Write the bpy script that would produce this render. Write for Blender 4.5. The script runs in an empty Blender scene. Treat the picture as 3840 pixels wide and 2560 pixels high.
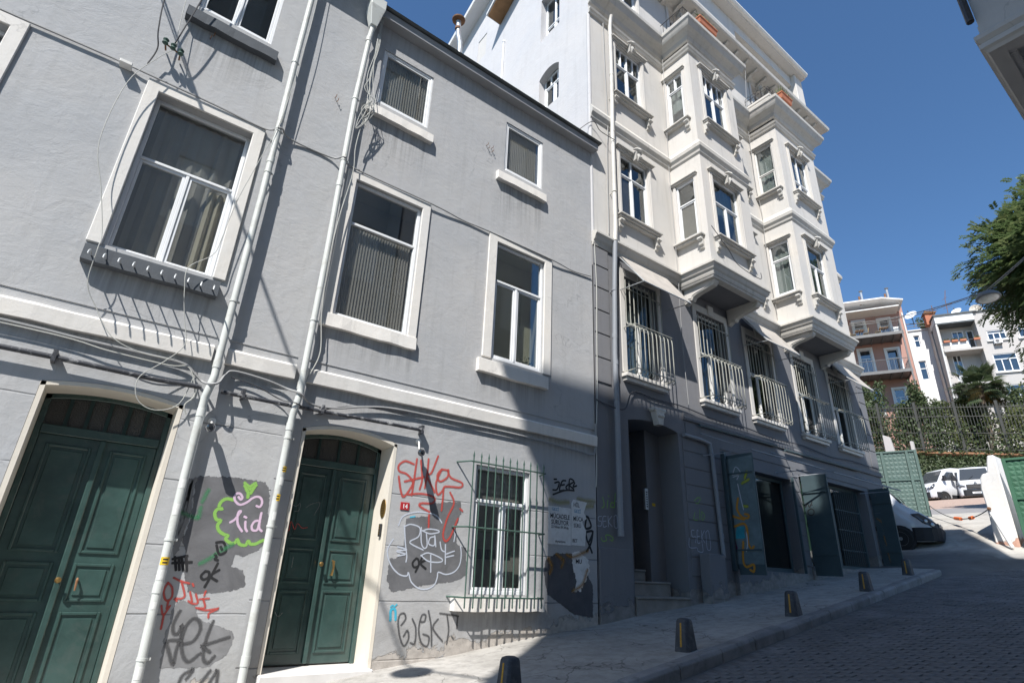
import bpy, bmesh, math, random
from mathutils import Vector, Matrix

# ------------------------------------------------------------------ camera, sky, sun, exposure
SC = bpy.context.scene
COL = SC.collection
cam = bpy.data.cameras.new('camera')
cam.sensor_width = 36.0
cam.sensor_fit = 'HORIZONTAL'
cam.lens = 19.56
cam.clip_start = 0.05
cam.clip_end = 2000
CAM = bpy.data.objects.new('camera', cam)
COL.objects.link(CAM)
CAM.matrix_world = Matrix(((0.79850203, -0.26196706, -0.54200347, 0.0),
                           (-0.60065723, -0.28678575, -0.74630076, -7.6),
                           (0.04006734, 0.92148098, -0.38635141, 1.63),
                           (0, 0, 0, 1)))
SC.camera = CAM
SUN_TRAVEL = Vector((1.4, 1.0, -2.13)).normalized()
W = bpy.data.worlds.new('World')
SC.world = W
W.use_nodes = True
sky = W.node_tree.nodes.new('ShaderNodeTexSky')
sky.sky_type = 'NISHITA'
sky.sun_disc = False
sky.sun_elevation = math.asin(-SUN_TRAVEL.z)
sky.sun_rotation = math.atan2(-SUN_TRAVEL.x, -SUN_TRAVEL.y) % (2 * math.pi)
sky.altitude = 50
sky.air_density = 1.0
sky.dust_density = 0.25
sky.ozone_density = 4.0
bg = W.node_tree.nodes['Background']
tint = W.node_tree.nodes.new('ShaderNodeMix')
tint.data_type = 'RGBA'
tint.blend_type = 'MULTIPLY'
tint.inputs[0].default_value = 1.0
tint.inputs[7].default_value = (0.70, 0.89, 1.0, 1.0)   # a deep, dry blue all over the sky
W.node_tree.links.new(sky.outputs[0], tint.inputs[6])
W.node_tree.links.new(tint.outputs[2], bg.inputs[0])
bg.inputs[1].default_value = 0.1
sl = bpy.data.lights.new('sun', 'SUN')
sl.energy = 4.7
sl.angle = math.radians(0.5)
sl.color = (1.0, 0.968, 0.92)
SUN = bpy.data.objects.new('sun', sl)
COL.objects.link(SUN)
SUN.rotation_euler = (-SUN_TRAVEL).to_track_quat('Z', 'Y').to_euler()
SUN.location = (0, -20, 40)
SC.view_settings.view_transform = 'Standard'
SC.view_settings.look = 'None'
SC.view_settings.gamma = 1.0
SC.view_settings.exposure = 0.68
SC.cycles.max_bounces = 6
SC.cycles.diffuse_bounces = 3
SC.cycles.glossy_bounces = 3
SC.cycles.transparent_max_bounces = 10
SC.cycles.caustics_reflective = False
SC.cycles.caustics_refractive = False
random.seed(7)

# ------------------------------------------------------------------ materials
MATS = {}

def _mat(name):
    m = bpy.data.materials.new(name)
    m.use_nodes = True
    nt = m.node_tree
    b = nt.nodes['Principled BSDF']
    MATS[name] = m
    return m, nt, b

def N(nt, typ, **kw):
    n = nt.nodes.new(typ)
    for k, v in kw.items():
        if k.startswith('i_'):
            key = k[2:]
            key = int(key) if key.isdigit() else key.replace('_', ' ')
            n.inputs[key].default_value = v
        else:
            setattr(n, k, v)
    return n

def noise(nt, vec, scale, detail=4, rough=0.55, dist=0.0, stretch=None):
    n = N(nt, 'ShaderNodeTexNoise')
    n.inputs['Scale'].default_value = scale
    n.inputs['Detail'].default_value = detail
    n.inputs['Roughness'].default_value = rough
    n.inputs['Distortion'].default_value = dist
    if stretch:
        mp = N(nt, 'ShaderNodeMapping')
        mp.inputs['Scale'].default_value = stretch
        nt.links.new(vec, mp.inputs[0])
        nt.links.new(mp.outputs[0], n.inputs['Vector'])
    else:
        nt.links.new(vec, n.inputs['Vector'])
    return n.outputs['Fac']

def ramp(nt, fac, p0, p1, c0=(0, 0, 0, 1), c1=(1, 1, 1, 1)):
    r = N(nt, 'ShaderNodeValToRGB')
    r.color_ramp.elements[0].position = p0
    r.color_ramp.elements[0].color = c0
    r.color_ramp.elements[1].position = p1
    r.color_ramp.elements[1].color = c1
    nt.links.new(fac, r.inputs[0])
    return r.outputs[0]

def mixc(nt, fac, a, b, mode='MIX'):
    m = N(nt, 'ShaderNodeMix', data_type='RGBA', blend_type=mode)
    for s, v in ((0, fac), (6, a), (7, b)):
        if hasattr(v, 'links') or hasattr(v, 'is_linked'):
            nt.links.new(v, m.inputs[s])
        else:
            m.inputs[s].default_value = v if s == 0 else (*v[:3], 1)
    return m.outputs[2]

def bumpn(nt, b, hs):
    prev = None
    for h, strength, dist in hs:
        bm = N(nt, 'ShaderNodeBump')
        bm.inputs['Strength'].default_value = strength
        bm.inputs['Distance'].default_value = dist
        nt.links.new(h, bm.inputs['Height'])
        if prev is not None:
            nt.links.new(prev, bm.inputs['Normal'])
        prev = bm.outputs[0]
    nt.links.new(prev, b.inputs['Normal'])

def plain(name, col, rough=0.7, var=0.12, vscale=3.0, bump=0.0, bscale=40, metal=0.0, spec=0.4, coat=0.0, dirt=None, dirt_amt=0.5):
    m, nt, b = _mat(name)
    tc = N(nt, 'ShaderNodeTexCoord').outputs['Object']
    n1 = noise(nt, tc, vscale, 5, 0.6)
    c = mixc(nt, ramp(nt, n1, 0.3, 0.7), [x * (1 - var) for x in col], [min(1, x * (1 + var)) for x in col])
    if dirt:
        n3 = noise(nt, tc, vscale * 1.7, 6, 0.7, 0.6)
        r = ramp(nt, n3, 0.52, 0.72, (0, 0, 0, 1), (dirt_amt,) * 3 + (1,))
        c = mixc(nt, r, c, dirt)
    nt.links.new(c, b.inputs['Base Color'])
    b.inputs['Roughness'].default_value = rough
    b.inputs['Metallic'].default_value = metal
    b.inputs['Specular IOR Level'].default_value = spec
    b.inputs['Coat Weight'].default_value = coat
    if bump:
        bumpn(nt, b, [(noise(nt, tc, bscale, 4, 0.6), bump, 0.01)])
    return m

def stucco(name, col, var=0.10, stain=(0.3, 0.29, 0.27), stain_amt=0.35, bump=1.0, streak=0.25, grooves=None, peel=None, peel_z=None, tint=(1.04, 1.0, 0.95), cracks=0.5, drips=(), damp=0.0):
    m, nt, b = _mat(name)
    tc = N(nt, 'ShaderNodeTexCoord').outputs['Object']
    big = noise(nt, tc, 0.45, 5, 0.6, 0.4)
    med = noise(nt, tc, 2.6, 6, 0.65, 0.8)
    fine = noise(nt, tc, 55, 3, 0.6)
    trow = noise(nt, tc, 7.0, 5, 0.6, 0.5, (1.0, 1.0, 1.6))
    st = noise(nt, tc, 2.2, 5, 0.65, 0.3, (3.0, 3.0, 0.22))
    c = mixc(nt, ramp(nt, big, 0.3, 0.72), [x * (1 - var) for x in col], [min(1, x * (1 + var) * t) for x, t in zip(col, tint)])
    c = mixc(nt, ramp(nt, med, 0.42, 0.75, (0, 0, 0, 1), (0.45, 0.45, 0.45, 1)), c, [min(1, x * (1 + var * 1.3)) for x in col])
    c = mixc(nt, ramp(nt, st, 0.52, 0.80, (0, 0, 0, 1), (streak,) * 3 + (1,)), c, [x * y for x, y in zip(col, (0.62, 0.61, 0.58))])
    pat = noise(nt, tc, 0.9, 7, 0.72, 1.0)
    c = mixc(nt, ramp(nt, pat, 0.60, 0.74, (0, 0, 0, 1), (stain_amt,) * 3 + (1,)), c, stain)
    hs = [(trow, 0.22 * bump, 0.012), (med, 0.25 * bump, 0.02), (fine, 0.25 * bump, 0.004)]
    # hairline cracks
    vo = N(nt, 'ShaderNodeTexVoronoi', feature='DISTANCE_TO_EDGE')
    vo.inputs['Scale'].default_value = 0.55
    dv = N(nt, 'ShaderNodeMixRGB')
    dv.blend_type = 'ADD'
    dv.inputs[0].default_value = 0.9
    dn = N(nt, 'ShaderNodeTexNoise')
    dn.inputs['Scale'].default_value = 2.5
    dn.inputs['Detail'].default_value = 6
    nt.links.new(tc, dn.inputs['Vector'])
    nt.links.new(tc, dv.inputs[1])
    nt.links.new(dn.outputs['Color'], dv.inputs[2])
    nt.links.new(dv.outputs[0], vo.inputs['Vector'])
    line = ramp(nt, vo.outputs['Distance'], 0.0, 0.006, (1, 1, 1, 1), (0, 0, 0, 1))
    msk = ramp(nt, noise(nt, tc, 0.8, 3), 0.5, 0.6)
    mm = N(nt, 'ShaderNodeMath', operation='MULTIPLY')
    nt.links.new(line, mm.inputs[0])
    nt.links.new(msk, mm.inputs[1])
    m2 = N(nt, 'ShaderNodeMath', operation='MULTIPLY')
    nt.links.new(mm.outputs[0], m2.inputs[0])
    m2.inputs[1].default_value = cracks
    c = mixc(nt, m2.outputs[0], c, [x * 0.45 for x in col])
    if grooves:
        # scored ashlar lines: pairs (period, z offset, top limit)
        sp = N(nt, 'ShaderNodeSeparateXYZ')
        nt.links.new(tc, sp.inputs[0])
        per, off, top = grooves
        wob = noise(nt, tc, 1.5, 4)
        a = N(nt, 'ShaderNodeMath', operation='MULTIPLY_ADD')
        nt.links.new(wob, a.inputs[0])
        a.inputs[1].default_value = 0.03
        nt.links.new(sp.outputs[2], a.inputs[2])
        s1 = N(nt, 'ShaderNodeMath', operation='SUBTRACT')
        nt.links.new(a.outputs[0], s1.inputs[0])
        s1.inputs[1].default_value = off
        mo = N(nt, 'ShaderNodeMath', operation='PINGPONG')
        nt.links.new(s1.outputs[0], mo.inputs[0])
        mo.inputs[1].default_value = per / 2
        ln = ramp(nt, mo.outputs[0], 0.004, 0.010, (1, 1, 1, 1), (0, 0, 0, 1))
        lt = N(nt, 'ShaderNodeMath', operation='LESS_THAN')
        nt.links.new(sp.outputs[2], lt.inputs[0])
        lt.inputs[1].default_value = top
        g1 = N(nt, 'ShaderNodeMath', operation='MULTIPLY')
        nt.links.new(ln, g1.inputs[0])
        nt.links.new(lt.outputs[0], g1.inputs[1])
        g2 = N(nt, 'ShaderNodeMath', operation='MULTIPLY')
        nt.links.new(g1.outputs[0], g2.inputs[0])
        nt.links.new(ramp(nt, noise(nt, tc, 1.1, 4), 0.36, 0.55), g2.inputs[1])
        inv = N(nt, 'ShaderNodeMath', operation='SUBTRACT')
        inv.inputs[0].default_value = 1.0
        nt.links.new(g2.outputs[0], inv.inputs[1])
        hs.append((inv.outputs[0], 1.0, 0.012))
        c = mixc(nt, g2.outputs[0], c, [x * 0.6 for x in col])
    if drips or damp:
        sp3 = N(nt, 'ShaderNodeSeparateXYZ')
        nt.links.new(tc, sp3.inputs[0])
        sn = ramp(nt, noise(nt, tc, 3.0, 6, 0.7, 0.2, (4.5, 4.5, 0.10)), 0.42, 0.72)
        def rng(sock, a, b_):
            q = N(nt, 'ShaderNodeMapRange', interpolation_type='SMOOTHSTEP')
            nt.links.new(sock, q.inputs[0])
            q.inputs[1].default_value = a
            q.inputs[2].default_value = b_
            return q.outputs[0]
        def mul(a, b_):
            q = N(nt, 'ShaderNodeMath', operation='MULTIPLY')
            for i_, v in enumerate((a, b_)):
                if isinstance(v, float): q.inputs[i_].default_value = v
                else: nt.links.new(v, q.inputs[i_])
            return q.outputs[0]
        for (x0, x1, zt, ln, amt) in drips:
            k = mul(mul(rng(sp3.outputs[0], x0 - .05, x0 + .08), rng(sp3.outputs[0], x1 + .05, x1 - .08)), mul(rng(sp3.outputs[2], zt - ln, zt), rng(sp3.outputs[2], zt + .03, zt)))
            c = mixc(nt, mul(mul(k, sn), amt), c, [x * y for x, y in zip(col, (0.42, 0.41, 0.39))])
        if damp:
            hz = N(nt, 'ShaderNodeMath', operation='MULTIPLY_ADD')
            nt.links.new(sp3.outputs[0], hz.inputs[0])
            hz.inputs[1].default_value = -0.12
            nt.links.new(sp3.outputs[2], hz.inputs[2])
            k = mul(rng(hz.outputs[0], 1.3, 0.0), ramp(nt, noise(nt, tc, 2.2, 7, 0.7, 0.8), 0.35, 0.65))
            c = mixc(nt, mul(k, float(damp)), c, [x * y for x, y in zip(col, (0.55, 0.52, 0.48))])
    if peel:
        # plaster fallen off near the (sloping) foot of the wall
        sp2 = N(nt, 'ShaderNodeSeparateXYZ')
        nt.links.new(tc, sp2.inputs[0])
        gx = N(nt, 'ShaderNodeMath', operation='MULTIPLY_ADD')
        nt.links.new(sp2.outputs[0], gx.inputs[0])
        gx.inputs[1].default_value = -0.12
        nt.links.new(sp2.outputs[2], gx.inputs[2])
        nz = noise(nt, tc, 3.0, 7, 0.7, 0.5)
        ad = N(nt, 'ShaderNodeMath', operation='MULTIPLY_ADD')
        nt.links.new(nz, ad.inputs[0])
        ad.inputs[1].default_value = -1.5
        nt.links.new(gx.outputs[0], ad.inputs[2])
        pm = ramp(nt, ad.outputs[0], 0.0, 0.02, (1, 1, 1, 1), (0, 0, 0, 1))
        # shift so only the lowest part peels
        ad.inputs[1].default_value = -1.0
        sh = N(nt, 'ShaderNodeMath', operation='ADD')
        nt.links.new(ad.outputs[0], sh.inputs[0])
        sh.inputs[1].default_value = peel_z
        pm = ramp(nt, sh.outputs[0], 0.0, 0.02, (1, 1, 1, 1), (0, 0, 0, 1))
        pc = mixc(nt, ramp(nt, noise(nt, tc, 9, 5), 0.35, 0.65), peel, [x * 1.35 for x in peel])
        c = mixc(nt, pm, c, pc)
        iv = N(nt, 'ShaderNodeMath', operation='SUBTRACT')
        iv.inputs[0].default_value = 1.0
        nt.links.new(pm, iv.inputs[1])
        hs.append((iv.outputs[0], 0.9, 0.012))
    nt.links.new(c, b.inputs['Base Color'])
    b.inputs['Roughness'].default_value = 0.88
    b.inputs['Specular IOR Level'].default_value = 0.25
    bumpn(nt, b, hs)
    return m

def leaf(name, col, var=0.3, vscale=1.5, trans=0.35):
    m, nt, b = _mat(name)
    out = nt.nodes['Material Output']
    tc = N(nt, 'ShaderNodeTexCoord').outputs['Object']
    c = mixc(nt, ramp(nt, noise(nt, tc, vscale, 5, 0.65), 0.3, 0.7), [x * (1 - var) for x in col], [min(1, x * (1 + var)) for x in col])
    c = mixc(nt, ramp(nt, noise(nt, tc, vscale * 9, 2, 0.5), 0.35, 0.75, (0, 0, 0, 1), (0.6, 0.6, 0.6, 1)), c, (col[0] * 1.5, col[1] * 1.25, col[2] * 1.2))
    nt.links.new(c, b.inputs['Base Color'])
    b.inputs['Roughness'].default_value = 0.5
    b.inputs['Specular IOR Level'].default_value = 0.4
    tr = N(nt, 'ShaderNodeBsdfTranslucent')
    nt.links.new(c, tr.inputs[0])
    mx = N(nt, 'ShaderNodeMixShader')
    mx.inputs[0].default_value = trans
    nt.links.new(b.outputs[0], mx.inputs[1])
    nt.links.new(tr.outputs[0], mx.inputs[2])
    nt.links.new(mx.outputs[0], out.inputs[0])
    return m

def glass(name, tint=(0.86, 0.87, 0.86), f0=0.14):
    m, nt, b = _mat(name)
    nt.nodes.remove(b)
    out = nt.nodes['Material Output']
    tr = N(nt, 'ShaderNodeBsdfTransparent')
    tr.inputs[0].default_value = (*tint, 1)
    gl = N(nt, 'ShaderNodeBsdfGlossy')
    gl.inputs['Roughness'].default_value = 0.02
    gl.inputs[0].default_value = (0.92, 0.95, 0.97, 1)
    fr = N(nt, 'ShaderNodeLayerWeight')
    fr.inputs[0].default_value = 0.5
    pw = N(nt, 'ShaderNodeMath', operation='POWER')
    nt.links.new(fr.outputs['Facing'], pw.inputs[0])
    pw.inputs[1].default_value = 4.0
    ad = N(nt, 'ShaderNodeMath', operation='MULTIPLY_ADD', use_clamp=True)
    nt.links.new(pw.outputs[0], ad.inputs[0])
    ad.inputs[1].default_value = 0.85
    ad.inputs[2].default_value = f0
    mx = N(nt, 'ShaderNodeMixShader')
    nt.links.new(ad.outputs[0], mx.inputs[0])
    nt.links.new(tr.outputs[0], mx.inputs[1])
    nt.links.new(gl.outputs[0], mx.inputs[2])
    nt.links.new(mx.outputs[0], out.inputs[0])
    return m

def spray(name, col, soft=0.55, rough=0.7, cover=0.9):
    """aerosol paint: a stroke whose cover thins out towards its edges"""
    m, nt, b = _mat(name)
    out = nt.nodes['Material Output']
    b.inputs['Base Color'].default_value = (*col, 1)
    b.inputs['Roughness'].default_value = rough
    uv = N(nt, 'ShaderNodeUVMap')
    sp = N(nt, 'ShaderNodeSeparateXYZ')
    nt.links.new(uv.outputs[0], sp.inputs[0])
    ab = N(nt, 'ShaderNodeMath', operation='MULTIPLY_ADD')
    nt.links.new(sp.outputs[1], ab.inputs[0])
    ab.inputs[1].default_value = 2.0
    ab.inputs[2].default_value = -1.0
    a2 = N(nt, 'ShaderNodeMath', operation='ABSOLUTE')
    nt.links.new(ab.outputs[0], a2.inputs[0])
    tc = N(nt, 'ShaderNodeTexCoord').outputs['Object']
    nz = noise(nt, tc, 70, 4, 0.7)
    a3 = N(nt, 'ShaderNodeMath', operation='MULTIPLY_ADD')
    nt.links.new(nz, a3.inputs[0])
    a3.inputs[1].default_value = 0.5
    nt.links.new(a2.outputs[0], a3.inputs[2])
    al = ramp(nt, a3.outputs[0], 1.15 - soft, 1.18, (cover, cover, cover, 1), (0, 0, 0, 1))
    tr = N(nt, 'ShaderNodeBsdfTransparent')
    mx = N(nt, 'ShaderNodeMixShader')
    nt.links.new(al, mx.inputs[0])
    nt.links.new(tr.outputs[0], mx.inputs[1])
    nt.links.new(b.outputs[0], mx.inputs[2])
    nt.links.new(mx.outputs[0], out.inputs[0])
    return m

def overpaint(name, col):
    """roller paint laid over graffiti: patchy, thin and broken towards its rim (uv.y is 0 on the rim)"""
    m, nt, b = _mat(name)
    out = nt.nodes['Material Output']
    tc = N(nt, 'ShaderNodeTexCoord').outputs['Object']
    c = mixc(nt, ramp(nt, noise(nt, tc, 3.0, 6, 0.65, 0.6), 0.35, 0.7), [x * 0.84 for x in col], [x * 1.22 for x in col])
    nt.links.new(c, b.inputs['Base Color'])
    b.inputs['Roughness'].default_value = 0.85
    b.inputs['Specular IOR Level'].default_value = 0.25
    bumpn(nt, b, [(noise(nt, tc, 7.0, 5, 0.6, 0.5, (1, 1, 1.6)), 0.22, 0.012), (noise(nt, tc, 55, 3), 0.25, 0.004)])
    uv = N(nt, 'ShaderNodeUVMap')
    sp = N(nt, 'ShaderNodeSeparateXYZ')
    nt.links.new(uv.outputs[0], sp.inputs[0])
    a = N(nt, 'ShaderNodeMath', operation='ADD')
    nt.links.new(sp.outputs[1], a.inputs[0])
    nt.links.new(noise(nt, tc, 22, 6, 0.75, 0.4, (2.2, 1, 0.8)), a.inputs[1])
    al = ramp(nt, a.outputs[0], 0.50, 0.66, (0, 0, 0, 1), (0.95, 0.95, 0.95, 1))
    tr = N(nt, 'ShaderNodeBsdfTransparent')
    mx = N(nt, 'ShaderNodeMixShader')
    nt.links.new(al, mx.inputs[0])
    nt.links.new(tr.outputs[0], mx.inputs[1])
    nt.links.new(b.outputs[0], mx.inputs[2])
    nt.links.new(mx.outputs[0], out.inputs[0])
    return m

stucco('wall_grey', (0.408, 0.416, 0.430), var=0.085, stain=(0.50, 0.50, 0.49), stain_amt=0.6, bump=1.6, streak=0.34, grooves=(0.70, 0.55, 3.3), peel=(0.36, 0.33, 0.30), peel_z=0.36, damp=0.6, drips=[(2.06, 3.6, 4.86, .6, .8), (4.8, 6.32, 4.82, .6, .8), (2.15, 3.45, 8.95, 1.1, .8), (4.95, 6.2, 8.95, 1.2, .8), (1.9, 7.6, 3.96, .5, .6), (4.62, 6.3, 1.13, .5, .7), (1.9, 7.6, 11.1, .8, .4)])
stucco('wall_grey_left', (0.418, 0.428, 0.443), var=0.09, stain=(0.53, 0.53, 0.52), stain_amt=0.65, bump=1.7, streak=0.28, grooves=(0.70, 0.40, 3.3), peel=(0.36, 0.33, 0.30), peel_z=0.36, damp=0.6, drips=[(-.75, .7, 4.8, .6, .8), (-.65, .63, 8.93, 1.1, .8), (-4, 1.86, 3.96, .5, .6)])
stucco('trim_white', (0.70, 0.685, 0.66), var=0.06, stain=(0.46, 0.43, 0.39), stain_amt=0.4, bump=1.0, streak=0.35, cracks=0.4)
stucco('wall_cream', (0.585, 0.572, 0.552), var=0.05, stain=(0.44, 0.42, 0.39), stain_amt=0.45, bump=0.6, streak=0.45, cracks=0.25)
stucco('moulding_cream', (0.535, 0.525, 0.50), var=0.08, stain=(0.33, 0.30, 0.25), stain_amt=0.7, bump=0.9, streak=0.6, cracks=0.1)
stucco('wall_side_white', (0.56, 0.56, 0.575), var=0.06, stain=(0.55, 0.54, 0.53), stain_amt=0.35, bump=1.6, streak=0.3, cracks=0.1)
stucco('wall_slate', (0.185, 0.190, 0.207), var=0.08, stain=(0.26, 0.265, 0.27), stain_amt=0.35, bump=0.7, streak=0.25, peel=(0.22, 0.21, 0.20), peel_z=0.25, cracks=0.2)
stucco('door_reveal', (0.66, 0.62, 0.55), var=0.06, stain=(0.45, 0.42, 0.38), stain_amt=0.4, bump=0.5, streak=0.3, cracks=0.2)
stucco('sill_grey', (0.092, 0.103, 0.118), var=0.1, stain=(0.14, 0.15, 0.16), stain_amt=0.4, bump=1.2, streak=0.3)
stucco('opposite_wall', (0.50, 0.495, 0.49), var=0.07, bump=0.5, streak=0.3)
stucco('pink_wall', (0.41, 0.24, 0.20), var=0.05, stain=(0.55, 0.33, 0.27), stain_amt=0.3, bump=0.3, streak=0.15, cracks=0)
stucco('far_white', (0.72, 0.73, 0.74), var=0.05, stain=(0.6, 0.6, 0.6), bump=0.3, streak=0.2, cracks=0)
stucco('far_grey', (0.46, 0.445, 0.435), var=0.05, stain=(0.5, 0.49, 0.47), bump=0.3, streak=0.2, cracks=0)
stucco('white_render', (0.74, 0.73, 0.72), var=0.06, stain=(0.45, 0.38, 0.33), stain_amt=0.4, bump=1.4, streak=0.3, peel=(0.42, 0.25, 0.19), peel_z=0.05, cracks=0.3)
plain('pvc', (0.80, 0.81, 0.82), 0.35, 0.03, 2.0, spec=0.5)
plain('pvc_aged', (0.70, 0.69, 0.66), 0.5, 0.06, 4.0)
plain('pipe_plastic', (0.56, 0.575, 0.55), 0.45, 0.06, 2.0, spec=0.4, dirt=(0.36, 0.34, 0.30), dirt_amt=0.7)
plain('pipe_slate', (0.25, 0.265, 0.29), 0.5, 0.08, 2.0)
plain('pipe_cream', (0.58, 0.56, 0.52), 0.5, 0.08, 2.0, dirt=(0.4, 0.37, 0.3), dirt_amt=0.5)
plain('conduit_black', (0.045, 0.047, 0.055), 0.5, 0.2, 6.0, dirt=(0.5, 0.5, 0.5), dirt_amt=0.8)
plain('cable_white', (0.44, 0.44, 0.41), 0.55, 0.1, 4.0)
plain('cable_grey', (0.30, 0.30, 0.30), 0.55, 0.1, 4.0)
plain('cable_dark', (0.055, 0.055, 0.06), 0.55, 0.1, 4.0)
plain('eave_grey', (0.33, 0.335, 0.345), 0.7, 0.1, 2.0, 0.1)
plain('eave_metal', (0.09, 0.10, 0.105), 0.5, 0.2, 4.0, metal=0.3)
plain('door_green', (0.036, 0.072, 0.066), 0.27, 0.25, 3.0, 0.08, 14, spec=0.55, coat=0.1, dirt=(0.07, 0.09, 0.085), dirt_amt=0.5)
plain('door_green_dark', (0.012, 0.034, 0.031), 0.4, 0.18, 2.0)
plain('iron_green', (0.055, 0.10, 0.08), 0.5, 0.15, 6.0, spec=0.4)
plain('iron_cream', (0.33, 0.33, 0.29), 0.5, 0.15, 6.0)
plain('iron_black', (0.03, 0.03, 0.032), 0.5, 0.2, 6.0)
plain('brass', (0.48, 0.30, 0.11), 0.35, 0.1, 8.0, metal=0.9)
plain('brass_engraved', (0.20, 0.12, 0.05), 0.5, 0.1, 8.0, metal=0.7)
plain('red_enamel', (0.42, 0.035, 0.04), 0.3, 0.05, 4.0)
plain('white_paint', (0.78, 0.78, 0.78), 0.5, 0.04, 4.0)
plain('ink', (0.02, 0.02, 0.025), 0.7, 0.05)
plain('ink_blue', (0.08, 0.25, 0.40), 0.7, 0.05)
plain('paper', (0.72, 0.72, 0.71), 0.8, 0.1, 5.0, 0.15, 20, dirt=(0.40, 0.38, 0.33), dirt_amt=0.4)
plain('sticker_white', (0.66, 0.66, 0.64), 0.6, 0.1, 30)
plain('sticker_yellow', (0.70, 0.45, 0.02), 0.5, 0.1, 30)
plain('room_dark', (0.27, 0.255, 0.24), 0.9, 0.15, 1.0)
plain('room_grey', (0.40, 0.39, 0.37), 0.9, 0.15, 1.0)
plain('room_pale', (0.50, 0.50, 0.38), 0.9, 0.1, 1.0)
plain('curtain_cloth', (0.42, 0.40, 0.37), 0.95, 0.1, 3.0)
plain('curtain_cream', (0.58, 0.53, 0.42), 0.95, 0.1, 3.0)
plain('blind_grey', (0.36, 0.34, 0.315), 0.8, 0.08, 2.0)
plain('blind_pale', (0.36, 0.42, 0.41), 0.9, 0.12, 1.0)
plain('board_taupe', (0.27, 0.245, 0.22), 0.85, 0.15, 2.5, 0.1)
plain('canvas', (0.40, 0.37, 0.335), 0.95, 0.14, 3.0, 0.25, 30, dirt=(0.35, 0.31, 0.27), dirt_amt=0.5)
plain('canvas_dark', (0.07, 0.08, 0.095), 0.9, 0.15, 3.0)
plain('shutter_steel', (0.060, 0.092, 0.104), 0.5, 0.12, 3.0, 0.05, 20, spec=0.45)
plain('timber_dark', (0.035, 0.030, 0.027), 0.6, 0.2, 3.0)
plain('timber_soffit', (0.30, 0.165, 0.075), 0.7, 0.2, 4.0)
plain('step_stone', (0.26, 0.24, 0.215), 0.8, 0.18, 4.0, 0.4, 18)
plain('marble', (0.66, 0.64, 0.62), 0.5, 0.08, 5.0)
plain('rust', (0.20, 0.10, 0.05), 0.8, 0.3, 10)
plain('galvanised', (0.50, 0.52, 0.53), 0.45, 0.15, 6.0, metal=0.5, dirt=(0.30, 0.18, 0.10), dirt_amt=0.6)
plain('bollard_iron', (0.055, 0.058, 0.068), 0.6, 0.25, 7.0, 0.25, 60, dirt=(0.16, 0.16, 0.16), dirt_amt=0.5)
plain('reflector_yellow', (0.45, 0.24, 0.02), 0.5, 0.2, 30, dirt=(0.25, 0.2, 0.1))
plain('terracotta', (0.42, 0.155, 0.085), 0.8, 0.15, 6.0, 0.1)
plain('kerb_stone', (0.24, 0.235, 0.235), 0.85, 0.25, 2.0, 0.6, 25, dirt=(0.11, 0.105, 0.10), dirt_amt=0.7)
plain('sett_stone', (0.150, 0.149, 0.154), 0.75, 0.3, 1.3, 0.4, 40, dirt=(0.10, 0.098, 0.095), dirt_amt=0.6)
plain('van_white', (0.62, 0.63, 0.65), 0.22, 0.02, 1.0, spec=0.5, coat=0.6)
plain('van_silver', (0.50, 0.51, 0.54), 0.25, 0.02, 1.0, spec=0.5, coat=0.6)
plain('van_plastic', (0.018, 0.019, 0.022), 0.6, 0.1)
plain('tyre', (0.02, 0.02, 0.02), 0.85, 0.1)
plain('alloy', (0.35, 0.36, 0.37), 0.35, 0.1, metal=0.8)
plain('lamp_lens', (0.085, 0.09, 0.10), 0.06, 0.1, 12, spec=0.8)
plain('lamp_orange', (0.6, 0.12, 0.02), 0.3)
plain('gate_green', (0.095, 0.145, 0.13), 0.5, 0.10, 2.0, spec=0.4)
plain('gate_green_dark', (0.055, 0.14, 0.085), 0.5, 0.12, 2.0)
plain('orange_plastic', (0.62, 0.13, 0.025), 0.6, 0.1)
plain('steel_grey', (0.16, 0.155, 0.15), 0.5, 0.12, 3.0, metal=0.3)
plain('fence_iron', (0.06, 0.06, 0.053), 0.6, 0.15, 5.0)
plain('cane', (0.42, 0.30, 0.15), 0.7, 0.1)
plain('tile_red', (0.34, 0.13, 0.08), 0.8, 0.2, 6)
plain('lamp_housing', (0.16, 0.165, 0.17), 0.45, 0.1, 3.0)
plain('bark', (0.13, 0.10, 0.075), 0.9, 0.25, 8.0, 0.5, 30)
leaf('leaf_tree', (0.095, 0.145, 0.055), 0.3, 1.5, 0.45)
leaf('leaf_tree_light', (0.15, 0.195, 0.08), 0.3, 1.5, 0.45)
leaf('leaf_bush', (0.085, 0.12, 0.055))
leaf('leaf_bush_light', (0.14, 0.17, 0.07))
leaf('leaf_palm', (0.07, 0.1, 0.05))
leaf('leaf_palm_dry', (0.34, 0.26, 0.1))
leaf('leaf_ivy', (0.075, 0.105, 0.048))
plain('skin_teddy', (0.50, 0.30, 0.10), 0.9, 0.1)
plain('rusty_dish', (0.55, 0.50, 0.43), 0.6, 0.2, 3.0, dirt=(0.30, 0.13, 0.05), dirt_amt=0.9)
glass('glass')
glass('glass_dark', (0.70, 0.72, 0.72), 0.06)
glass('glass_far', (0.5, 0.52, 0.55), 0.15)
spray('spray_red', (0.50, 0.075, 0.06), 0.6, cover=0.85)
spray('spray_white', (0.58, 0.62, 0.70), 0.6, cover=0.85)
spray('spray_pink', (0.70, 0.52, 0.66), 0.35)
spray('spray_green', (0.27, 0.52, 0.11), 0.45, cover=0.88)
spray('spray_darkgreen', (0.06, 0.27, 0.12), 0.9, cover=0.6)
spray('spray_black', (0.075, 0.075, 0.078), 0.75, cover=0.82)
spray('marker_black', (0.018, 0.018, 0.02), 0.15)
spray('spray_blue', (0.02, 0.36, 0.62), 0.2)
spray('spray_cyan', (0.06, 0.45, 0.62), 0.2)
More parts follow.
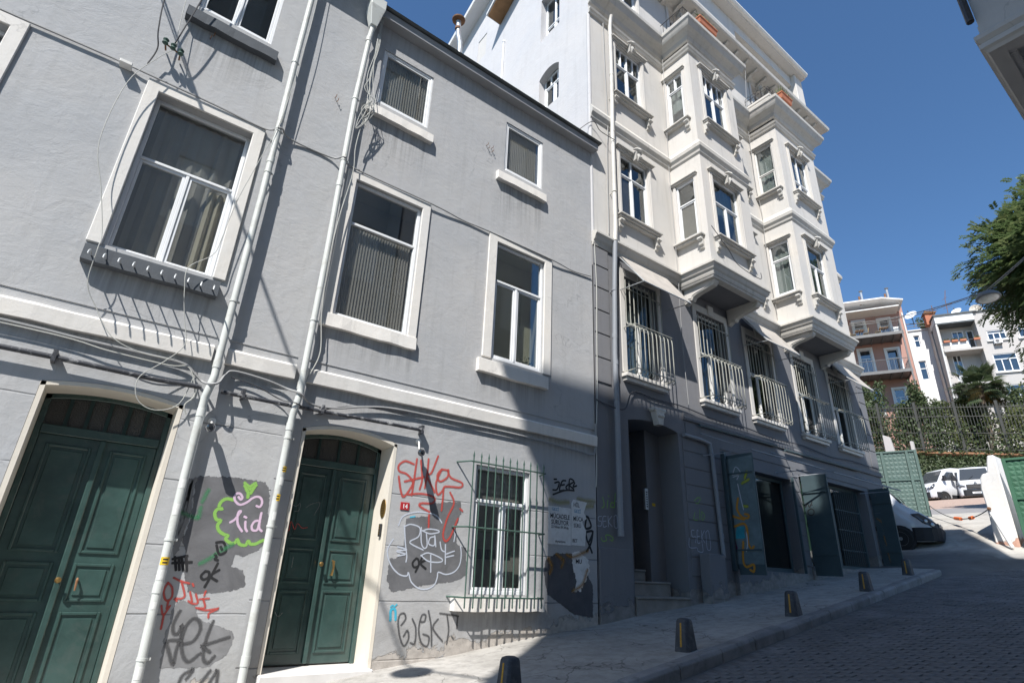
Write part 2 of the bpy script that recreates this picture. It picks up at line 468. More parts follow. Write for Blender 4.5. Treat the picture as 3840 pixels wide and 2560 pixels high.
spray('paint_orange', (0.55, 0.25, 0.03), 0.35, cover=0.92)
spray('paint_lime', (0.40, 0.45, 0.06), 0.6, cover=0.8)
spray('spray_yellow', (0.36, 0.32, 0.06), 0.95, cover=0.5)
spray('spray_orange', (0.45, 0.22, 0.04), 0.9, cover=0.6)
spray('spray_magenta', (0.20, 0.03, 0.11), 0.6)
spray('scratch', (0.35, 0.38, 0.38), 0.7, cover=0.5)
overpaint('patch_dark', (0.155, 0.155, 0.162))
overpaint('patch_mid', (0.235, 0.235, 0.24))
overpaint('patch_charcoal', (0.105, 0.105, 0.115))

def ground_mat():
    m, nt, b = _mat('pavement_concrete')
    tc = N(nt, 'ShaderNodeTexCoord').outputs['Object']
    c = mixc(nt, ramp(nt, noise(nt, tc, 0.8, 6, 0.65, 0.5), 0.3, 0.7), (0.29, 0.275, 0.25), (0.46, 0.44, 0.41))
    c = mixc(nt, ramp(nt, noise(nt, tc, 6, 6, 0.7), 0.45, 0.75, (0, 0, 0, 1), (0.8, 0.8, 0.8, 1)), c, (0.20, 0.188, 0.172))
    vo = N(nt, 'ShaderNodeTexVoronoi', feature='DISTANCE_TO_EDGE')
    vo.inputs['Scale'].default_value = 1.5
    dn = N(nt, 'ShaderNodeTexNoise')
    dn.inputs['Scale'].default_value = 2.0
    dn.inputs['Detail'].default_value = 8
    nt.links.new(tc, dn.inputs['Vector'])
    dv = N(nt, 'ShaderNodeMixRGB')
    dv.blend_type = 'ADD'
    dv.inputs[0].default_value = 0.7
    nt.links.new(tc, dv.inputs[1])
    nt.links.new(dn.outputs['Color'], dv.inputs[2])
    nt.links.new(dv.outputs[0], vo.inputs['Vector'])
    ln = ramp(nt, vo.outputs['Distance'], 0.0, 0.02, (1, 1, 1, 1), (0, 0, 0, 1))
    mk = ramp(nt, noise(nt, tc, 1.2, 4), 0.42, 0.6)
    mm = N(nt, 'ShaderNodeMath', operation='MULTIPLY')
    nt.links.new(ln, mm.inputs[0])
    nt.links.new(mk, mm.inputs[1])
    c = mixc(nt, mm.outputs[0], c, (0.10, 0.095, 0.085))
    nt.links.new(c, b.inputs['Base Color'])
    b.inputs['Roughness'].default_value = 0.85
    bumpn(nt, b, [(noise(nt, tc, 3, 6, 0.6), 0.6, 0.03), (noise(nt, tc, 60, 3), 0.3, 0.004)])
    m, nt, b = _mat('road_bed')
    tc = N(nt, 'ShaderNodeTexCoord').outputs['Object']
    c = mixc(nt, ramp(nt, noise(nt, tc, 1.2, 6, 0.65), 0.3, 0.7), (0.09, 0.088, 0.086), (0.16, 0.155, 0.15))
    sp = N(nt, 'ShaderNodeSeparateXYZ')
    nt.links.new(tc, sp.inputs[0])
    far = ramp(nt, sp.outputs[0], 0.0, 1.0)
    # beyond the gate: pale worn concrete, then reddish block paving
    def step(x0, w):
        a = N(nt, 'ShaderNodeMath', operation='MULTIPLY_ADD')
        nz = noise(nt, tc, 0.9, 5, 0.6)
        nt.links.new(nz, a.inputs[0])
        a.inputs[1].default_value = w
        nt.links.new(sp.outputs[0], a.inputs[2])
        mr = N(nt, 'ShaderNodeMapRange')
        nt.links.new(a.outputs[0], mr.inputs[0])
        mr.inputs[1].default_value = x0
        mr.inputs[2].default_value = x0 + 0.6
        return mr.outputs[0]
    conc = mixc(nt, ramp(nt, noise(nt, tc, 1.0, 6, 0.7, 0.7), 0.35, 0.68), (0.27, 0.25, 0.225), (0.46, 0.44, 0.40))
    c = mixc(nt, step(22.3, 1.6), c, conc)
    asph = mixc(nt, noise(nt, tc, 3, 4), (0.20, 0.19, 0.19), (0.27, 0.26, 0.255))
    c = mixc(nt, step(28.5, 1.5), c, asph)
    br = N(nt, 'ShaderNodeTexBrick')
    br.inputs['Scale'].default_value = 2.5
    br.inputs['Color1'].default_value = (0.42, 0.30, 0.235, 1)
    br.inputs['Color2'].default_value = (0.36, 0.25, 0.20, 1)
    br.inputs['Mortar'].default_value = (0.30, 0.25, 0.22, 1)
    nt.links.new(tc, br.inputs['Vector'])
    c = mixc(nt, step(33.5, 1.5), c, br.outputs[0])
    nt.links.new(c, b.inputs['Base Color'])
    b.inputs['Roughness'].default_value = 0.85
    bumpn(nt, b, [(noise(nt, tc, 3, 6, 0.6), 0.5, 0.03), (noise(nt, tc, 50, 3), 0.3, 0.005)])
ground_mat()

# ------------------------------------------------------------------ mesh helpers
class MB:
    def __init__(s, T=None):
        s.v, s.f, s.T, s.uv = [], [], T, None
    def add(s, vs, fs):
        n = len(s.v)
        s.v += [tuple(s.T(*p)) if s.T else tuple(p) for p in vs]
        s.f += [[i + n for i in f] for f in fs]
        return s
    def box(s, x0, x1, y0, y1, z0, z1):
        return s.add([(x0, y0, z0), (x1, y0, z0), (x1, y1, z0), (x0, y1, z0), (x0, y0, z1), (x1, y0, z1), (x1, y1, z1), (x0, y1, z1)],
                     [(0, 3, 2, 1), (4, 5, 6, 7), (0, 1, 5, 4), (1, 2, 6, 5), (2, 3, 7, 6), (3, 0, 4, 7)])
    def prism(s, poly, a0, a1, ax='y'):
        n = len(poly)
        def P(p, a):
            return (p[0], a, p[1]) if ax == 'y' else ((a, p[0], p[1]) if ax == 'x' else (p[0], p[1], a))
        vs = [P(p, a0) for p in poly] + [P(p, a1) for p in poly]
        fs = [list(range(n))[::-1], list(range(n, 2 * n))] + [(i, (i + 1) % n, (i + 1) % n + n, i + n) for i in range(n)]
        return s.add(vs, fs)
    def tube(s, pts, r, n=8, caps=True):
        pts = [Vector(p) for p in pts]
        rs = r if isinstance(r, (list, tuple)) else [r] * len(pts)
        rings = []
        ref = None
        for i, p in enumerate(pts):
            d = (pts[min(i + 1, len(pts) - 1)] - pts[max(i - 1, 0)])
            d.normalize()
            if ref is None:
                ref = Vector((0, 0, 1)) if abs(d.z) < 0.9 else Vector((1, 0, 0))
            a = ref - d * ref.dot(d)
            if a.length < 1e-4:
                a = d.orthogonal()
            a.normalize()
            ref = a
            b = d.cross(a)
            rings.append([p + (a * math.cos(t) + b * math.sin(t)) * rs[i] for t in [2 * math.pi * k / n for k in range(n)]])
        vs = [tuple(q) for R in rings for q in R]
        fs = []
        for i in range(len(rings) - 1):
            for k in range(n):
                fs.append((i * n + k, i * n + (k + 1) % n, (i + 1) * n + (k + 1) % n, (i + 1) * n + k))
        if caps:
            fs.append(list(range(n))[::-1])
            fs.append([(len(rings) - 1) * n + k for k in range(n)])
        return s.add(vs, fs)
    def lathe(s, c, prof, n=16, axis=(0, 0, 1)):
        ax = Vector(axis).normalized()
        a = ax.orthogonal().normalized()
        b = ax.cross(a)
        c = Vector(c)
        vs = []
        for r, h in prof:
            for k in range(n):
                t = 2 * math.pi * k / n
                vs.append(tuple(c + ax * h + (a * math.cos(t) + b * math.sin(t)) * r))
        fs = []
        for i in range(len(prof) - 1):
            for k in range(n):
                fs.append((i * n + k, i * n + (k + 1) % n, (i + 1) * n + (k + 1) % n, (i + 1) * n + k))
        fs.append(list(range(n))[::-1])
        fs.append([(len(prof) - 1) * n + k for k in range(n)])
        return s.add(vs, fs)
    def mesh(s, name, mat, smooth=False, bevel=0.0, recalc=True):
        me = bpy.data.meshes.new(name)
        me.from_pydata(s.v, [], s.f)
        if recalc or bevel:
            bm = bmesh.new()
            bm.from_mesh(me)
            bmesh.ops.recalc_face_normals(bm, faces=bm.faces)
            if bevel:
                bmesh.ops.bevel(bm, geom=[e for e in bm.edges if e.is_manifold and e.calc_face_angle(0) > 0.5], offset=bevel, segments=1, affect='EDGES', clamp_overlap=True)
            bm.to_mesh(me)
            bm.free()
        if s.uv:
            ul = me.uv_layers.new(name='UVMap')
            for li, l in enumerate(me.loops):
                ul.data[li].uv = s.uv[l.vertex_index]
        if mat:
            me.materials.append(MATS[mat])
        if smooth:
            me.polygons.foreach_set('use_smooth', [True] * len(me.polygons))
            me.set_sharp_from_angle(angle=0.75)
        me.update()
        return me
    def build(s, name, mat, parent=None, smooth=False, bevel=0.0, recalc=True):
        return link(name, s.mesh(name, mat, smooth, bevel, recalc), parent)

def link(name, me, parent=None, loc=None):
    o = bpy.data.objects.new(name, me)
    COL.objects.link(o)
    if parent is not None:
        o.parent = parent
        off = worldloc(parent)
        o.matrix_parent_inverse = Matrix.Translation(-off)
    if loc is not None:
        o.location = loc
    return o

def worldloc(o):
    """world offset of an object that was only ever translated"""
    v = Vector(o.location)
    if o.parent is not None:
        v = v + worldloc(o.parent) + Vector(o.matrix_parent_inverse.to_translation())
    return v

def tag(o, label, cat, group=None, kind=None):
    if label: o['label'] = label
    if cat: o['category'] = cat
    if group: o['group'] = group
    if kind: o['kind'] = kind
    return o

def root(name, label, cat, loc=(0, 0, 0), group=None):
    o = bpy.data.objects.new(name, None)
    o.empty_display_size = 0.3
    o.location = loc
    COL.objects.link(o)
    return tag(o, label, cat, group)

def copy_tree(o, parent=None):
    c = o.copy()
    COL.objects.link(c)
    if parent is not None:
        c.parent = parent
    for ch in list(o.children):
        copy_tree(ch, c)
    return c

def TF(y0=0.0):
    return lambda u, d, z: (u, y0 + d, z)
def TS(x0):
    return lambda u, d, z: (x0 + d, u, z)

def smooth_path(pts, k=6):
    P = [Vector(p) for p in pts]
    if len(P) < 3:
        return P
    out = []
    for i in range(len(P) - 1):
        p0, p1, p2, p3 = P[max(i - 1, 0)], P[i], P[i + 1], P[min(i + 2, len(P) - 1)]
        for j in range(k):
            t = j / k
            out.append(0.5 * ((2 * p1) + (p2 - p0) * t + (2 * p0 - 5 * p1 + 4 * p2 - p3) * t * t + (3 * p1 - p0 - 3 * p2 + p3) * t ** 3))
    out.append(P[-1])
    return out

def wall_faces(mb, u0, u1, z0, z1, holes, arch=()):
    """front skin with rectangular openings and their reveals; hole = (u0,u1,z0,z1,reveal)"""
    us = sorted({u0, u1, *[h[0] for h in holes], *[h[1] for h in holes]})
    zs = sorted({z0, z1, *[h[2] for h in holes], *[h[3] for h in holes]})
    for i in range(len(us) - 1):
        for j in range(len(zs) - 1):
            cu, cz = (us[i] + us[i + 1]) / 2, (zs[j] + zs[j + 1]) / 2
            if any(h[0] < cu < h[1] and h[2] < cz < h[3] for h in holes):
                continue
            mb.add([(us[i], 0, zs[j]), (us[i + 1], 0, zs[j]), (us[i + 1], 0, zs[j + 1]), (us[i], 0, zs[j + 1])], [(0, 1, 2, 3)])
    for k, h in enumerate(holes):
        a, b, c, d, r = h[:5]
        rise = h[5] if len(h) > 5 else 0
        if rise:
            pts = arch_pts(a, b, d - rise, rise)
            n = len(pts)
            zs_ = d - rise
            for q in range(n - 1):
                cx = a if q < n // 2 else b
                mb.add([(pts[q][0], 0, pts[q][1]), (pts[q + 1][0], 0, pts[q + 1][1]), (cx, 0, d)], [(0, 1, 2)])
            mid = pts[n // 2]
            if mid[1] < d - 1e-5:
                mb.add([(mid[0], 0, mid[1]), (a, 0, d), (b, 0, d)], [(0, 1, 2)])
            for q in range(n - 1):
                mb.add([(pts[q][0], 0, pts[q][1]), (pts[q + 1][0], 0, pts[q + 1][1]), (pts[q + 1][0], r, pts[q + 1][1]), (pts[q][0], r, pts[q][1])], [(0, 1, 2, 3)])
            mb.add([(a, 0, c), (a, r, c), (a, r, zs_), (a, 0, zs_)], [(0, 1, 2, 3)])
            mb.add([(b, 0, c), (b, r, c), (b, r, zs_), (b, 0, zs_)], [(0, 1, 2, 3)])
            mb.add([(a, 0, c), (b, 0, c), (b, r, c), (a, r, c)], [(0, 1, 2, 3)])
        else:
            mb.add([(a, 0, c), (b, 0, c), (b, 0, d), (a, 0, d), (a, r, c), (b, r, c), (b, r, d), (a, r, d)],
                   [(0, 1, 5, 4), (1, 2, 6, 5), (2, 3, 7, 6), (3, 0, 4, 7)])

def arch_pts(a, b, zs, rise, n=14):
    w = (b - a) / 2
    R = (w * w + rise * rise) / (2 * rise)
    c = zs + rise - R
    th = math.asin(w / R)
    return [((a + b) / 2 + R * math.sin(-th + 2 * th * i / n), c + R * math.cos(-th + 2 * th * i / n)) for i in range(n + 1)]

def sweep(mb, path, prof, closed_ends=True):
    """mouldings: sweep profile [(out, z)] along an XY polyline; outward is to the right of travel"""
    P = [Vector((p[0], p[1])) for p in path]
    offs = []
    for i, p in enumerate(P):
        ns = []
        if i > 0:
            d = (P[i] - P[i - 1]).normalized(); ns.append(Vector((d.y, -d.x)))
        if i < len(P) - 1:
            d = (P[i + 1] - P[i]).normalized(); ns.append(Vector((d.y, -d.x)))
        if len(ns) == 2:
            m = ns[0] + ns[1]
            m = m / max(0.25, m.dot(ns[0]))
        else:
            m = ns[0]
        offs.append(m)
    n = len(prof)
    vs, fs = [], []
    for p, m in zip(P, offs):
        for o, z in prof:
            q = p + m * o
            vs.append((q.x, q.y, z))
    for i in range(len(P) - 1):
        for k in range(n - 1):
            fs.append((i * n + k, (i + 1) * n + k, (i + 1) * n + k + 1, i * n + k + 1))
    if closed_ends:
        fs.append(list(range(n)))
        fs.append([(len(P) - 1) * n + k for k in range(n)][::-1])
    return mb.add(vs, fs)

# ------------------------------------------------------------------ ground
def kerb_y(x):
    return -2.82 + (x - 6.16) * 0.0865

def lerp_tab(x, tab):
    if x <= tab[0][0]: return tab[0][1]
    for (a, b), (c, d) in zip(tab, tab[1:]):
        if x <= c:
            return b + (d - b) * (x - a) / (c - a)
    return tab[-1][1]

def ground_z(x, y):
    z = 0.12 * min(x, 60) - 0.15
    z += lerp_tab(x, [(20.6, 0), (22.7, 0.36), (24, 0.72), (26.7, 1.2), (46, 1.9), (60, 2.0)])
    if x > 18.2 and y > -2.6:
        t = min(1, (x - 18.2) / 1.2) * min(1, (y + 2.6) / 0.8)
        z += 0.14 * t * t * (3 - 2 * t)
    return z

def axis_pts(segs):
    out = []
    for a, b, n in segs:
        out += [a + (b - a) * i / n for i in range(n)]
    return out + [segs[-1][1]]

def build_ground():
    xs = axis_pts([(-300, -20, 6), (-20, 17, 20), (17, 32, 40), (32, 70, 24), (70, 400, 6)])
    ys = axis_pts([(-300, -20, 6), (-20, -6, 8), (-6, 3, 28), (3, 40, 20), (40, 300, 6)])
    mb = MB()
    vs = [(x, y, ground_z(x, y)) for x in xs for y in ys]
    ny = len(ys)
    fs = [(i * ny + j, (i + 1) * ny + j, (i + 1) * ny + j + 1, i * ny + j + 1) for i in range(len(xs) - 1) for j in range(ny - 1)]
    mb.add(vs, fs)
    g = mb.build('road', 'road_bed', smooth=True)
    g['kind'] = 'structure'
    # pavement: concrete sheet from the kerb to the house fronts
    mb = MB()
    rows = axis_pts([(-9, 18.6, 60)])
    vs = []
    for x in rows:
        ky = kerb_y(x) + 0.17
        for k in range(9):
            y = ky + (0.6 - ky) * k / 8
            vs.append((x, y, 0.12 * x + 0.012 * math.sin(x * 2.3 + k) * (1 if 0 < k < 8 else 0)))
    fs = [(i * 9 + k, (i + 1) * 9 + k, (i + 1) * 9 + k + 1, i * 9 + k + 1) for i in range(len(rows) - 1) for k in range(8)]
    mb.add(vs, fs)
    # end face of the slab
    x = rows[-1]
    for k in range(8):
        a = vs[(len(rows) - 1) * 9 + k]; b = vs[(len(rows) - 1) * 9 + k + 1]
        mb.add([a, b, (b[0], b[1], b[2] - 0.4), (a[0], a[1], a[2] - 0.4)], [(0, 1, 2, 3)])
    p = mb.build('pavement', 'pavement_concrete', smooth=True)
    p['kind'] = 'structure'
    # kerb stones
    kroot = root('kerb', None, None, (0, -3, 0))
    del_keys = [k for k in kroot.keys()]
    kroot['kind'] = 'structure'
    x = -8.0
    rnd = random.Random(3)
    while x < 18.4:
        L = rnd.uniform(.8, 1.05)
        x1 = min(x + L, 18.5)
        mb = MB()
        g2 = 0.010
        dz = rnd.uniform(-0.012, 0.010)
        def P(xx, off, dzz):
            return (xx, kerb_y(xx) + off, 0.12 * xx + dzz)
        a, b = x + g2, x1 - g2
        vs = []
        for xx in (a, b):
            vs += [P(xx, 0.0, -0.3), P(xx, 0.0, -0.035 + dz), P(xx, 0.03, 0.006 + dz), P(xx, 0.18, 0.010 + dz), P(xx, 0.18, -0.3)]
        fs = [(0, 1, 2, 3, 4), (9, 8, 7, 6, 5)] + [(k, (k + 1) % 5, (k + 1) % 5 + 5, k + 5) for k in range(5)]
        mb.add(vs, fs).build('kerb_stone', 'kerb_stone', kroot, bevel=0.008)
        x = x1
    # stone setts of the carriageway
    me = MB()
    l, w = 0.0965, 0.051
    tl, tw = 0.088, 0.043
    me.add([(-w, -l, -0.06), (w, -l, -0.06), (w, l, -0.06), (-w, l, -0.06), (-w, -l, 0.006), (w, -l, 0.006), (w, l, 0.006), (-w, l, 0.006),
            (-tw, -tl, 0.014), (tw, -tl, 0.014), (tw, tl, 0.014), (-tw, tl, 0.014)],
           [(0, 1, 5, 4), (1, 2, 6, 5), (2, 3, 7, 6), (3, 0, 4, 7), (4, 5, 9, 8), (5, 6, 10, 9), (6, 7, 11, 10), (7, 4, 8, 11), (8, 9, 10, 11)])
    rq = random.Random(12)
    shapes = []
    for q in range(6):
        mq = MB()
        kx, ky = rq.uniform(.95, 1.0), rq.uniform(.975, 1.02)
        mq.v = [(v[0] * kx + rq.uniform(-.004, .004), v[1] * ky + rq.uniform(-.006, .006), v[2] + (rq.uniform(-.003, .002) if v[2] > 0 else 0)) for v in me.v]
        mq.f = me.f
        shapes.append((mq, mq.mesh('sett', 'sett_stone')))
    spots = []
    rnd = random.Random(5)
    i = 0
    x = 3.2
    while x < 20.6:
        y = -7.0 + (0.1 if i % 2 else 0.0)
        while y < kerb_y(min(x, 18.5)) - 0.11:
            spots.append((x + rnd.uniform(-.006, .006) + 0.35 * (y + 3.0) * 0.55, y + rnd.uniform(-.008, .008), rnd.uniform(-0.004, 0.003), rnd.uniform(-0.05, 0.05), rnd.randrange(6)))
            y += 0.200
        x += 0.108
        i += 1
    spots = [s for s in spots if s[1] < kerb_y(min(s[0], 18.5)) - 0.10 and s[0] < 20.5]
    inv = CAM.matrix_world.inverted()
    def score(s):
        q = inv @ Vector((s[0], s[1], 0.12 * s[0] - 0.13))
        if q.z > -0.3: return 1e9
        px, py = q.x / -q.z, q.y / -q.z
        if abs(px) > 0.925 or abs(py) > 0.62: return 1e6 + (-q.z)
        return -q.z
    spots.sort(key=score)
    sl_ = math.atan(0.12)
    groot = g
    for s in spots[:300]:
        o = link('sett', shapes[s[4]][1], groot)
        o.location = (s[0], s[1], 0.12 * s[0] - 0.154 + s[2])
        o.rotation_euler = (0, -sl_, s[3] - 0.19)
    rest = MB()
    for s in spots[300:]:
        cz = 0.12 * s[0] - 0.154 + s[2]
        if s[0] > 20.6: cz = ground_z(s[0], s[1]) + s[2]
        M = Matrix.Translation((s[0], s[1], cz)) @ Matrix.Rotation(s[3] - 0.19, 4, 'Z') @ Matrix.Rotation(-sl_, 4, 'Y')
        rest.add([tuple(M @ Vector(v)) for v in shapes[s[4]][0].v], me.f)
    o = rest.build('setts_beyond', 'sett_stone', groot, recalc=False)
    o['kind'] = 'stuff'
build_ground()

# ------------------------------------------------------------------ windows and other building parts
def pleat(mb, u0, u1, d, z0, z1, amp, period, jitter=0.0, rnd=None):
    n = max(4, int((u1 - u0) / period * 4))
    rnd = rnd or random.Random(1)
    pts = []
    ph = 0.0
    for i in range(n + 1):
        ph += (math.pi / 2) * (1 + (rnd.uniform(-jitter, jitter) if jitter else 0))
        pts.append((u0 + (u1 - u0) * i / n, d + amp * math.sin(ph)))
    vs = [(p[0], p[1], z0) for p in pts] + [(p[0], p[1], z1) for p in pts]
    fs = [(i, i + 1, i + n + 2, i + n + 1) for i in range(n)]
    return mb.add(vs, fs)

def win(parent, T, u0, u1, z0, z1, dep=0.08, fw=0.055, transom=None, low=(), up=(), sash=True, fmat='pvc', gmat='glass',
        inside=None, room='room_dark', room_d=0.7, ratio=0.5, name='window', flare=.3):
    """window unit: the part is its frame, sub-parts are sashes, panes, what hangs behind them and the room niche"""
    fr = MB(T)
    D0, D1 = dep, dep + 0.07
    fr.box(u0, u0 + fw, D0, D1, z0, z1).box(u1 - fw, u1, D0, D1, z0, z1)
    fr.box(u0 + fw, u1 - fw, D0, D1, z0, z0 + fw).box(u0 + fw, u1 - fw, D0, D1, z1 - fw, z1)
    lights = []
    a, b = u0 + fw, u1 - fw
    zt = transom
    mw = fw * 0.85
    if zt:
        fr.box(a, b, D0 - 0.008, D1 - 0.006, zt - mw / 2, zt + mw / 2)
    def row(zb, ztop, cuts):
        us = [a] + [c for c in cuts] + [b]
        for c in cuts:
            fr.box(c - mw / 2, c + mw / 2, D0 - 0.004, D1 - 0.003, zb, ztop)
        for k in range(len(us) - 1):
            lights.append((us[k] + (mw / 2 if k else 0), us[k + 1] - (mw / 2 if k < len(us) - 2 else 0), zb, ztop))
    if zt:
        row(z0 + fw, zt - mw / 2, low)
        nl = len(lights)
        row(zt + mw / 2, z1 - fw, up)
    else:
        row(z0 + fw, z1 - fw, low)
        nl = len(lights)
    w = fr.build(name, fmat, parent, bevel=0.006)
    for k, (la, lb, lz0, lz1) in enumerate(lights):
        e = 0.0
        if sash and k < nl:
            e = 0.038
            s = MB(T)
            s.box(la + .003, la + e, D0 + 0.012, D1 - 0.012, lz0 + .003, lz1 - .003).box(lb - e, lb - .003, D0 + 0.012, D1 - 0.012, lz0 + .003, lz1 - .003)
            s.box(la + e, lb - e, D0 + 0.012, D1 - 0.012, lz0 + .003, lz0 + e).box(la + e, lb - e, D0 + 0.012, D1 - 0.012, lz1 - e, lz1 - .003)
            s.build('sash', fmat, w, bevel=0.004)
        MB(T).box(la + e, lb - e, D0 + 0.034, D0 + 0.040, lz0 + e, lz1 - e).build('pane', gmat, w)
    rm = MB(T)
    d0, d1 = D1 + 0.001, D1 + room_d
    rm.add([(u0, d0, z0), (u1, d0, z0), (u1, d0, z1), (u0, d0, z1), (u0 - flare, d1, z0 - flare), (u1 + flare, d1, z0 - flare), (u1 + flare, d1, z1 + flare * .7), (u0 - flare, d1, z1 + flare * .7)],
           [(0, 1, 5, 4), (1, 2, 6, 5), (2, 3, 7, 6), (3, 0, 4, 7), (4, 5, 6, 7)])
    rm.build('room_niche', room, w)
    if inside == 'corrugated':
        pleat(MB(T), u0 + fw, u1 - fw, D1 + 0.035, z0 + fw, (transom or z1 - fw), 0.011, 0.048).build('corrugated_sheet', 'blind_grey', w, smooth=True)
    elif inside == 'curtain':
        pleat(MB(T), u0 + fw, u1 - fw, D1 + 0.12, z0, z1, 0.028, 0.15, 0.75).build('curtain', 'curtain_cloth', w, smooth=True)
    elif inside == 'sheer':
        pleat(MB(T), u0 + fw, u1 - fw, D1 + 0.08, z0, z1, 0.012, 0.2, 0.35).build('curtain', 'blind_pale', w, smooth=True)
    elif inside == 'half':
        pleat(MB(T), u0 + fw, u1 - fw, D1 + 0.08, z0 + (z1 - z0) * ratio, z1, 0.012, 0.2, 0.35).build('curtain', 'blind_pale', w, smooth=True)
    elif inside == 'board':
        h = (z1 - z0) * ratio
        MB(T).box(u0 + fw, (low[0] if low else u1 - fw), D0 + .045, D0 + .06, z0 + fw, z0 + h).build('cover_board', 'board_taupe', w)
    elif inside == 'slats':
        for k in range(5):
            zz = (transom or z0) + 0.06 + k * 0.10
            MB(T).box(u0 + fw, u1 - fw, D1 + 0.10, D1 + 0.12, zz, zz + 0.055).build('blind_slat', 'blind_grey', w)
    return w

def flat_surround(w, u0, u1, z0, z1, o, oz, mat='trim_white', proud=0.035, T=None):
    """plaster band round an opening (u0..z1 is the opening, o / oz its outer margins)"""
    T = T or TF()
    s = MB(T)
    # one continuous plaster band: jamb, head, jamb
    pts = [(u0 - o, z0 - .02), (u0, z0 - .02), (u0, z1), (u1, z1), (u1, z0 - .02), (u1 + o, z0 - .02), (u1 + o, z1 + oz), (u0 - o, z1 + oz)]
    s.prism(pts, -proud, .002, 'y')
    return s.build('window_surround', mat, w, bevel=0.008)

def rough_sill(w, u0, u1, z0, z1, out, mat='trim_white', T=None, seed=1, name='sill'):
    T = T or TF()
    r = random.Random(seed)
    n = 10
    vs, fs = [], []
    for i in range(n + 1):
        u = u0 + (u1 - u0) * i / n
        a, b = r.uniform(-.008, .008), r.uniform(-.010, .006)
        vs += [(u, 0.001, z0 + b), (u, -out + a, z0 + b), (u, -out + a * .6 + 0.01, z1 - 0.012), (u, -out + .03, z1), (u, 0.001, z1 + 0.004)]
    for i in range(n):
        for k in range(5):
            fs.append((i * 5 + k, i * 5 + (k + 1) % 5, (i + 1) * 5 + (k + 1) % 5, (i + 1) * 5 + k))
    fs += [(0, 1, 2, 3, 4), tuple(n * 5 + k for k in range(5))[::-1]]
    return MB(T).add(vs, fs).build(name, mat, w)

# ------------------------------------------------------------------ the two grey houses on the left
GL = root('grey_house', 'pale grey stuccoed house at the left edge with wide green double door', 'house', (-1, 0, 0))
GR = root('grey_house', 'grey stuccoed house in the middle with barred ground floor window and number 14', 'house', (4.7, 0, 0.4))
SPLIT = 1.87

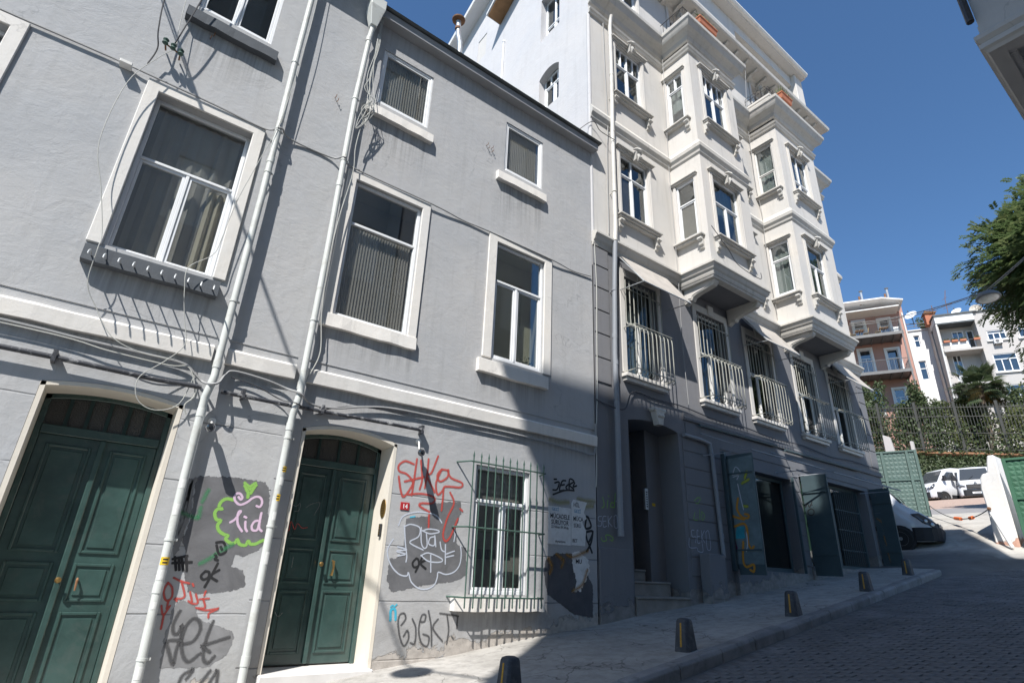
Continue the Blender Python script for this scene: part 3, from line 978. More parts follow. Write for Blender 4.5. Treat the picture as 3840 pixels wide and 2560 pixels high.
def build_grey_houses():
    A = (-0.62, 0.60, 5.09, 7.50)
    B = (2.22, 3.44, 5.07, 7.50)
    Cw = (5.06, 6.24, 5.13, 7.50)
    Dw = (2.31, 3.35, 9.28, 10.56)
    E = (5.13, 6.14, 9.28, 10.55)
    F = (-0.54, 0.51, 9.29, 10.58)
    Z0 = (-3.40, -2.20, 5.09, 7.50)
    G = (4.92, 6.02, 1.34, 3.25)
    mb = MB(TF())
    wall_faces(mb, -4.2, SPLIT, -0.8, 11.55, [A + (.16,), F + (.08,), Z0 + (.16,), (-0.69, 0.68, -0.05, 3.43, .48, 0.08)])
    mb.build('front_wall', 'wall_grey_left', GL, recalc=False)
    mb = MB(TF())
    wall_faces(mb, SPLIT, 7.60, -0.6, 11.10, [B + (.10,), Cw + (.10,), Dw + (.06,), E + (.06,), G + (.10,), (2.11, 3.51, 0.40, 3.46, .48, 0.12)])
    mb.build('front_wall', 'wall_grey', GR, recalc=False)
    # bodies behind the fronts
    MB().box(-4.2, SPLIT, 2.2, 9.0, -0.8, 11.55).box(-4.2, -4.0, 0.02, 2.2, -0.8, 11.55).build('rear_body', 'wall_grey_left', GL)
    MB().box(SPLIT, 7.60, 2.2, 9.0, -0.6, 11.10).build('rear_body', 'wall_grey', GR)
    # eaves: boxed soffit, metal edge and roof slope
    e = MB()
    e.box(SPLIT + 0.16, 7.70, -0.19, 0.3, 11.10, 11.28)
    e.build('eave', 'eave_grey', GR, bevel=0.01)
    e = MB()
    e.prism([(-0.27, 11.30), (-0.22, 11.285), (0.4, 11.30), (5.6, 13.8), (5.6, 13.84), (0.4, 11.42), (-0.22, 11.36)], SPLIT + 0.14, 7.76, 'x')
    e.build('roof', 'eave_metal', GR)
    e = MB()
    e.box(-4.2, SPLIT - 0.02, -0.34, 0.3, 11.55, 11.72)
    e.build('eave', 'eave_grey', GL, bevel=0.01)
    MB().prism([(-0.42, 11.74), (0.4, 11.75), (5.6, 14.2), (5.6, 14.3), (0.4, 11.86), (-0.42, 11.82)], -4.2, SPLIT + 0.02, 'x').build('roof', 'eave_metal', GL)
    # string course: one plaster band with a thin fillet line above
    rnd = random.Random(4)
    def course(a, b, par, seed):
        s = MB(TF())
        n = max(2, int((b - a) / 0.35))
        vs, fs = [], []
        r = random.Random(seed)
        for i in range(n + 1):
            u = a + (b - a) * i / n
            j, j2 = r.uniform(-.006, .006), r.uniform(-.006, .006)
            vs += [(u, 0.001, 3.955 + j), (u, -0.075 + j2, 3.955 + j), (u, -0.085 + j2, 4.13), (u, -0.06, 4.16 + j), (u, 0.001, 4.17)]
        for i in range(n):
            for k in range(5):
                fs.append((i * 5 + k, i * 5 + (k + 1) % 5, (i + 1) * 5 + (k + 1) % 5, (i + 1) * 5 + k))
        fs += [(0, 1, 2, 3, 4), tuple(n * 5 + k for k in range(5))[::-1]]
        s.add(vs, fs).build('string_course', 'trim_white', par)
        MB(TF()).box(a, b, -0.012, 0.001, 4.285, 4.305).build('fillet', 'wall_grey_left', par)
    course(-4.2, 0.83, GL, 1)
    course(0.99, 1.86, GL, 2)
    course(2.02, 7.59, GR, 3)
    # piano nobile windows
    w = win(GL, TF(), *A, dep=.13, fw=.05, transom=6.52, low=(0.0,), inside='curtain', gmat='glass')
    flat_surround(w, *A, .155, .155)
    rough_sill(w, -0.755, 0.70, 4.79, 5.00, .13, 'sill_grey', seed=2)
    for k in range(10):
        u = -0.66 + k * 0.143
        p = smooth_path([(u, -0.06, 4.86), (u - .004, -0.20, 4.85), (u - 0.004, -0.33, 4.83), (u - .01, -0.40, 4.79), (u - 0.012, -0.42, 4.74)], 3)
        MB().tube(p, 0.0085, 6).build('spike', 'galvanised', w, smooth=True)
    pleat(MB(TF()), 0.30, 0.54, 0.24, 5.1, 6.45, .035, .09, .4).build('curtain', 'curtain_cream', w, smooth=True)
    w = win(GL, TF(), *Z0, dep=.13, fw=.05, transom=6.52, low=(-2.8,), inside='curtain')
    flat_surround(w, *Z0, .155, .155)
    rough_sill(w, -3.5, -2.05, 4.79, 5.00, .13, 'sill_grey', seed=12)
    w = win(GL, TF(), *F, dep=.03, fw=.05, low=(-0.03,), gmat='glass_dark')
    rough_sill(w, -0.65, 0.63, 8.93, 9.13, .12, 'sill_grey', seed=3)
    w = win(GR, TF(), *B, dep=.035, fw=.055, transom=6.71, sash=False, inside='corrugated')
    flat_surround(w, *B, .155, .145)
    rough_sill(w, 2.06, 3.59, 4.85, 5.06, .075, seed=4)
    w = win(GR, TF(), *Cw, dep=.035, fw=.055, transom=6.70, low=(5.60,), inside=None, room='room_pale')
    flat_surround(w, *Cw, .19, .155)
    rough_sill(w, 4.78, 6.33, 4.81, 5.05, .10, seed=5)
    MB(TF()).box(5.86, 6.20, .30, .32, 5.15, 6.15).build('inner_wall', 'room_pale', w)
    s = MB()
    rr = random.Random(9)
    for k in range(60):
        c = Vector((6.02 + rr.uniform(-.13, .13), 0.24 + rr.uniform(-.06, .06), 5.22 + rr.uniform(0, .2)))
        a = Vector((rr.uniform(-1, 1), rr.uniform(-1, 1), rr.uniform(-1, 1))) * .035
        b = Vector((rr.uniform(-1, 1), rr.uniform(-1, 1), rr.uniform(-1, 1))) * .02
        s.add([tuple(c), tuple(c + a + b), tuple(c + a * 2), tuple(c + a - b)], [(0, 1, 2, 3)])
    s.build('potted_leaves', 'leaf_bush', w)
    # upper windows
    w = win(GR, TF(), *Dw, dep=.02, fw=.05, inside='corrugated')
    rough_sill(w, 2.14, 3.45, 8.94, 9.13, .10, seed=6)
    w = win(GR, TF(), *E, dep=.02, fw=.05, inside='corrugated')
    rough_sill(w, 4.94, 6.20, 8.94, 9.13, .10, seed=7)
    # barred ground-floor window
    w = win(GR, TF(), *G, dep=.04, fw=.06, transom=2.70, low=(5.52,), inside='slats', room='room_grey', room_d=.5)
    rough_sill(w, 4.62, 6.30, 1.12, 1.31, .12, seed=8)
    MB(TF()).box(4.97, 5.98, .42, .46, 1.85, 2.0).build('interior_rail', 'timber_dark', w)
    r = .0115
    g = None
    for z in (2.265, 3.235, 1.31):
        t_ = MB().tube([(4.55, 0.0, z), (4.66, -.25, z), (6.16, -.25, z), (6.24, 0.0, z)], .0125, 6)
        if g is None: g = t_.build('window_grille', 'iron_green', GR, smooth=True)
        else: t_.build('rail', 'iron_green', g, smooth=True)
    bm_ = MB().tube([(0, 0, 1.20), (0, 0, 3.31)], r, 6).tube([(0, 0, 3.30), (0, 0, 3.325), (0, 0, 3.40)], [.010, .017, .001], 6).tube([(0, 0, 1.16), (0, 0, 1.18), (0, 0, 1.21)], [.002, .014, .009], 6).mesh('bar', 'iron_green', True)
    for k in range(11):
        link('bar', bm_, g, (4.705 + k * 0.1415, -.25, 0.0))
build_grey_houses()

# ------------------------------------------------------------------ green double doors
def panel_leaf(door, u0, u1, z0, z1, d, rows, mat='door_green', name='door_leaf'):
    lf = MB(TF()).box(u0, u1, d, d + .05, z0, z1).build(name, mat, door, bevel=.004)
    st = .085
    for (a, b) in rows:
        o = MB(TF())
        # raised mould frame then a flush panel
        x0, x1 = u0 + st, u1 - st
        o.box(x0, x0 + .03, d - .018, d - .001, a, b).box(x1 - .03, x1, d - .018, d - .001, a, b)
        o.box(x0 + .03, x1 - .03, d - .018, d - .001, a, a + .03).box(x0 + .03, x1 - .03, d - .018, d - .001, b - .03, b)
        o.build('panel_mould', mat, door, bevel=.006)
        MB(TF()).box(x0 + .06, x1 - .06, d - .012, d - .001, a + .06, b - .06).build('door_panel', mat, door, bevel=.008)
    return lf

def double_door(par, u0, u1, zsill, zs, rise, d, um, transom, bars, rows, step):
    pts = arch_pts(u0, u1, zs, rise)
    # lining of the opening (cream plaster) sits just inside the wall reveal
    ln = MB(TF())
    e = .004
    ln.box(u0 + e, u0 + .05, -.004, d, zsill, zs).box(u1 - .05, u1 - e, -.004, d, zsill, zs)
    pin = [(p[0] * 1.0, p[1] - .05) for p in pts]
    n = len(pts)
    vs = [(p[0], -.004, p[1] - e) for p in pts] + [(p[0], -.004, p[1] - .05) for p in pts] + [(p[0], d, p[1] - e) for p in pts] + [(p[0], d, p[1] - .05) for p in pts]
    fs = []
    for k in range(n - 1):
        fs += [(k, k + 1, n + k + 1, n + k), (n + k, n + k + 1, 3 * n + k + 1, 3 * n + k), (k, k + 1, 2 * n + k + 1, 2 * n + k)]
    ln.add(vs, fs)
    ln.build('door_lining', 'door_reveal', par)
    a, b = u0 + .052, u1 - .052
    fr = MB(TF())
    fr.box(a, a + .06, d - .02, d + .06, zsill, zs).box(b - .06, b, d - .02, d + .06, zsill, zs)
    fr.box(a + .06, b - .06, d - .03, d + .06, transom - .05, transom + .05)
    apts = arch_pts(a, b, zs - .03, rise)
    fr.prism(apts + [(p[0], p[1] - .07) for p in apts[::-1]], d - .02, d + .06, 'y')
    door = fr.build('double_door', 'door_green', par, bevel=.006)
    # fanlight with glazing bars and obscured panes
    us = [a + .06 + (b - a - .12) * k / bars for k in range(bars + 1)]
    def ztop(u):
        best = min(range(len(apts)), key=lambda i: abs(apts[i][0] - u))
        return apts[best][1] - .05
    for k in range(1, bars):
        MB(TF()).box(us[k] - .018, us[k] + .018, d - .01, d + .04, transom + .05, ztop(us[k])).build('glazing_bar', 'door_green_dark', door)
    for k in range(bars):
        l, r_ = us[k] + (.018 if k else 0), us[k + 1] - (.018 if k < bars - 1 else 0)
        MB(TF()).prism([(l, transom + .05), (r_, transom + .05), (r_, ztop(r_)), (l, ztop(l))], d + .01, d + .02, 'y').build('fanlight_pane', 'fan_glass', door)
    MB(TF()).box(a, b, d + .07, d + .09, zsill, zs + rise).build('backing', 'room_dark', door)
    panel_leaf(door, a + .062, um - .004, zsill + .02, transom - .052, d + .012, rows)
    panel_leaf(door, um + .004, b - .062, zsill + .02, transom - .052, d + .0125, rows)
    MB(TF()).box(um - .03, um + .03, d - .03, d + .011, zsill + .03, transom - .055).build('cover_strip', 'door_green', door, bevel=.008)
    # knob and pull
    zk = rows[1][0] + (rows[1][1] - rows[1][0]) * .55
    MB().lathe((um - .005, d - .03, zk), [(.008, 0), (.010, .035), (.026, .045), (.030, .06), (.02, .075), (.004, .078)], 12, (0, -1, 0)).build('door_knob', 'brass', door, smooth=True)
    if step:
        MB().tube([(um + .17, d - .01, zk + .05), (um + .17, d - .06, zk + .04), (um + .175, d - .07, zk - .04), (um + .17, d - .05, zk - .13), (um + .17, d - .01, zk - .13)], [.012, .018, .012, .016, .012], 8).build('pull_handle', 'brass', door, smooth=True)
    else:
        MB().tube([(um + .16, d - .01, zk + .02), (um + .16, d - .05, zk), (um + .165, d - .05, zk - .10)], [.01, .012, .008], 8).build('pull_handle', 'rust', door, smooth=True)
    th = MB().box(u0 + .004, u1 - .004, -.10, d + .05, zsill - .25, zsill).build('threshold', 'marble', par, bevel=.015)
    return door

m_, nt_, b_ = _mat('fan_glass')
tc_ = N(nt_, 'ShaderNodeTexCoord').outputs['Object']
b_.inputs['Base Color'].default_value = (0.045, 0.045, 0.042, 1)
b_.inputs['Roughness'].default_value = 0.25
bumpn(nt_, b_, [(noise(nt_, tc_, 90, 3), 1.0, 0.01)])
double_door(GL, -0.69, 0.68, 0.02, 3.35, .08, .45, .02, 2.93, 6, [(0.16, 1.08), (1.18, 1.56), (1.66, 2.78)], False)
double_door(GR, 2.11, 3.51, 0.46, 3.34, .12, .45, 2.79, 2.98, 4, [(0.60, 1.34), (1.42, 1.86), (1.96, 2.84)], True)

# ------------------------------------------------------------------ cream apartment building on the right
CB = root('apartment_building', 'tall cream apartment building with two projecting bays over a slate ground floor', 'apartment building', (14, 0, 1.6))
BX0, BX1 = 7.62, 20.60
BAYS = [(10.75, 12.95), (15.45, 18.0)]
BD = 0.95
PATH = [(BX0, 0), (10.75, 0), (10.75, -BD), (12.95, -BD), (12.95, 0), (15.45, 0), (15.45, -BD), (18.0, -BD), (18.0, 0), (BX1, 0), (BX1, 4.0)]

def scroll_block(w, T, u, z, s=1.0, name='keystone'):
    """carved keystone: tapering block, volute on top and a leaf drop"""
    m = MB(T)
    m.add([(u - .07 * s, -.04, z - .10 * s), (u + .07 * s, -.04, z - .10 * s), (u + .10 * s, -.06, z + .17 * s), (u - .10 * s, -.06, z + .17 * s),
           (u - .06 * s, -.11 * s - .03, z - .08 * s), (u + .06 * s, -.11 * s - .03, z - .08 * s), (u + .09 * s, -.17 * s - .03, z + .12 * s), (u - .09 * s, -.17 * s - .03, z + .12 * s)],
          [(0, 1, 5, 4), (1, 2, 6, 5), (2, 3, 7, 6), (3, 0, 4, 7), (4, 5, 6, 7)])
    m.tube([(u - .16 * s, -.13 * s - .02, z + .17 * s), (u - .08 * s, -.17 * s - .02, z + .19 * s), (u, -.20 * s - .02, z + .165 * s), (u + .08 * s, -.17 * s - .02, z + .19 * s), (u + .16 * s, -.13 * s - .02, z + .17 * s)], [.02 * s, .045 * s, .06 * s, .045 * s, .02 * s], 7)
    m.tube([(u, -.15 * s - .02, z + .05 * s), (u, -.17 * s - .02, z - .03 * s), (u, -.12 * s - .02, z - .13 * s)], [.05 * s, .045 * s, .012 * s], 6)
    return m.build(name, 'moulding_cream', w, smooth=True)

def sill_bracket(w, T, u, z, s=1.0):
    m = MB(T)
    prof = [(0, 0), (-.14, 0), (-.16, -.05), (-.12, -.09), (-.09, -.12), (-.10, -.17), (-.06, -.22), (-.05, -.30), (0, -.33)]
    h = .055 * s
    n = len(prof)
    vs = [(u - h, p[0] * s, z + p[1] * s) for p in prof] + [(u + h, p[0] * s, z + p[1] * s) for p in prof]
    m.add(vs, [list(range(n)), list(range(n, 2 * n))[::-1]] + [(i, (i + 1) % n, (i + 1) % n + n, i + n) for i in range(n)])
    m.tube([(u - h - .012, -.12 * s, z - .045 * s), (u + h + .012, -.12 * s, z - .045 * s)], .038 * s, 8)
    m.tube([(u - h - .008, -.075 * s, z - .20 * s), (u + h + .008, -.075 * s, z - .20 * s)], .028 * s, 8)
    return m.build('sill_bracket', 'moulding_cream', w, smooth=True)

def ornate(w, T, u0, u1, z0, z1, key=True, brackets='both', o=.13):
    """moulded jambs, a small head cornice, sill on carved brackets"""
    for a, b in ((u0 - o, u0), (u1, u1 + o)):
        s = MB(T).box(a, b, -.03, .002, z0 - .06, z1 + .02)
        s.box(a + .03, b - .03, -.05, -.029, z0 - .06, z1 + .02)
        s.build('jamb', 'wall_cream', w, bevel=.008)
    hd = MB(T)
    for k, (out, za, zb, ex) in enumerate(((.05, z1 + .02, z1 + .07, 0), (.09, z1 + .072, z1 + .10, .03), (.13, z1 + .102, z1 + .15, .06))):
        hd.box(u0 - o - ex, u1 + o + ex, -out, .001, za, zb)
    hd.build('window_head', 'moulding_cream', w, bevel=.006)
    sl_ = MB(T)
    ov = .10
    sl_.box(u0 - o - ov, u1 + o + ov, -.19, .001, z0 - .11, z0 - .065)
    sl_.box(u0 - o - ov + .03, u1 + o + ov - .03, -.15, .001, z0 - .16, z0 - .112)
    sl_.box(u0 - o - ov + .06, u1 + o + ov - .06, -.10, .001, z0 - .21, z0 - .162)
    sl_.build('sill', 'moulding_cream', w, bevel=.006)
    if brackets:
        for u in ((u0 - o - .01, u1 + o + .01) if brackets == 'both' else (u0 - o - .01,) if brackets == 'left' else (u1 + o,)):
            sill_bracket(w, T, u, z0 - .213)
    if key:
        scroll_block(w, T, (u0 + u1) / 2, z1 + .03)

def build_cream():
    # openings ---------------------------------------------------------------
    lowwin = [(8.60, 9.72), (11.28, 12.48), (13.48, 14.66), (15.96, 17.08), (18.12, 19.24)]
    holes = [(a, b, 5.72, 8.06, .16) for a, b in lowwin]
    upw = [(8.66, 9.72), (13.55, 14.65), (18.35, 19.40)]
    holes_up = []
    for a, b in upw:
        holes_up += [(a, b, 9.78, 11.72, .12), (a, b, 13.66, 15.60, .12), (a, b, 17.42, 19.15, .12)]
    for a, b in ((11.35, 12.30), (16.20, 17.15)):
        holes_up.append((a, b, 17.08, 19.25, .2))
    ent = (8.56, 10.18, 1.05, 4.78, 1.05, .10)
    shop1 = (11.85, 14.80, 1.95, 4.24, .35)
    shop2 = (15.25, 19.20, 2.15, 4.44, .35)
    mb = MB(TF())
    wall_faces(mb, BX0, BX1, 0.2, 8.56, holes + [ent, shop1, shop2])
    mb.build('ground_wall', 'wall_slate', CB, recalc=False)
    mb = MB(TF())
    wall_faces(mb, BX0, BX1, 8.56, 19.6, holes_up)
    mb.build('front_wall', 'wall_cream', CB, recalc=False)
    # flank above the neighbour's roof, with its gable top
    m = MB(TS(BX0))
    sh = [(1.20, 2.08, 13.90, 15.40, .22, .18), (1.20, 2.08, 16.85, 18.70, .22), (5.36, 5.94, 19.42, 20.55, .20)]
    wall_faces(m, 0, 9.0, 8.0, 21.0, sh)
    m.add([(0, 0, 21.0), (9.0, 0, 21.0), (9.0, 0, 21.02), (5.0, 0, 22.70), (2.2, 0, 23.6), (0, 0, 22.3)], [(0, 1, 2, 3, 4, 5)])
    m.build('flank_wall', 'wall_side_white', CB, recalc=False)
    MB().box(BX1 - .25, BX1, 0.004, 9.0, 0.2, 22.0).build('far_flank', 'wall_cream', CB)
    MB().box(BX0 + .02, BX1 - .26, 2.6, 9.0, 0.2, 21.0).build('rear_body', 'wall_cream', CB)
    # slightly rounded corner strip of the flank
    MB().tube([(BX0 + .035, .035, 8.6), (BX0 + .035, .035, 16.0)], .055, 10).build('corner_bead', 'wall_side_white', CB, smooth=True)
    w = win(CB, TS(BX0), 1.20, 2.08, 13.90, 15.36, dep=.22, transom=14.95, low=(1.64,), up=(1.49, 1.79), gmat='glass_dark')
    w = win(CB, TS(BX0), 1.20, 2.08, 16.85, 18.70, dep=.22, transom=17.5, low=(1.64,), up=(1.64,), gmat='glass_dark')
    w = win(CB, TS(BX0), 5.36, 5.94, 19.42, 20.55, dep=.20, gmat='glass_dark')
    # verge of the roof and a timber-lined canopy on the flank
    def slope_slab(name, y0, z0, y1, z1, x0, x1, th, mat):
        return MB().prism([(y0, z0), (y1, z1), (y1, z1 + th), (y0, z0 + th)], x0, x1, 'x').build(name, mat, CB)
    slope_slab('roof_verge', 9.0, 20.95, 2.0, 23.65, BX0 - .42, BX0 + .3, .16, 'far_white')
    slope_slab('roof_tiles', 9.1, 21.10, 1.9, 23.88, BX0 - .46, BX1, .07, 'tile_red')
    slope_slab('verge_drip', 9.1, 20.85, 2.0, 23.6, BX0 - .50, BX0 - .425, .22, 'pvc_aged')
    slope_slab('canopy_soffit', 4.45, 20.02, 2.2, 21.40, BX0 - .55, BX0 - .005, .05, 'timber_soffit')
    slope_slab('canopy', 4.50, 20.065, 2.1, 21.53, BX0 - .60, BX0 - .004, .10, 'far_white')
    MB().tube([(BX0 - .04, 4.08, 14.2), (BX0 - .04, 4.10, 18.86)], .035, 8).tube([(BX0 - .04, 4.10, 18.78), (BX0 - .04, 4.10, 18.82)], .05, 8).build('vent_pipe', 'pvc', CB, smooth=True)
    # bays ---------------------------------------------------------------------
    for bi, (x0, x1) in enumerate(BAYS):
        b = MB()
        sub = MB(TS(x0))
        if bi == 0:
            sideh = [(-.70, -.12, 9.80, 11.55), (-.66, -.10, 13.66, 15.42)]
            fr = [(11.20, 12.36, 9.78, 11.72), (11.30, 12.42, 13.64, 15.58)]
        else:
            sideh = [(-.72, -.08, 9.82, 11.62), (-.72, -.10, 13.62, 15.42)]
            fr = [(16.05, 17.18, 9.80, 11.72), (16.12, 17.22, 13.62, 15.40)]
        wall_faces(sub, -BD, 0, 8.70, 16.3, [h + (.07,) for h in sideh])
        sub.build('bay_side', 'wall_cream', CB, recalc=False)
        sub = MB(TF(-BD))
        wall_faces(sub, x0, x1, 8.70, 16.3, [h + (.10,) for h in fr])
        sub.build('bay_front', 'wall_cream', CB, recalc=False)
        MB().add([(x1, -BD, 8.7), (x1, 0, 8.7), (x1, 0, 16.3), (x1, -BD, 16.3)], [(0, 1, 2, 3)]).build('bay_side', 'wall_cream', CB)
        MB().box(x0 + .14, x1 - .14, -BD + .14, -.002, 8.50, 8.58).build('bay_soffit', 'wall_slate', CB)
        # parapet of the balcony on top
        p = MB()
        sweep(p, [(x0, 0), (x0, -BD), (x1, -BD), (x1, 0)], [(0, 17.02), (.0, 17.40), (.03, 17.42), (.03, 17.49), (-.14, 17.50), (-.14, 17.02)])
        p.build('parapet', 'wall_cream', CB)
        MB().box(x0 + .002, x1 - .002, -BD + .002, 0, 16.9, 17.04).build('balcony_floor', 'moulding_cream', CB)
        # consoles under the bay
        prof = [(0, 8.55), (-.80, 8.55), (-.90, 8.50), (-.92, 8.40), (-.85, 8.32), (-.62, 8.28), (-.42, 8.25), (-.27, 8.20), (-.22, 8.12), (-.14, 8.14), (-.06, 8.08), (0, 8.06)]
        for cx in (x0 + .10, x1 - .26):
            c_ = MB().prism(prof, cx, cx + .17, 'x').build('console', 'moulding_cream', CB, bevel=.012)
            MB().prism([(p_[0] * .86 - .02, 8.53 + (p_[1] - 8.55) * .84) for p_ in prof], cx - .015, cx + .185, 'x').build('console_face', 'wall_cream', c_, bevel=.008)
        # windows
        T = TF(-BD)
        ins = [[('half', .45, (11.78,), ()), (None, .5, (11.86,), (11.58, 11.86, 12.14))], [('sheer', .5, (16.62,), ()), ('half', .5, (16.67,), (16.67,))]][bi]
        for k, h in enumerate(fr):
            zt = [10.95, 14.86][k] if bi == 0 else [10.96, 14.22][k]
            w = win(CB, T, *h, dep=.05, fw=.05, transom=zt, low=ins[k][2], up=ins[k][3], inside=ins[k][0], ratio=ins[k][1], gmat='glass_dark', room_d=.45, flare=0)
            ornate(w, T, *h)
        T = TS(x0)
        for k, h in enumerate(sideh):
            if bi == 0:
                a = [dict(inside='board', ratio=.62, transom=10.9), dict(inside='half', ratio=.35, transom=14.93, up=(-.38,))][k]
            else:
                a = [dict(inside='sheer', transom=11.05), dict(inside='sheer', transom=14.38, fmat='pvc_aged')][k]
            w = win(CB, T, *h, dep=.02, fw=.05, gmat='glass', room_d=.28, flare=0, **a)
            s = MB(T)
            u0, u1, z0, z1 = h
            s.box(u0 - .08, u0, -.03, .002, z0 - .05, z1 + .05)
            s.build('jamb', 'wall_cream', w, bevel=.006)
            MB(T).box(u1, min(u1 + .08, -.005), -.03, .002, z0 - .05, z1 + .05).build('jamb', 'wall_cream', w, bevel=.006)
            s = MB(T)
            s.box(u0 - .10, min(u1 + .1, -.004), -.07, .001, z1 + .055, z1 + .10).box(u0 - .12, min(u1 + .12, -.004), -.10, .001, z1 + .102, z1 + .14)
            s.build('window_head', 'moulding_cream', w, bevel=.005)
            s = MB(T)
            s.box(u0 - .16, min(u1 + .12, -.004), -.17, .001, z0 - .12, z0 - .07).box(u0 - .12, min(u1 + .1, -.004), -.12, .001, z0 - .18, z0 - .122)
            s.build('sill', 'moulding_cream', w, bevel=.006)
            sill_bracket(w, T, u0 - .06, z0 - .182, .95)
    # wall windows of the upper floors -----------------------------------------
    for i, (a, b) in enumerate(upw):
        mid = (a + b) / 2
        w = win(CB, TF(), a, b, 9.78, 11.72, dep=.06, fw=.05, transom=11.12, low=(mid - .05,), up=(mid - .05,), inside='board' if i == 0 else None, ratio=.62, gmat='glass_dark')
        ornate(w, TF(), a, b, 9.78, 11.72)
        w = win(CB, TF(), a, b, 13.66, 15.60, dep=.06, fw=.05, transom=14.95, low=(mid,), up=(a + .28, mid, b - .28), gmat='glass_dark')
        ornate(w, TF(), a, b, 13.66, 15.60)
        w = win(CB, TF(), a, b, 17.42, 19.15, dep=.06, fw=.05, transom=18.6, low=(mid,), up=(mid,), gmat='glass_dark')
        ornate(w, TF(), a, b, 17.42, 19.15)
    for a, b in ((11.35, 12.30), (16.20, 17.15)):
        w = win(CB, TF(), a, b, 17.08, 19.25, dep=.15, fw=.06, low=((a + b) / 2,), gmat='glass_dark', name='balcony_door')
        s = MB(TF())
        s.prism([(a - .12, 17.05), (a, 17.05), (a, 19.25), (b, 19.25), (b, 17.05), (b + .12, 17.05), (b + .12, 19.4), (a - .12, 19.4)], -.04, .002, 'y')
        s.build('window_surround', 'wall_cream', w, bevel=.006)
        scroll_block(w, TF(), (a + b) / 2, 19.22)
    # mouldings ----------------------------------------------------------------
    m = MB()
    sweep(m, PATH, [(0, 8.52), (.03, 8.52), (.05, 8.58), (.05, 8.62), (.09, 8.66), (.12, 8.74), (.16, 8.78), (.16, 8.83), (.05, 8.88), (0, 8.90)])
    m.build('string_course', 'moulding_cream', CB)
    for x0, x1 in BAYS:
        m = MB()
        sweep(m, [(x0, -.005), (x0, -BD), (x1, -BD), (x1, -.005)], [(-.16, 8.46), (.0, 8.46), (.015, 8.49), (.015, 8.515), (0, 8.518), (-.16, 8.52)])
        m.build('bay_base_mould', 'moulding_cream', CB)
    m = MB()
    sweep(m, PATH, [(0, 12.20), (.04, 12.26), (.05, 12.32), (.10, 12.40), (.11, 12.50), (.06, 12.60), (.02, 12.68), (0, 12.70)])
    m.build('string_course', 'moulding_cream', CB)
    m = MB()
    sweep(m, PATH, [(0, 15.98), (.05, 16.0), (.07, 16.05), (.04, 16.08), (.08, 16.12), (.10, 16.18), (.0, 16.20)])
    m.build('architrave', 'moulding_cream', CB)
    m = MB()
    sweep(m, PATH, [(0, 16.36), (.06, 16.40), (.10, 16.52), (.18, 16.60), (.27, 16.66), (.30, 16.72), (.33, 16.80), (.37, 16.86), (.38, 16.96), (.10, 17.02), (0, 17.03)])
    m.build('cornice', 'moulding_cream', CB)
    top = [(BX0 - .02, 0), (BX1, 0), (BX1, 4.0)]
    m = MB()
    sweep(m, top, [(0, 19.30), (.05, 19.32), (.08, 19.42), (.14, 19.46), (.58, 19.50), (.62, 19.54), (.64, 19.66), (.60, 19.72), (0, 19.78)])
    m.build('main_cornice', 'moulding_cream', CB)
    mod = MB().prism([(0, 0), (-.48, 0), (-.50, -.06), (-.40, -.12), (-.22, -.12), (-.12, -.22), (0, -.26)], -.06, .06, 'x').mesh('modillion', 'moulding_cream')
    k = 0
    x = BX0 + .3
    while x < BX1 - .1:
        link('modillion', mod, CB, (x, -.002, 19.498))
        x += .62
    # attic storey ---------------------------------------------------------------
    MB().box(BX0, 15.7, 0.004, .3, 19.6, 22.3).build('attic_wall', 'wall_cream', CB)
    MB().box(20.0, BX1, -0.18, .34, 19.76, 22.6).build('attic_pier', 'wall_cream', CB, bevel=.02)
    MB().box(15.702, 20.0, .05, .3, 19.6, 20.55).build('attic_wall', 'wall_cream', CB)
    w = win(CB, TF(), 15.75, 19.98, 20.56, 21.75, dep=.16, fw=.07, low=(16.8, 17.85, 18.9), fmat='pvc_aged', gmat='glass_dark')
    MB().box(15.702, 20.0, .0, .3, 21.76, 22.3).build('attic_wall', 'wall_cream', CB)
    MB().box(BX0 - .1, BX1 + .05, -.34, .5, 22.31, 22.38).build('roof_soffit', 'wall_cream', CB)
    g = MB()
    sweep(g, [(BX0 - .1, -.34), (BX1 + .05, -.34)], [(-.02, 22.37), (.10, 22.39), (.15, 22.46), (.15, 22.52), (.13, 22.53), (0, 22.50), (-.02, 22.50)])
    g.build('gutter', 'pvc_aged', CB)
    MB().prism([(-.42, 22.46), (.5, 22.75), (2.6, 23.8), (2.6, 23.86), (.5, 22.86), (-.42, 22.53)], BX0 - .1, BX1 + .05, 'x').build('roof', 'tile_red', CB)
    MB().box(BX1 - .55, BX1 - .1, .2, .7, 22.3, 23.1).box(BX1 - .6, BX1 - .05, .15, .75, 23.1, 23.2).build('chimney', 'terracotta', CB)
    # quoins ---------------------------------------------------------------------
    for xa, xb in ((BX0 + .03, 8.09), (BX1 - .48, BX1 - .005)):
        z = 5.30
        k = 0
        while z < 8.4:
            h = .545
            MB(TF()).box(xa, xb, -.022, .001, z + .012, min(z + h - .012, 8.50)).build('quoin', 'wall_slate', CB, bevel=.008)
            z += h
    # rusticated bands of the ground floor (to the right of the entrance)
    segs = [(10.30, 11.70), (14.87, 15.16), (19.45, 20.12)]
    for a, b in segs:
        z = 1.75
        while z < 4.35:
            MB(TF()).box(a, b, -.018, .001, z + .01, z + .355).build('rustic_course', 'wall_slate', CB, bevel=.008)
            z += .367
    z = 4.52
    MB(TF()).box(10.45, BX1 - .02, -.020, .001, 4.56, 4.98).build('rustic_course', 'wall_slate', CB, bevel=.008)
    m = MB()
    sweep(m, [(10.4, 0), (BX1, 0), (BX1, 2.0)], [(0, 5.02), (.05, 5.03), (.06, 5.08), (.03, 5.12), (.04, 5.18), (0, 5.20)])
    m.build('band_mould', 'wall_slate', CB)
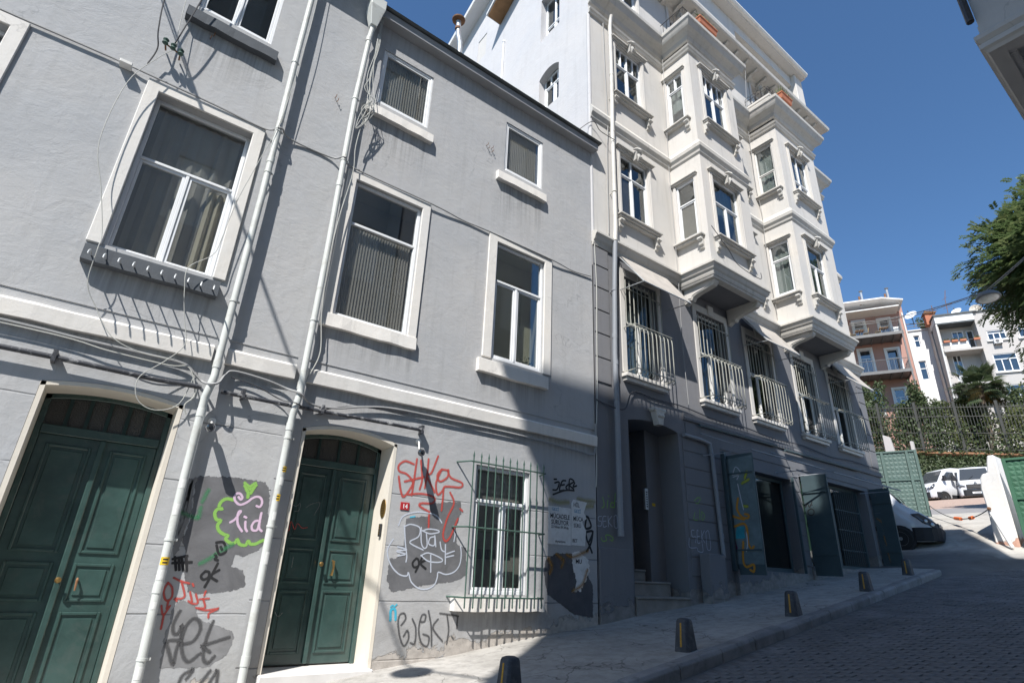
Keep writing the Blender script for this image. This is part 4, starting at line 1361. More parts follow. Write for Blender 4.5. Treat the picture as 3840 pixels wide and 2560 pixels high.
    # pilaster strip and stone base left of the entrance
    MB(TF()).box(7.64, 8.50, -.03, .001, 0.6, 2.16).build('plinth', 'wall_slate', CB, bevel=.01)
    # first-floor windows with belly grilles and awnings -----------------------------
    bar_pts = smooth_path([(0, -.10, 7.92), (0, -.10, 7.3), (0, -.10, 6.92), (0, -.13, 6.80), (0, -.27, 6.74), (0, -.34, 6.64), (0, -.345, 6.2), (0, -.345, 5.74), (0, -.335, 5.66), (0, -.30, 5.635), (0, -.28, 5.66)], 3)
    bm1 = MB().tube(bar_pts, .0115, 6).mesh('bar', 'iron_cream', True)
    for i, (a, b) in enumerate(lowwin):
        mid = (a + b) / 2
        w = win(CB, TF(), a, b, 5.72, 8.06, dep=.12, fw=.05, transom=7.0, low=(mid,), fmat='pvc_aged', gmat='glass_dark', inside='sheer' if i in (0,) else None)
        s = MB(TF())
        s.prism([(a - .15, 5.7), (a, 5.7), (a, 8.06), (b, 8.06), (b, 5.7), (b + .15, 5.7), (b + .15, 8.25), (a - .15, 8.25)], -.03, .002, 'y')
        s.build('window_surround', 'wall_cream', w, bevel=.008)
        MB(TF()).box(mid - .12, mid + .12, -.06, .002, 8.07, 8.36).build('keystone', 'wall_cream', w, bevel=.01)
        s = MB(TF())
        s.box(a - .18, b + .14, -.16, .001, 5.58, 5.66).box(a - .14, b + .10, -.11, .001, 5.50, 5.578)
        s.build('sill', 'trim_white', w, bevel=.008)
        ua, ub = a - .06, b + .04
        gg = None
        for zz, dd in ((6.74, .345), (5.72, .345), (7.70, .11)):
            g = MB().tube([(ua - .02, 0, zz), (ua, -dd, zz), (ub, -dd, zz), (ub + .02, 0, zz)], .0125, 6)
            if gg is None: gg = g.build('window_grille', 'iron_cream', CB, smooth=True)
            else: g.build('rail', 'iron_cream', gg, smooth=True)
        nb = 10
        for k in range(nb):
            link('bar', bm1, gg, (ua + (ub - ua) * k / (nb - 1), 0, 0))
        if i in (0, 2, 4):
            xa, xb = a - .14, b + .36
            aw = MB().add([(xa, -.10, 8.50), (xb, -.10, 8.50), (xb, -.70, 7.62), (xa, -.70, 7.62), (xa, -.10, 8.485), (xb, -.10, 8.485), (xb, -.70, 7.605), (xa, -.70, 7.605)],
                          [(0, 1, 2, 3), (4, 5, 6, 7), (0, 1, 5, 4), (1, 2, 6, 5), (2, 3, 7, 6), (3, 0, 4, 7)])
            aw = aw.build('awning', 'canvas', CB)
            f = MB()
            for xx in (xa, xb):
                f.tube([(xx, -.05, 8.49), (xx, -.71, 7.60)], .014, 6)
                f.tube([(xx, -.71, 7.60), (xx, -.02, 7.66)], .012, 6)
            f.tube([(xa, -.71, 7.60), (xb, -.71, 7.60)], .014, 6)
            f.build('awning_frame', 'galvanised', aw, smooth=True)
    # balcony railings ------------------------------------------------------------------
    def railing(x0, x1, hoops):
        z0, z1 = 17.52, 17.98
        r = MB()
        for z in ((z0 + .05, z1) if not hoops else (z0 + .06, z0 + .30)):
            r.tube([(x0 + .05, -.05, z), (x0 + .05, -BD + .05, z), (x1 - .05, -BD + .05, z), (x1 - .05, -.05, z)], .013, 6)
        rr = r.build('balcony_railing', 'iron_black', CB, smooth=True)
        if not hoops:
            me = MB().tube([(0, 0, z0 - .03), (0, 0, z1)], .009, 5).mesh('baluster', 'iron_black', True)
            y = -.15
            while y > -BD + .06:
                link('baluster', me, rr, (x0 + .05, y, 0)); y -= .13
            x = x0 + .05
            while x < x1:
                link('baluster', me, rr, (x, -BD + .05, 0)); x += .115
        else:
            def hoop(dx, dy):
                pts = [(-dx, -dy, z0 - .02), (-dx, -dy, z0 + .28)] + [(-dx * math.cos(t), -dy * math.cos(t), z0 + .30 + .16 * math.sin(t)) for t in (.4, .9, 1.57, 2.2, 2.7)] + [(dx, dy, z0 + .28), (dx, dy, z0 - .02)]
                return MB().tube(pts, .009, 5).mesh('hoop', 'iron_black', True)
            hx, hy = hoop(.11, 0), hoop(0, .11)
            for k in range(4):
                link('hoop', hy, rr, (x0 + .05, -.17 - k * .2, 0))
            for k in range(11):
                link('hoop', hx, rr, (x0 + .17 + k * .225, -BD + .05, 0))
    railing(*BAYS[0], False)
    railing(*BAYS[1], True)
    # entrance ------------------------------------------------------------------------
    MB(TF()).box(8.57, 8.70, 1.0, 1.06, 1.84, 4.70).box(9.44, 10.17, .98, 1.06, 1.84, 4.70).build('entrance_jamb', 'wall_slate', CB)
    d = MB(TF()).box(8.70, 9.44, 1.0, 1.06, 1.86, 4.70).build('entrance_door', 'timber_dark', CB)
    for a, b in ((1.95, 2.6), (2.7, 3.3), (3.4, 4.5)):
        MB(TF()).box(8.78, 9.36, .97, .999, a, b).build('door_panel', 'timber_dark', d, bevel=.012)
    MB(TF()).box(8.58, 10.16, .03, 1.1, 4.765, 4.80).build('entrance_ceiling', 'wall_slate', CB)
    MB(TF()).box(8.57, 10.17, .96, 1.1, 1.0, 1.84).build('door_base', 'step_stone', CB)
    for k, (d0, d1, z0, z1, xb) in enumerate(((-.06, .35, .8, 1.36, 10.20), (.30, .64, 1.0, 1.62, 10.0), (.60, 1.0, 1.2, 1.84, 9.6))):
        st = MB(TF()).box(8.565, min(xb, 10.17) if k else 10.16, d0 + .03, d1, z0, z1 - .045).build('entrance_step', 'step_stone', CB)
        MB(TF()).box(8.565, min(xb, 10.17) if k else 10.16, d0, d1, z1 - .043, z1).build('step_nosing', 'step_stone', st, bevel=.012)
    MB(TF()).prism([(10.175, 1.1), (9.70, 1.1), (9.70, 4.76), (10.175, 4.76)], .55, .97, 'y').build('entrance_jamb', 'wall_slate', CB)
    kb = MB(TF())
    kb.prism([(9.22, 5.06), (9.62, 5.06), (9.60, 5.0), (9.56, 4.98), (9.50, 4.70), (9.36, 4.70), (9.28, 4.98), (9.24, 5.0)], -.16, -.005, 'y')
    kb.tube([(9.22, -.12, 5.03), (9.62, -.12, 5.03)], .05, 8).tube([(9.33, -.15, 4.9), (9.53, -.15, 4.9)], .045, 8)
    kb.build('keystone', 'moulding_cream', CB, bevel=.008)
    ic = MB(TF()).box(9.56, 9.66, .49, .548, 3.02, 3.46).build('entry_phone', 'galvanised', CB, bevel=.008)
    for k in range(7):
        MB(TF()).box(9.585, 9.625, .482, .489, 3.07 + k * .05, 3.095 + k * .05).build('bell_button', 'iron_black', ic)
    MB(TF()).box(9.84, 9.94, .544, .549, 3.12, 3.18).build('sticker', 'sticker_yellow', CB)
    # shop fronts --------------------------------------------------------------------------
    def shopfront(h, um, grille):
        a, b, z0, z1 = h[:4]
        f = MB(TF())
        f.box(a, a + .07, .25, .33, z0, z1).box(b - .07, b, .25, .33, z0, z1).box(a + .07, b - .07, .25, .33, z1 - .08, z1).box(a + .07, b - .07, .25, .33, z0, z0 + .10)
        f.box(um - .04, um + .04, .245, .325, z0 + .1, z1 - .08)
        w = f.build('shop_front', 'shutter_steel', CB, bevel=.006)
        MB(TF()).box(a + .07, um - .04, .28, .29, z0 + .1, z1 - .08).build('shop_pane', 'glass_dark', w)
        MB(TF()).box(um + .04, b - .07, .28, .29, z0 + .1, z1 - .08).build('shop_pane', 'glass_dark', w)
        rm = MB(TF())
        rm.add([(a, .34, z0), (b, .34, z0), (b, .34, z1), (a, .34, z1), (a - .2, 2.4, z0), (b + .2, 2.4, z0), (b + .2, 2.4, z1), (a - .2, 2.4, z1)], [(0, 1, 5, 4), (1, 2, 6, 5), (2, 3, 7, 6), (3, 0, 4, 7), (4, 5, 6, 7)])
        rm.build('room_niche', 'room_dark', w)
        if grille:
            gb = MB(TF())
            for z in (z0 + .5, z0 + 1.05, z0 + 1.6):
                gb.box(um + .05, b - .1, .20, .215, z, z + .03)
            gg = gb.build('door_grille', 'shutter_steel', CB)
            bar = MB().tube([(0, .19, z0 + .1), (0, .19, z1 - .1)], .010, 5).mesh('bar', 'shutter_steel', True)
            x = um + .1
            while x < b - .1:
                link('bar', bar, gg, (x, 0, 0)); x += .13
        else:
            # goods on the shop shelves
            r = random.Random(11)
            for k in range(3):
                sh = MB(TF()).box(a + .15, um - .08, .7, 1.0, z0 + .35 + k * .55, z0 + .38 + k * .55).build('shelf', 'timber_soffit', w)
        return w
    shopfront(shop1, 13.45, False)
    shopfront(shop2, 17.45, True)
    MB(TF()).box(11.80, 14.84, -.10, .34, 1.1, 1.945).build('shop_base', 'wall_slate', CB, bevel=.01)
    MB(TF()).box(15.20, 19.25, -.06, .34, 1.5, 2.145).build('shop_base', 'wall_slate', CB, bevel=.01)
    # folded-back steel shutters: a leaf hinged at the jamb, standing out from the wall
    def shutter(x, z0, z1, ang, wdt, par=CB):
        s = math.radians(ang)
        dx, dy = -math.cos(s), -math.sin(s)
        nx, ny = -dy, dx
        t = .04
        def Q(u, d, z): return (x + dx * u + nx * d, -.03 + dy * u + ny * d, z)
        m = MB(Q).box(0, wdt, 0, t, z0, z1)
        lf = m.build('steel_shutter', 'shutter_steel', par, bevel=.006)
        for za, zb in ((z0 + .02, z0 + .30), (z0 + .55, z1 - .62), (z1 - .40, z1 - .05)):
            pass
        for z in (z0 + .48, z1 - .45):
            MB(Q).box(.02, wdt - .03, -.026, -.001, z, z + .035).build('strap', 'shutter_steel', lf)
        for z in (z0 + .25, (z0 + z1) / 2, z1 - .25):
            MB(Q).tube([(0, t / 2, z - .06), (0, t / 2, z + .06)], .025, 6).build('hinge', 'iron_black', lf, smooth=True)
        return lf, Q
    a = shutter(11.86, 1.84, 4.42, 90, .68)
    b = shutter(15.27, 1.92, 4.38, 88, .68)
    c = shutter(19.42, 2.20, 4.52, 87, .56)
    MB(TF()).box(11.72, 11.80, -.10, .0, 1.9, 4.5).build('door_post', 'shutter_steel', CB, bevel=.006)
    MB(TF()).box(14.82, 14.86, -.06, .25, 1.95, 4.3).build('door_post', 'shutter_steel', CB, bevel=.006)
    return a, b, c
SHUT_A, SHUT_B, SHUT_C = build_cream()

# retractable awning arms folded along the shop fronts
for k, (x0, x1, sh) in enumerate(((10.9, 14.2, 0), (14.6, 18.9, 1))):
    r = root('awning_frame', ['bare folding awning frame above the shop with painted shutter', 'bare folding awning frame above the shop nearest the parked van'][k], 'awning frame', (x0, 0, 4.5), 'awning frames over the shops')
    MB().tube([(x0, -.08, 4.98), (x1, -.08, 5.02)], .03, 8).build('roller', 'shutter_steel', r, smooth=True)
    MB().tube([(x0 + .05, -.05, 4.80), (x0 + .45, -1.0, 4.36), (x0 + .1, -.03, 4.30)], .018, 6).build('arm', 'pipe_slate', r, smooth=True)
    MB().tube([(x1 - .3, -.05, 4.82), (x1 + .2, -1.0, 4.37), (x1 - .15, -.03, 4.32)], .018, 6).build('arm', 'pipe_slate', r, smooth=True)
    MB().tube([(x0 + .45, -1.0, 4.36), (x1 + .2, -1.0, 4.37)], .02, 6).build('front_bar', 'pipe_slate', r, smooth=True)

# ------------------------------------------------------------------ opposite side of the street (mostly behind the camera)
def opposite(name, label, x0, x1, zr, zc, y=-8.4, over=.74, deep=7.5):
    r = root(name, label, 'building', ((x0 + x1) / 2, y - 4, 0.12 * x0), 'houses along the opposite side of the street')
    hs = []
    n = max(2, int((x1 - x0) / 2.2))
    for f in range(5):
        for k in range(n):
            c = x0 + (x1 - x0) * (k + .5) / n
            hs.append((c - .5, c + .5, 3.2 + f * 3.6, 5.3 + f * 3.6, .2))
    T = lambda u, d, z: (u, y - d, z)
    m = MB(T)
    wall_faces(m, x0, x1, -2, zr - .5, [h for h in hs if h[3] < zr - 1.2])
    m.build('front_wall', 'opposite_wall', r, recalc=False)
    MB().box(x0, x1, y - deep, y - min(1.2, deep - .2), -2, zr - .5).box(x0, x0 + .2, y - min(1.2, deep - .2), y - .01, -2, zr - .5).box(x1 - .2, x1, y - min(1.2, deep - .2), y - .01, -2, zr - .5).build('rear_body', 'opposite_wall', r)
    MB().box(x0, x1, y - deep - .1, y + over, zr - .35, zr).box(x0 + .02, x1 - .02, y - deep - .1, y + over * .5, zr - .6, zr - .36).build('cornice', 'opposite_wall', r)
    for h in hs:
        if h[3] > zr - 1.2: continue
        w = MB(T).box(h[0], h[0] + .06, .1, .17, h[2], h[3]).box(h[1] - .06, h[1], .1, .17, h[2], h[3]).box(h[0] + .06, h[1] - .06, .1, .17, h[2], h[2] + .06).box(h[0] + .06, h[1] - .06, .1, .17, h[3] - .06, h[3]).build('window', 'pvc', r)
        MB(T).box(h[0] + .06, h[1] - .06, .12, .15, h[2] + .06, h[3] - .06).build('shutter', 'pvc_aged', w)
    return r
OA = opposite('opposite_house', 'pale house behind the viewer opposite the grey houses', -5.4, 3.45, 21.5, 0)
OB = opposite('opposite_house', 'house across the street whose panelled bay overhangs the upper right corner', 4.3, 8.6, 22.5, 0)
OC = opposite('opposite_house', 'house across the street opposite the cream building', 8.62, 12.6, 21.6, 0, deep=0.7)

def opposite_bay():
    x0, x1, y0, y1, z0, z1 = 6.00, 8.4, -8.4, -7.08, 6.62, 20.5
    MB().box(x0 + .06, x1 - .06, y0 + .002, y1 - .06, z0 + .25, z1).build('bay', 'opposite_wall', OB)
    p = [(x0 + .06, y0), (x0 + .06, y1 - .06), (x1 - .06, y1 - .06), (x1 - .06, y0)]
    # base mouldings (outward is to the left of this path, so walk it backwards)
    m = MB()
    sweep(m, p[::-1], [(-.12, z0), (.0, z0), (.02, z0 + .03), (.05, z0 + .05), (.05, z0 + .10), (.02, z0 + .13), (.06, z0 + .17), (.06, z0 + .22), (.01, z0 + .27), (.01, z0 + .36), (0, z0 + .37)])
    m.build('bay_base_mould', 'opposite_wall', OB)
    # coffered soffit: ribs and sunk panels
    MB().box(x0 + .10, x1 - .10, y0 + .01, y1 - .10, z0 + .10, z0 + .249).build('bay_soffit', 'opposite_wall', OB)
    ribs = MB()
    for x in (x0 + .10, x0 + .78, x0 + 1.46, x1 - .26):
        ribs.box(x, x + .16, y0 + .01, y1 - .10, z0 + .02, z0 + .099)
    ribs.build('soffit_rib', 'opposite_wall', OB, bevel=.012)
    MB().box(x0 + .26, x1 - .10, y1 - .24, y1 - .101, z0 + .022, z0 + .098).build('soffit_rib', 'opposite_wall', OB, bevel=.012)
    for x in (x0 + .30, x0 + .98, x0 + 1.66):
        MB().box(x, x + .40, y0 + .12, y1 - .32, z0 + .06, z0 + .0995).build('soffit_panel', 'opposite_wall', OB, bevel=.02)
    MB().tube([(x0 + .03, y1 - .02, z0 + .45), (x0 + .03, y1 - .02, z1)], .035, 8).build('drainpipe', 'cable_dark', OB, smooth=True)
opposite_bay()

# ------------------------------------------------------------------ drainpipes
def drainpipe(par, pts, r, mat, clamps, joints=()):
    o = MB().tube(pts, r, 12).build('drainpipe', mat, par, smooth=True)
    for (x, y, z) in clamps:
        c = MB().tube([(x, y, z - .013), (x, y, z + .013)], r + .008, 12)
        c.box(x + r + .003, x + r + .03, y - .006, y + .006, z - .013, z + .013).box(x - .012, x + .012, y + r, 0.001, z - .008, z + .008)
        c.build('clamp', mat, o, smooth=True)
    for (x, y, z) in joints:
        MB().tube([(x, y, z - .05), (x, y, z + .05)], r + .006, 12).build('collar', mat, o, smooth=True)
    return o
P1 = [(.89, -.13, 11.5), (.89, -.13, 9), (.91, -.13, 6.5), (.90, -.13, 4.0), (.905, -.13, 3.75), (.885, -.15, 3.62), (.865, -.12, 3.48), (.865, -.10, 3.38), (.87, -.10, 2.5), (.895, -.10, 1.4), (.935, -.10, 0.1)]
drainpipe(GL, P1, .046, 'pipe_plastic', [(.888, -.13, 9.05), (.905, -.13, 7.64), (.908, -.13, 6.88), (.903, -.13, 4.78), (.885, -.10, 1.84), (.92, -.10, .68)], [(.905, -.13, 7.1), (.903, -.13, 3.9), (.868, -.10, 3.28), (.897, -.10, 1.35)])
P2 = [(1.97, -.16, 10.72), (1.96, -.13, 10.5), (1.92, -.13, 8.96), (1.93, -.13, 7.6), (1.95, -.13, 6.0), (1.95, -.13, 3.9), (1.95, -.14, 3.74), (1.935, -.15, 3.62), (1.925, -.11, 3.48), (1.92, -.10, 3.36), (1.925, -.10, 2.0), (1.94, -.10, .2)]
drainpipe(GR, P2, .046, 'pipe_plastic', [(1.92, -.13, 8.96), (1.93, -.13, 7.66), (1.95, -.13, 4.83), (1.922, -.10, 3.15), (1.925, -.10, 2.06)], [(1.95, -.13, 10.4), (1.935, -.13, 7.2), (1.95, -.13, 3.86), (1.92, -.10, 3.3), (1.937, -.10, .62)])
hb = MB()
hb.add([(1.83, -.30, 11.34), (2.11, -.30, 11.34), (2.11, -.02, 11.34), (1.83, -.02, 11.34), (1.83, -.30, 11.12), (2.11, -.30, 11.12), (2.11, -.02, 11.12), (1.83, -.02, 11.12),
        (1.91, -.22, 10.70), (2.03, -.22, 10.70), (2.03, -.10, 10.70), (1.91, -.10, 10.70)],
       [(3, 2, 1, 0), (0, 1, 5, 4), (1, 2, 6, 5), (2, 3, 7, 6), (3, 0, 4, 7), (4, 5, 9, 8), (5, 6, 10, 9), (6, 7, 11, 10), (7, 4, 8, 11), (8, 9, 10, 11)])
hb.build('rainwater_head', 'pipe_plastic', GR, bevel=.01)
P3 = [(8.36, -.19, 16.30), (8.36, -.15, 16.18), (8.35, -.12, 15.9), (8.34, -.12, 14), (8.29, -.12, 12), (8.25, -.14, 9.2), (8.22, -.14, 8.8)]
drainpipe(CB, P3, .055, 'pipe_cream', [(8.30, -.12, 12.1), (8.34, -.12, 13.3), (8.26, -.14, 10.2)], [(8.35, -.12, 15.6), (8.34, -.12, 14.1)])
drainpipe(CB, [(8.22, -.14, 8.78), (8.17, -.12, 7.6), (8.13, -.10, 6), (8.14, -.10, 4.6), (8.13, -.10, 3.0), (8.13, -.10, 2.42)], .055, 'pipe_slate', [(8.16, -.11, 7.5), (8.13, -.10, 5.0), (8.13, -.10, 3.0)], [(8.14, -.10, 6.4), (8.14, -.10, 5.8), (8.13, -.10, 2.42)])
drainpipe(CB, [(10.3, -.06, 4.66), (10.9, -.08, 4.64), (11.22, -.08, 4.60), (11.27, -.08, 4.3), (11.30, -.08, 3.2), (11.34, -.08, 2.16)], .045, 'pipe_slate', [(11.30, -.08, 3.3)], [(11.33, -.08, 2.6)])
MB().box(10.55, 11.12, -.26, -.022, 1.0, 2.20).build('meter_box', 'wall_slate', CB, bevel=.012)
MB().box(10.60, 11.07, -.272, -.261, 1.35, 1.62).build('meter_door', 'wall_slate', CB, bevel=.005)

# flue on the middle house's roof
fl = root('flue_pipe', 'rusty bent metal flue with a round cap above the grey roof', 'flue', (5.3, 3.0, 12.9))
MB().tube([(5.36, 3.0, 12.6), (5.36, 3.0, 15.70), (5.34, 3.0, 15.95), (5.26, 3.0, 16.2), (5.22, 3.0, 16.75)], .075, 10).build('duct', 'galvanised', fl, smooth=True)
MB().lathe((5.22, 3.0, 16.80), [(.03, -.05), (.19, -.02), (.20, .02), (.06, .12)], 14).build('cap', 'rust', fl, smooth=True)
MB().tube([(5.22, 3.0, 16.42), (5.22, 3.0, 16.50)], .084, 10).build('joint_band', 'rust', fl, smooth=True)

# ------------------------------------------------------------------ conduit and cables on the fronts
def cable(label, pts, r=.009, mat='cable_white', k=6, n=6, name='cable', group='cables strung along the house fronts'):
    p = smooth_path(pts, k)
    z = min(q[2] for q in pts)
    o = MB().tube([tuple(q) for q in p], r, n).build(name, mat, smooth=True)
    return tag(o, label, 'cable', group)
o = MB().tube([(-4.1, -.09, 3.61), (-.65, -.09, 3.60), (.33, -.09, 3.575), (.80, -.09, 3.59)], .030, 10).build('conduit', 'conduit_black', smooth=True)
tag(o, 'black paint-spattered conduit running over the wide green door', 'conduit', 'black conduits over the doors')
for x in (-2.2, -.65):
    MB().box(x - .02, x + .02, -.13, -.002, 3.55, 3.68).build('bracket', 'conduit_black', o)
o = MB().tube([(1.02, -.09, 3.58), (1.87, -.09, 3.58), (2.57, -.085, 3.59), (3.40, -.085, 3.60), (3.86, -.085, 3.60)], .026, 10).build('conduit', 'conduit_black', smooth=True)
tag(o, 'black conduit over the narrower green door, ending beside a security camera', 'conduit', 'black conduits over the doors')
for x in (1.28, 2.3, 3.84):
    MB().box(x - .02, x + .02, -.125, -.002, 3.55, 3.67).build('bracket', 'conduit_black', o)
cable('thick grey cable along the window heads of the grey houses', [(-4.1, -.03, 7.66), (-2.35, -.03, 7.67), (-1.76, -.03, 7.685), (-1.09, -.03, 7.70), (-.83, -.05, 7.68), (0, -.05, 7.67), (.73, -.05, 7.65), (.92, -.19, 7.68), (1.1, -.04, 7.68), (1.75, -.03, 7.69), (1.93, -.19, 7.69), (2.1, -.05, 7.67), (3.61, -.05, 7.655), (4.3, -.02, 7.63), (4.81, -.03, 7.64), (6.38, -.05, 7.62), (7.0, -.02, 7.60), (7.54, -.03, 7.66)], .014, 'cable_grey')
jb = MB().box(-1.12, -.98, -.13, -.005, 7.63, 7.68).build('junction_box', 'pvc_aged', bevel=.006)
tag(jb, 'small pale junction box on the left grey wall beside the window head', 'junction box')
cable('bundle of thin cables under the plaster band, left of the first drainpipe', [(-4.1, -.05, 3.90), (-1.3, -.05, 3.90), (-.5, -.05, 3.875), (.2, -.05, 3.86), (.55, -.06, 3.84), (.70, -.06, 3.74), (.80, -.08, 3.66), (.88, -.21, 3.62), (.96, -.21, 3.66), (1.02, -.1, 3.80), (1.12, -.06, 3.88), (1.5, -.05, 3.86), (1.80, -.06, 3.80), (1.95, -.21, 3.73), (2.15, -.07, 3.66), (2.5, -.05, 3.68), (2.9, -.05, 3.78), (3.4, -.05, 3.85), (4.5, -.05, 3.86), (5.6, -.05, 3.86), (6.3, -.05, 3.84), (7.1, -.05, 3.80), (7.45, -.05, 3.78), (7.56, -.05, 3.90), (7.57, -.05, 4.4)], .016, 'cable_grey')
cable('second thin cable sagging below the plaster band', [(-4.1, -.06, 3.84), (-1.0, -.06, 3.86), (-.2, -.07, 3.80), (.4, -.07, 3.78), (.62, -.07, 3.80), (.75, -.08, 3.50), (.68, -.06, 3.35), (.72, -.05, 3.24)], .008, 'cable_white')
cable('thin cable looping between the two drainpipes', [(1.10, -.05, 3.80), (1.4, -.05, 3.76), (1.75, -.06, 3.64), (1.9, -.2, 3.60), (2.2, -.06, 3.58), (2.6, -.05, 3.72), (3.1, -.05, 3.80), (3.6, -.05, 3.83)], .008, 'cable_dark')
cable('white loose wire hanging past the wide curtained window to the band', [(-.75, -.12, 11.4), (-.72, -.14, 9.6), (-.66, -.16, 8.6), (-.62, -.16, 8.22), (-.75, -.18, 7.9), (-.95, -.2, 7.3), (-.98, -.22, 6.3), (-.80, -.20, 5.7), (-.64, -.19, 5.15), (-.62, -.22, 4.9), (-.60, -.16, 4.5), (-.45, -.12, 4.25), (-.22, -.14, 3.95), (.1, -.14, 3.84), (.45, -.12, 3.85)], .0052, 'cable_white', group='loose wires hanging on the left house')
cable('white loose wire crossing from the first drainpipe down over the curtained window sill', [(.96, -.17, 11.3), (.97, -.19, 9.8), (.93, -.19, 8.5), (.88, -.19, 7.7), (.74, -.16, 6.9), (.62, -.18, 6.2), (.57, -.18, 5.6), (.52, -.2, 5.3), (.30, -.22, 5.02), (.33, -.22, 4.7), (.42, -.18, 4.35), (.50, -.16, 4.05), (.35, -.14, 3.8), (.15, -.13, 3.55), (.20, -.12, 3.3), (.4, -.1, 3.22), (.62, -.08, 3.35), (.70, -.06, 3.75)], .0052, 'cable_white', group='loose wires hanging on the left house')
cable('dark wire standing off the left wall above the insulator', [(-.75, -.3, 11.2), (-.86, -.28, 10), (-.92, -.24, 9.0), (-.86, -.2, 8.35), (-.80, -.12, 8.1), (-.84, -.1, 7.8)], .009, 'cable_dark', group='loose wires hanging on the left house')
cable('dark wire running down to the insulator on the left wall', [(-.38, -.3, 11.2), (-.50, -.26, 9.4), (-.60, -.22, 8.5), (-.64, -.16, 8.25)], .009, 'cable_dark', group='loose wires hanging on the left house')
ins = root('wall_insulator', 'cluster of small dark insulators on a bracket high on the left wall', 'insulator', (-.62, -.05, 8.2))
MB().tube([(-.72, -.02, 8.22), (-.74, -.16, 8.22)], .012, 6).tube([(-.54, -.02, 8.16), (-.54, -.16, 8.16)], .012, 6).tube([(-.74, -.14, 8.22), (-.54, -.14, 8.16)], .012, 6).build('bracket', 'rust', ins, smooth=True)
for q in ((-.74, -.16, 8.24), (-.64, -.16, 8.21), (-.54, -.16, 8.18)):
    MB().lathe(q, [(.02, -.05), (.04, -.03), (.025, 0), (.04, .03), (.015, .06)], 10).build('insulator', 'iron_green', ins, smooth=True)
# tangle of wires by the upper left window of the middle house
rr = random.Random(21)
for k in range(5):
    pts = [(2.12 + rr.uniform(-.02, .04), -.12, 11.25), (2.12 + rr.uniform(-.04, .04), -.14, 10.4), (2.08 + rr.uniform(-.05, .05), -.18, 9.6), (2.10 + rr.uniform(-.1, .1), -.22, 9.2), (2.15 + rr.uniform(-.12, .14), -.24, 9.0), (2.10 + rr.uniform(-.1, .12), -.22, 8.75), (2.06 + rr.uniform(-.1, .1), -.2, 8.5 + rr.uniform(-.2, .2)), (2.15 + rr.uniform(-.1, .1), -.2, 8.8), (2.12 + rr.uniform(-.06, .1), -.18, 9.05)]
    cable(['longest', 'second', 'third', 'fourth', 'shortest'][k] + ' strand of the pale wire tangle beside the upper louvred window', pts, .006, 'cable_white', group='tangled wires by the upper window')
cable('pale wire falling from the tangle down to the band beside the second drainpipe', [(2.10, -.2, 8.7), (2.06, -.17, 8.0), (2.10, -.15, 7.5), (2.02, -.15, 6.6), (1.99, -.16, 5.8), (2.03, -.14, 5.0), (2.12, -.12, 4.4), (2.02, -.12, 4.0), (1.97, -.17, 3.8)], .008, 'cable_white', group='tangled wires by the upper window')
cable('pale twin cable down the corner between grey house and cream building', [(7.66, -.03, 8.75), (7.67, -.03, 8.3), (7.70, -.03, 7.4), (7.68, -.03, 6.4), (7.66, -.03, 5.2), (7.63, -.03, 4.6), (7.60, -.04, 4.2), (7.58, -.05, 3.5), (7.57, -.04, 3.2)], .011, 'cable_white')
cable('dark cable swagging along the cream building above the shops', [(7.62, -.04, 4.9), (7.9, -.04, 4.86), (8.3, -.16, 4.82), (8.7, -.05, 5.3), (9.4, -.05, 5.30), (10.4, -.05, 5.32), (11.6, -.06, 5.24), (12.8, -.06, 5.28), (14.2, -.06, 5.22), (15.6, -.06, 5.28), (17.2, -.06, 5.20), (18.6, -.06, 5.28), (20.5, -.06, 5.25)], .014, 'cable_dark')
cable('thin wire hanging from cornice to shops in the recess left of the first bay', [(10.62, -.10, 17.1), (10.66, -.12, 16.2), (10.64, -.08, 14), (10.60, -.06, 12), (10.60, -.06, 9.2), (10.55, -.06, 7), (10.58, -.06, 5.4)], .008, 'cable_grey')
cable('thin wire hanging from cornice in the recess left of the second bay', [(15.30, -.4, 19.4), (15.30, -.15, 17.0), (15.32, -.1, 16.0), (15.33, -.06, 14), (15.36, -.1, 12.9), (15.33, -.06, 11.3), (15.38, -.06, 9.2)], .008, 'cable_grey')
cable('slack dark wire along the sills of the first bay', [(10.80, -1.02, 9.9), (11.2, -1.16, 9.3), (11.8, -1.03, 9.15), (12.6, -1.12, 9.0), (12.93, -1.0, 9.35)], .010, 'cable_dark')
cable('pale cables beside the cream drainpipe', [(8.16, -.04, 16.3), (8.18, -.04, 14.2), (8.22, -.04, 12.5), (8.16, -.04, 11.3), (8.13, -.04, 9.0)], .012, 'cable_grey')
cable('dark cable tied across the drainpipe near the grey eave', [(7.2, .3, 11.55), (7.62, -.06, 12.05), (7.9, -.08, 11.9), (8.28, -.20, 11.75)], .010, 'cable_dark')

# security cameras --------------------------------------------------------------------
def seccam(label, base, tip, body0, body1):
    r = root('security_camera', label, 'security camera', base, 'security cameras by the doors')
    MB().tube([base, ((base[0] + tip[0]) / 2, (base[1] + tip[1]) / 2, base[2] - .02), tip], .012, 6).lathe(base, [(.045, 0), (.045, .02), (.02, .025)], 12, (0, -1, 0)).build('bracket', 'pvc_aged', r, smooth=True)
    b0, b1 = Vector(body0), Vector(body1)
    d = (b1 - b0)
    MB().tube([tuple(b0), tuple(b0 + d * .1), tuple(b0 + d * .82)], [.035, .048, .048], 14).build('housing', 'pvc', r, smooth=True)
    MB().tube([tuple(b0 + d * .82), tuple(b1)], [.053, .053], 14).build('hood', 'conduit_black', r, smooth=True)
    MB().tube([tuple(b0 + d * 1.001), tuple(b0 + d * 1.02)], [.036, .028], 12).build('lens', 'glass_far', r, smooth=True)
seccam('round security camera on the grey wall left of the second drainpipe', (1.02, 0, 3.22), (1.0, -.12, 3.14), (1.02, -.08, 3.13), (.97, -.32, 3.08))
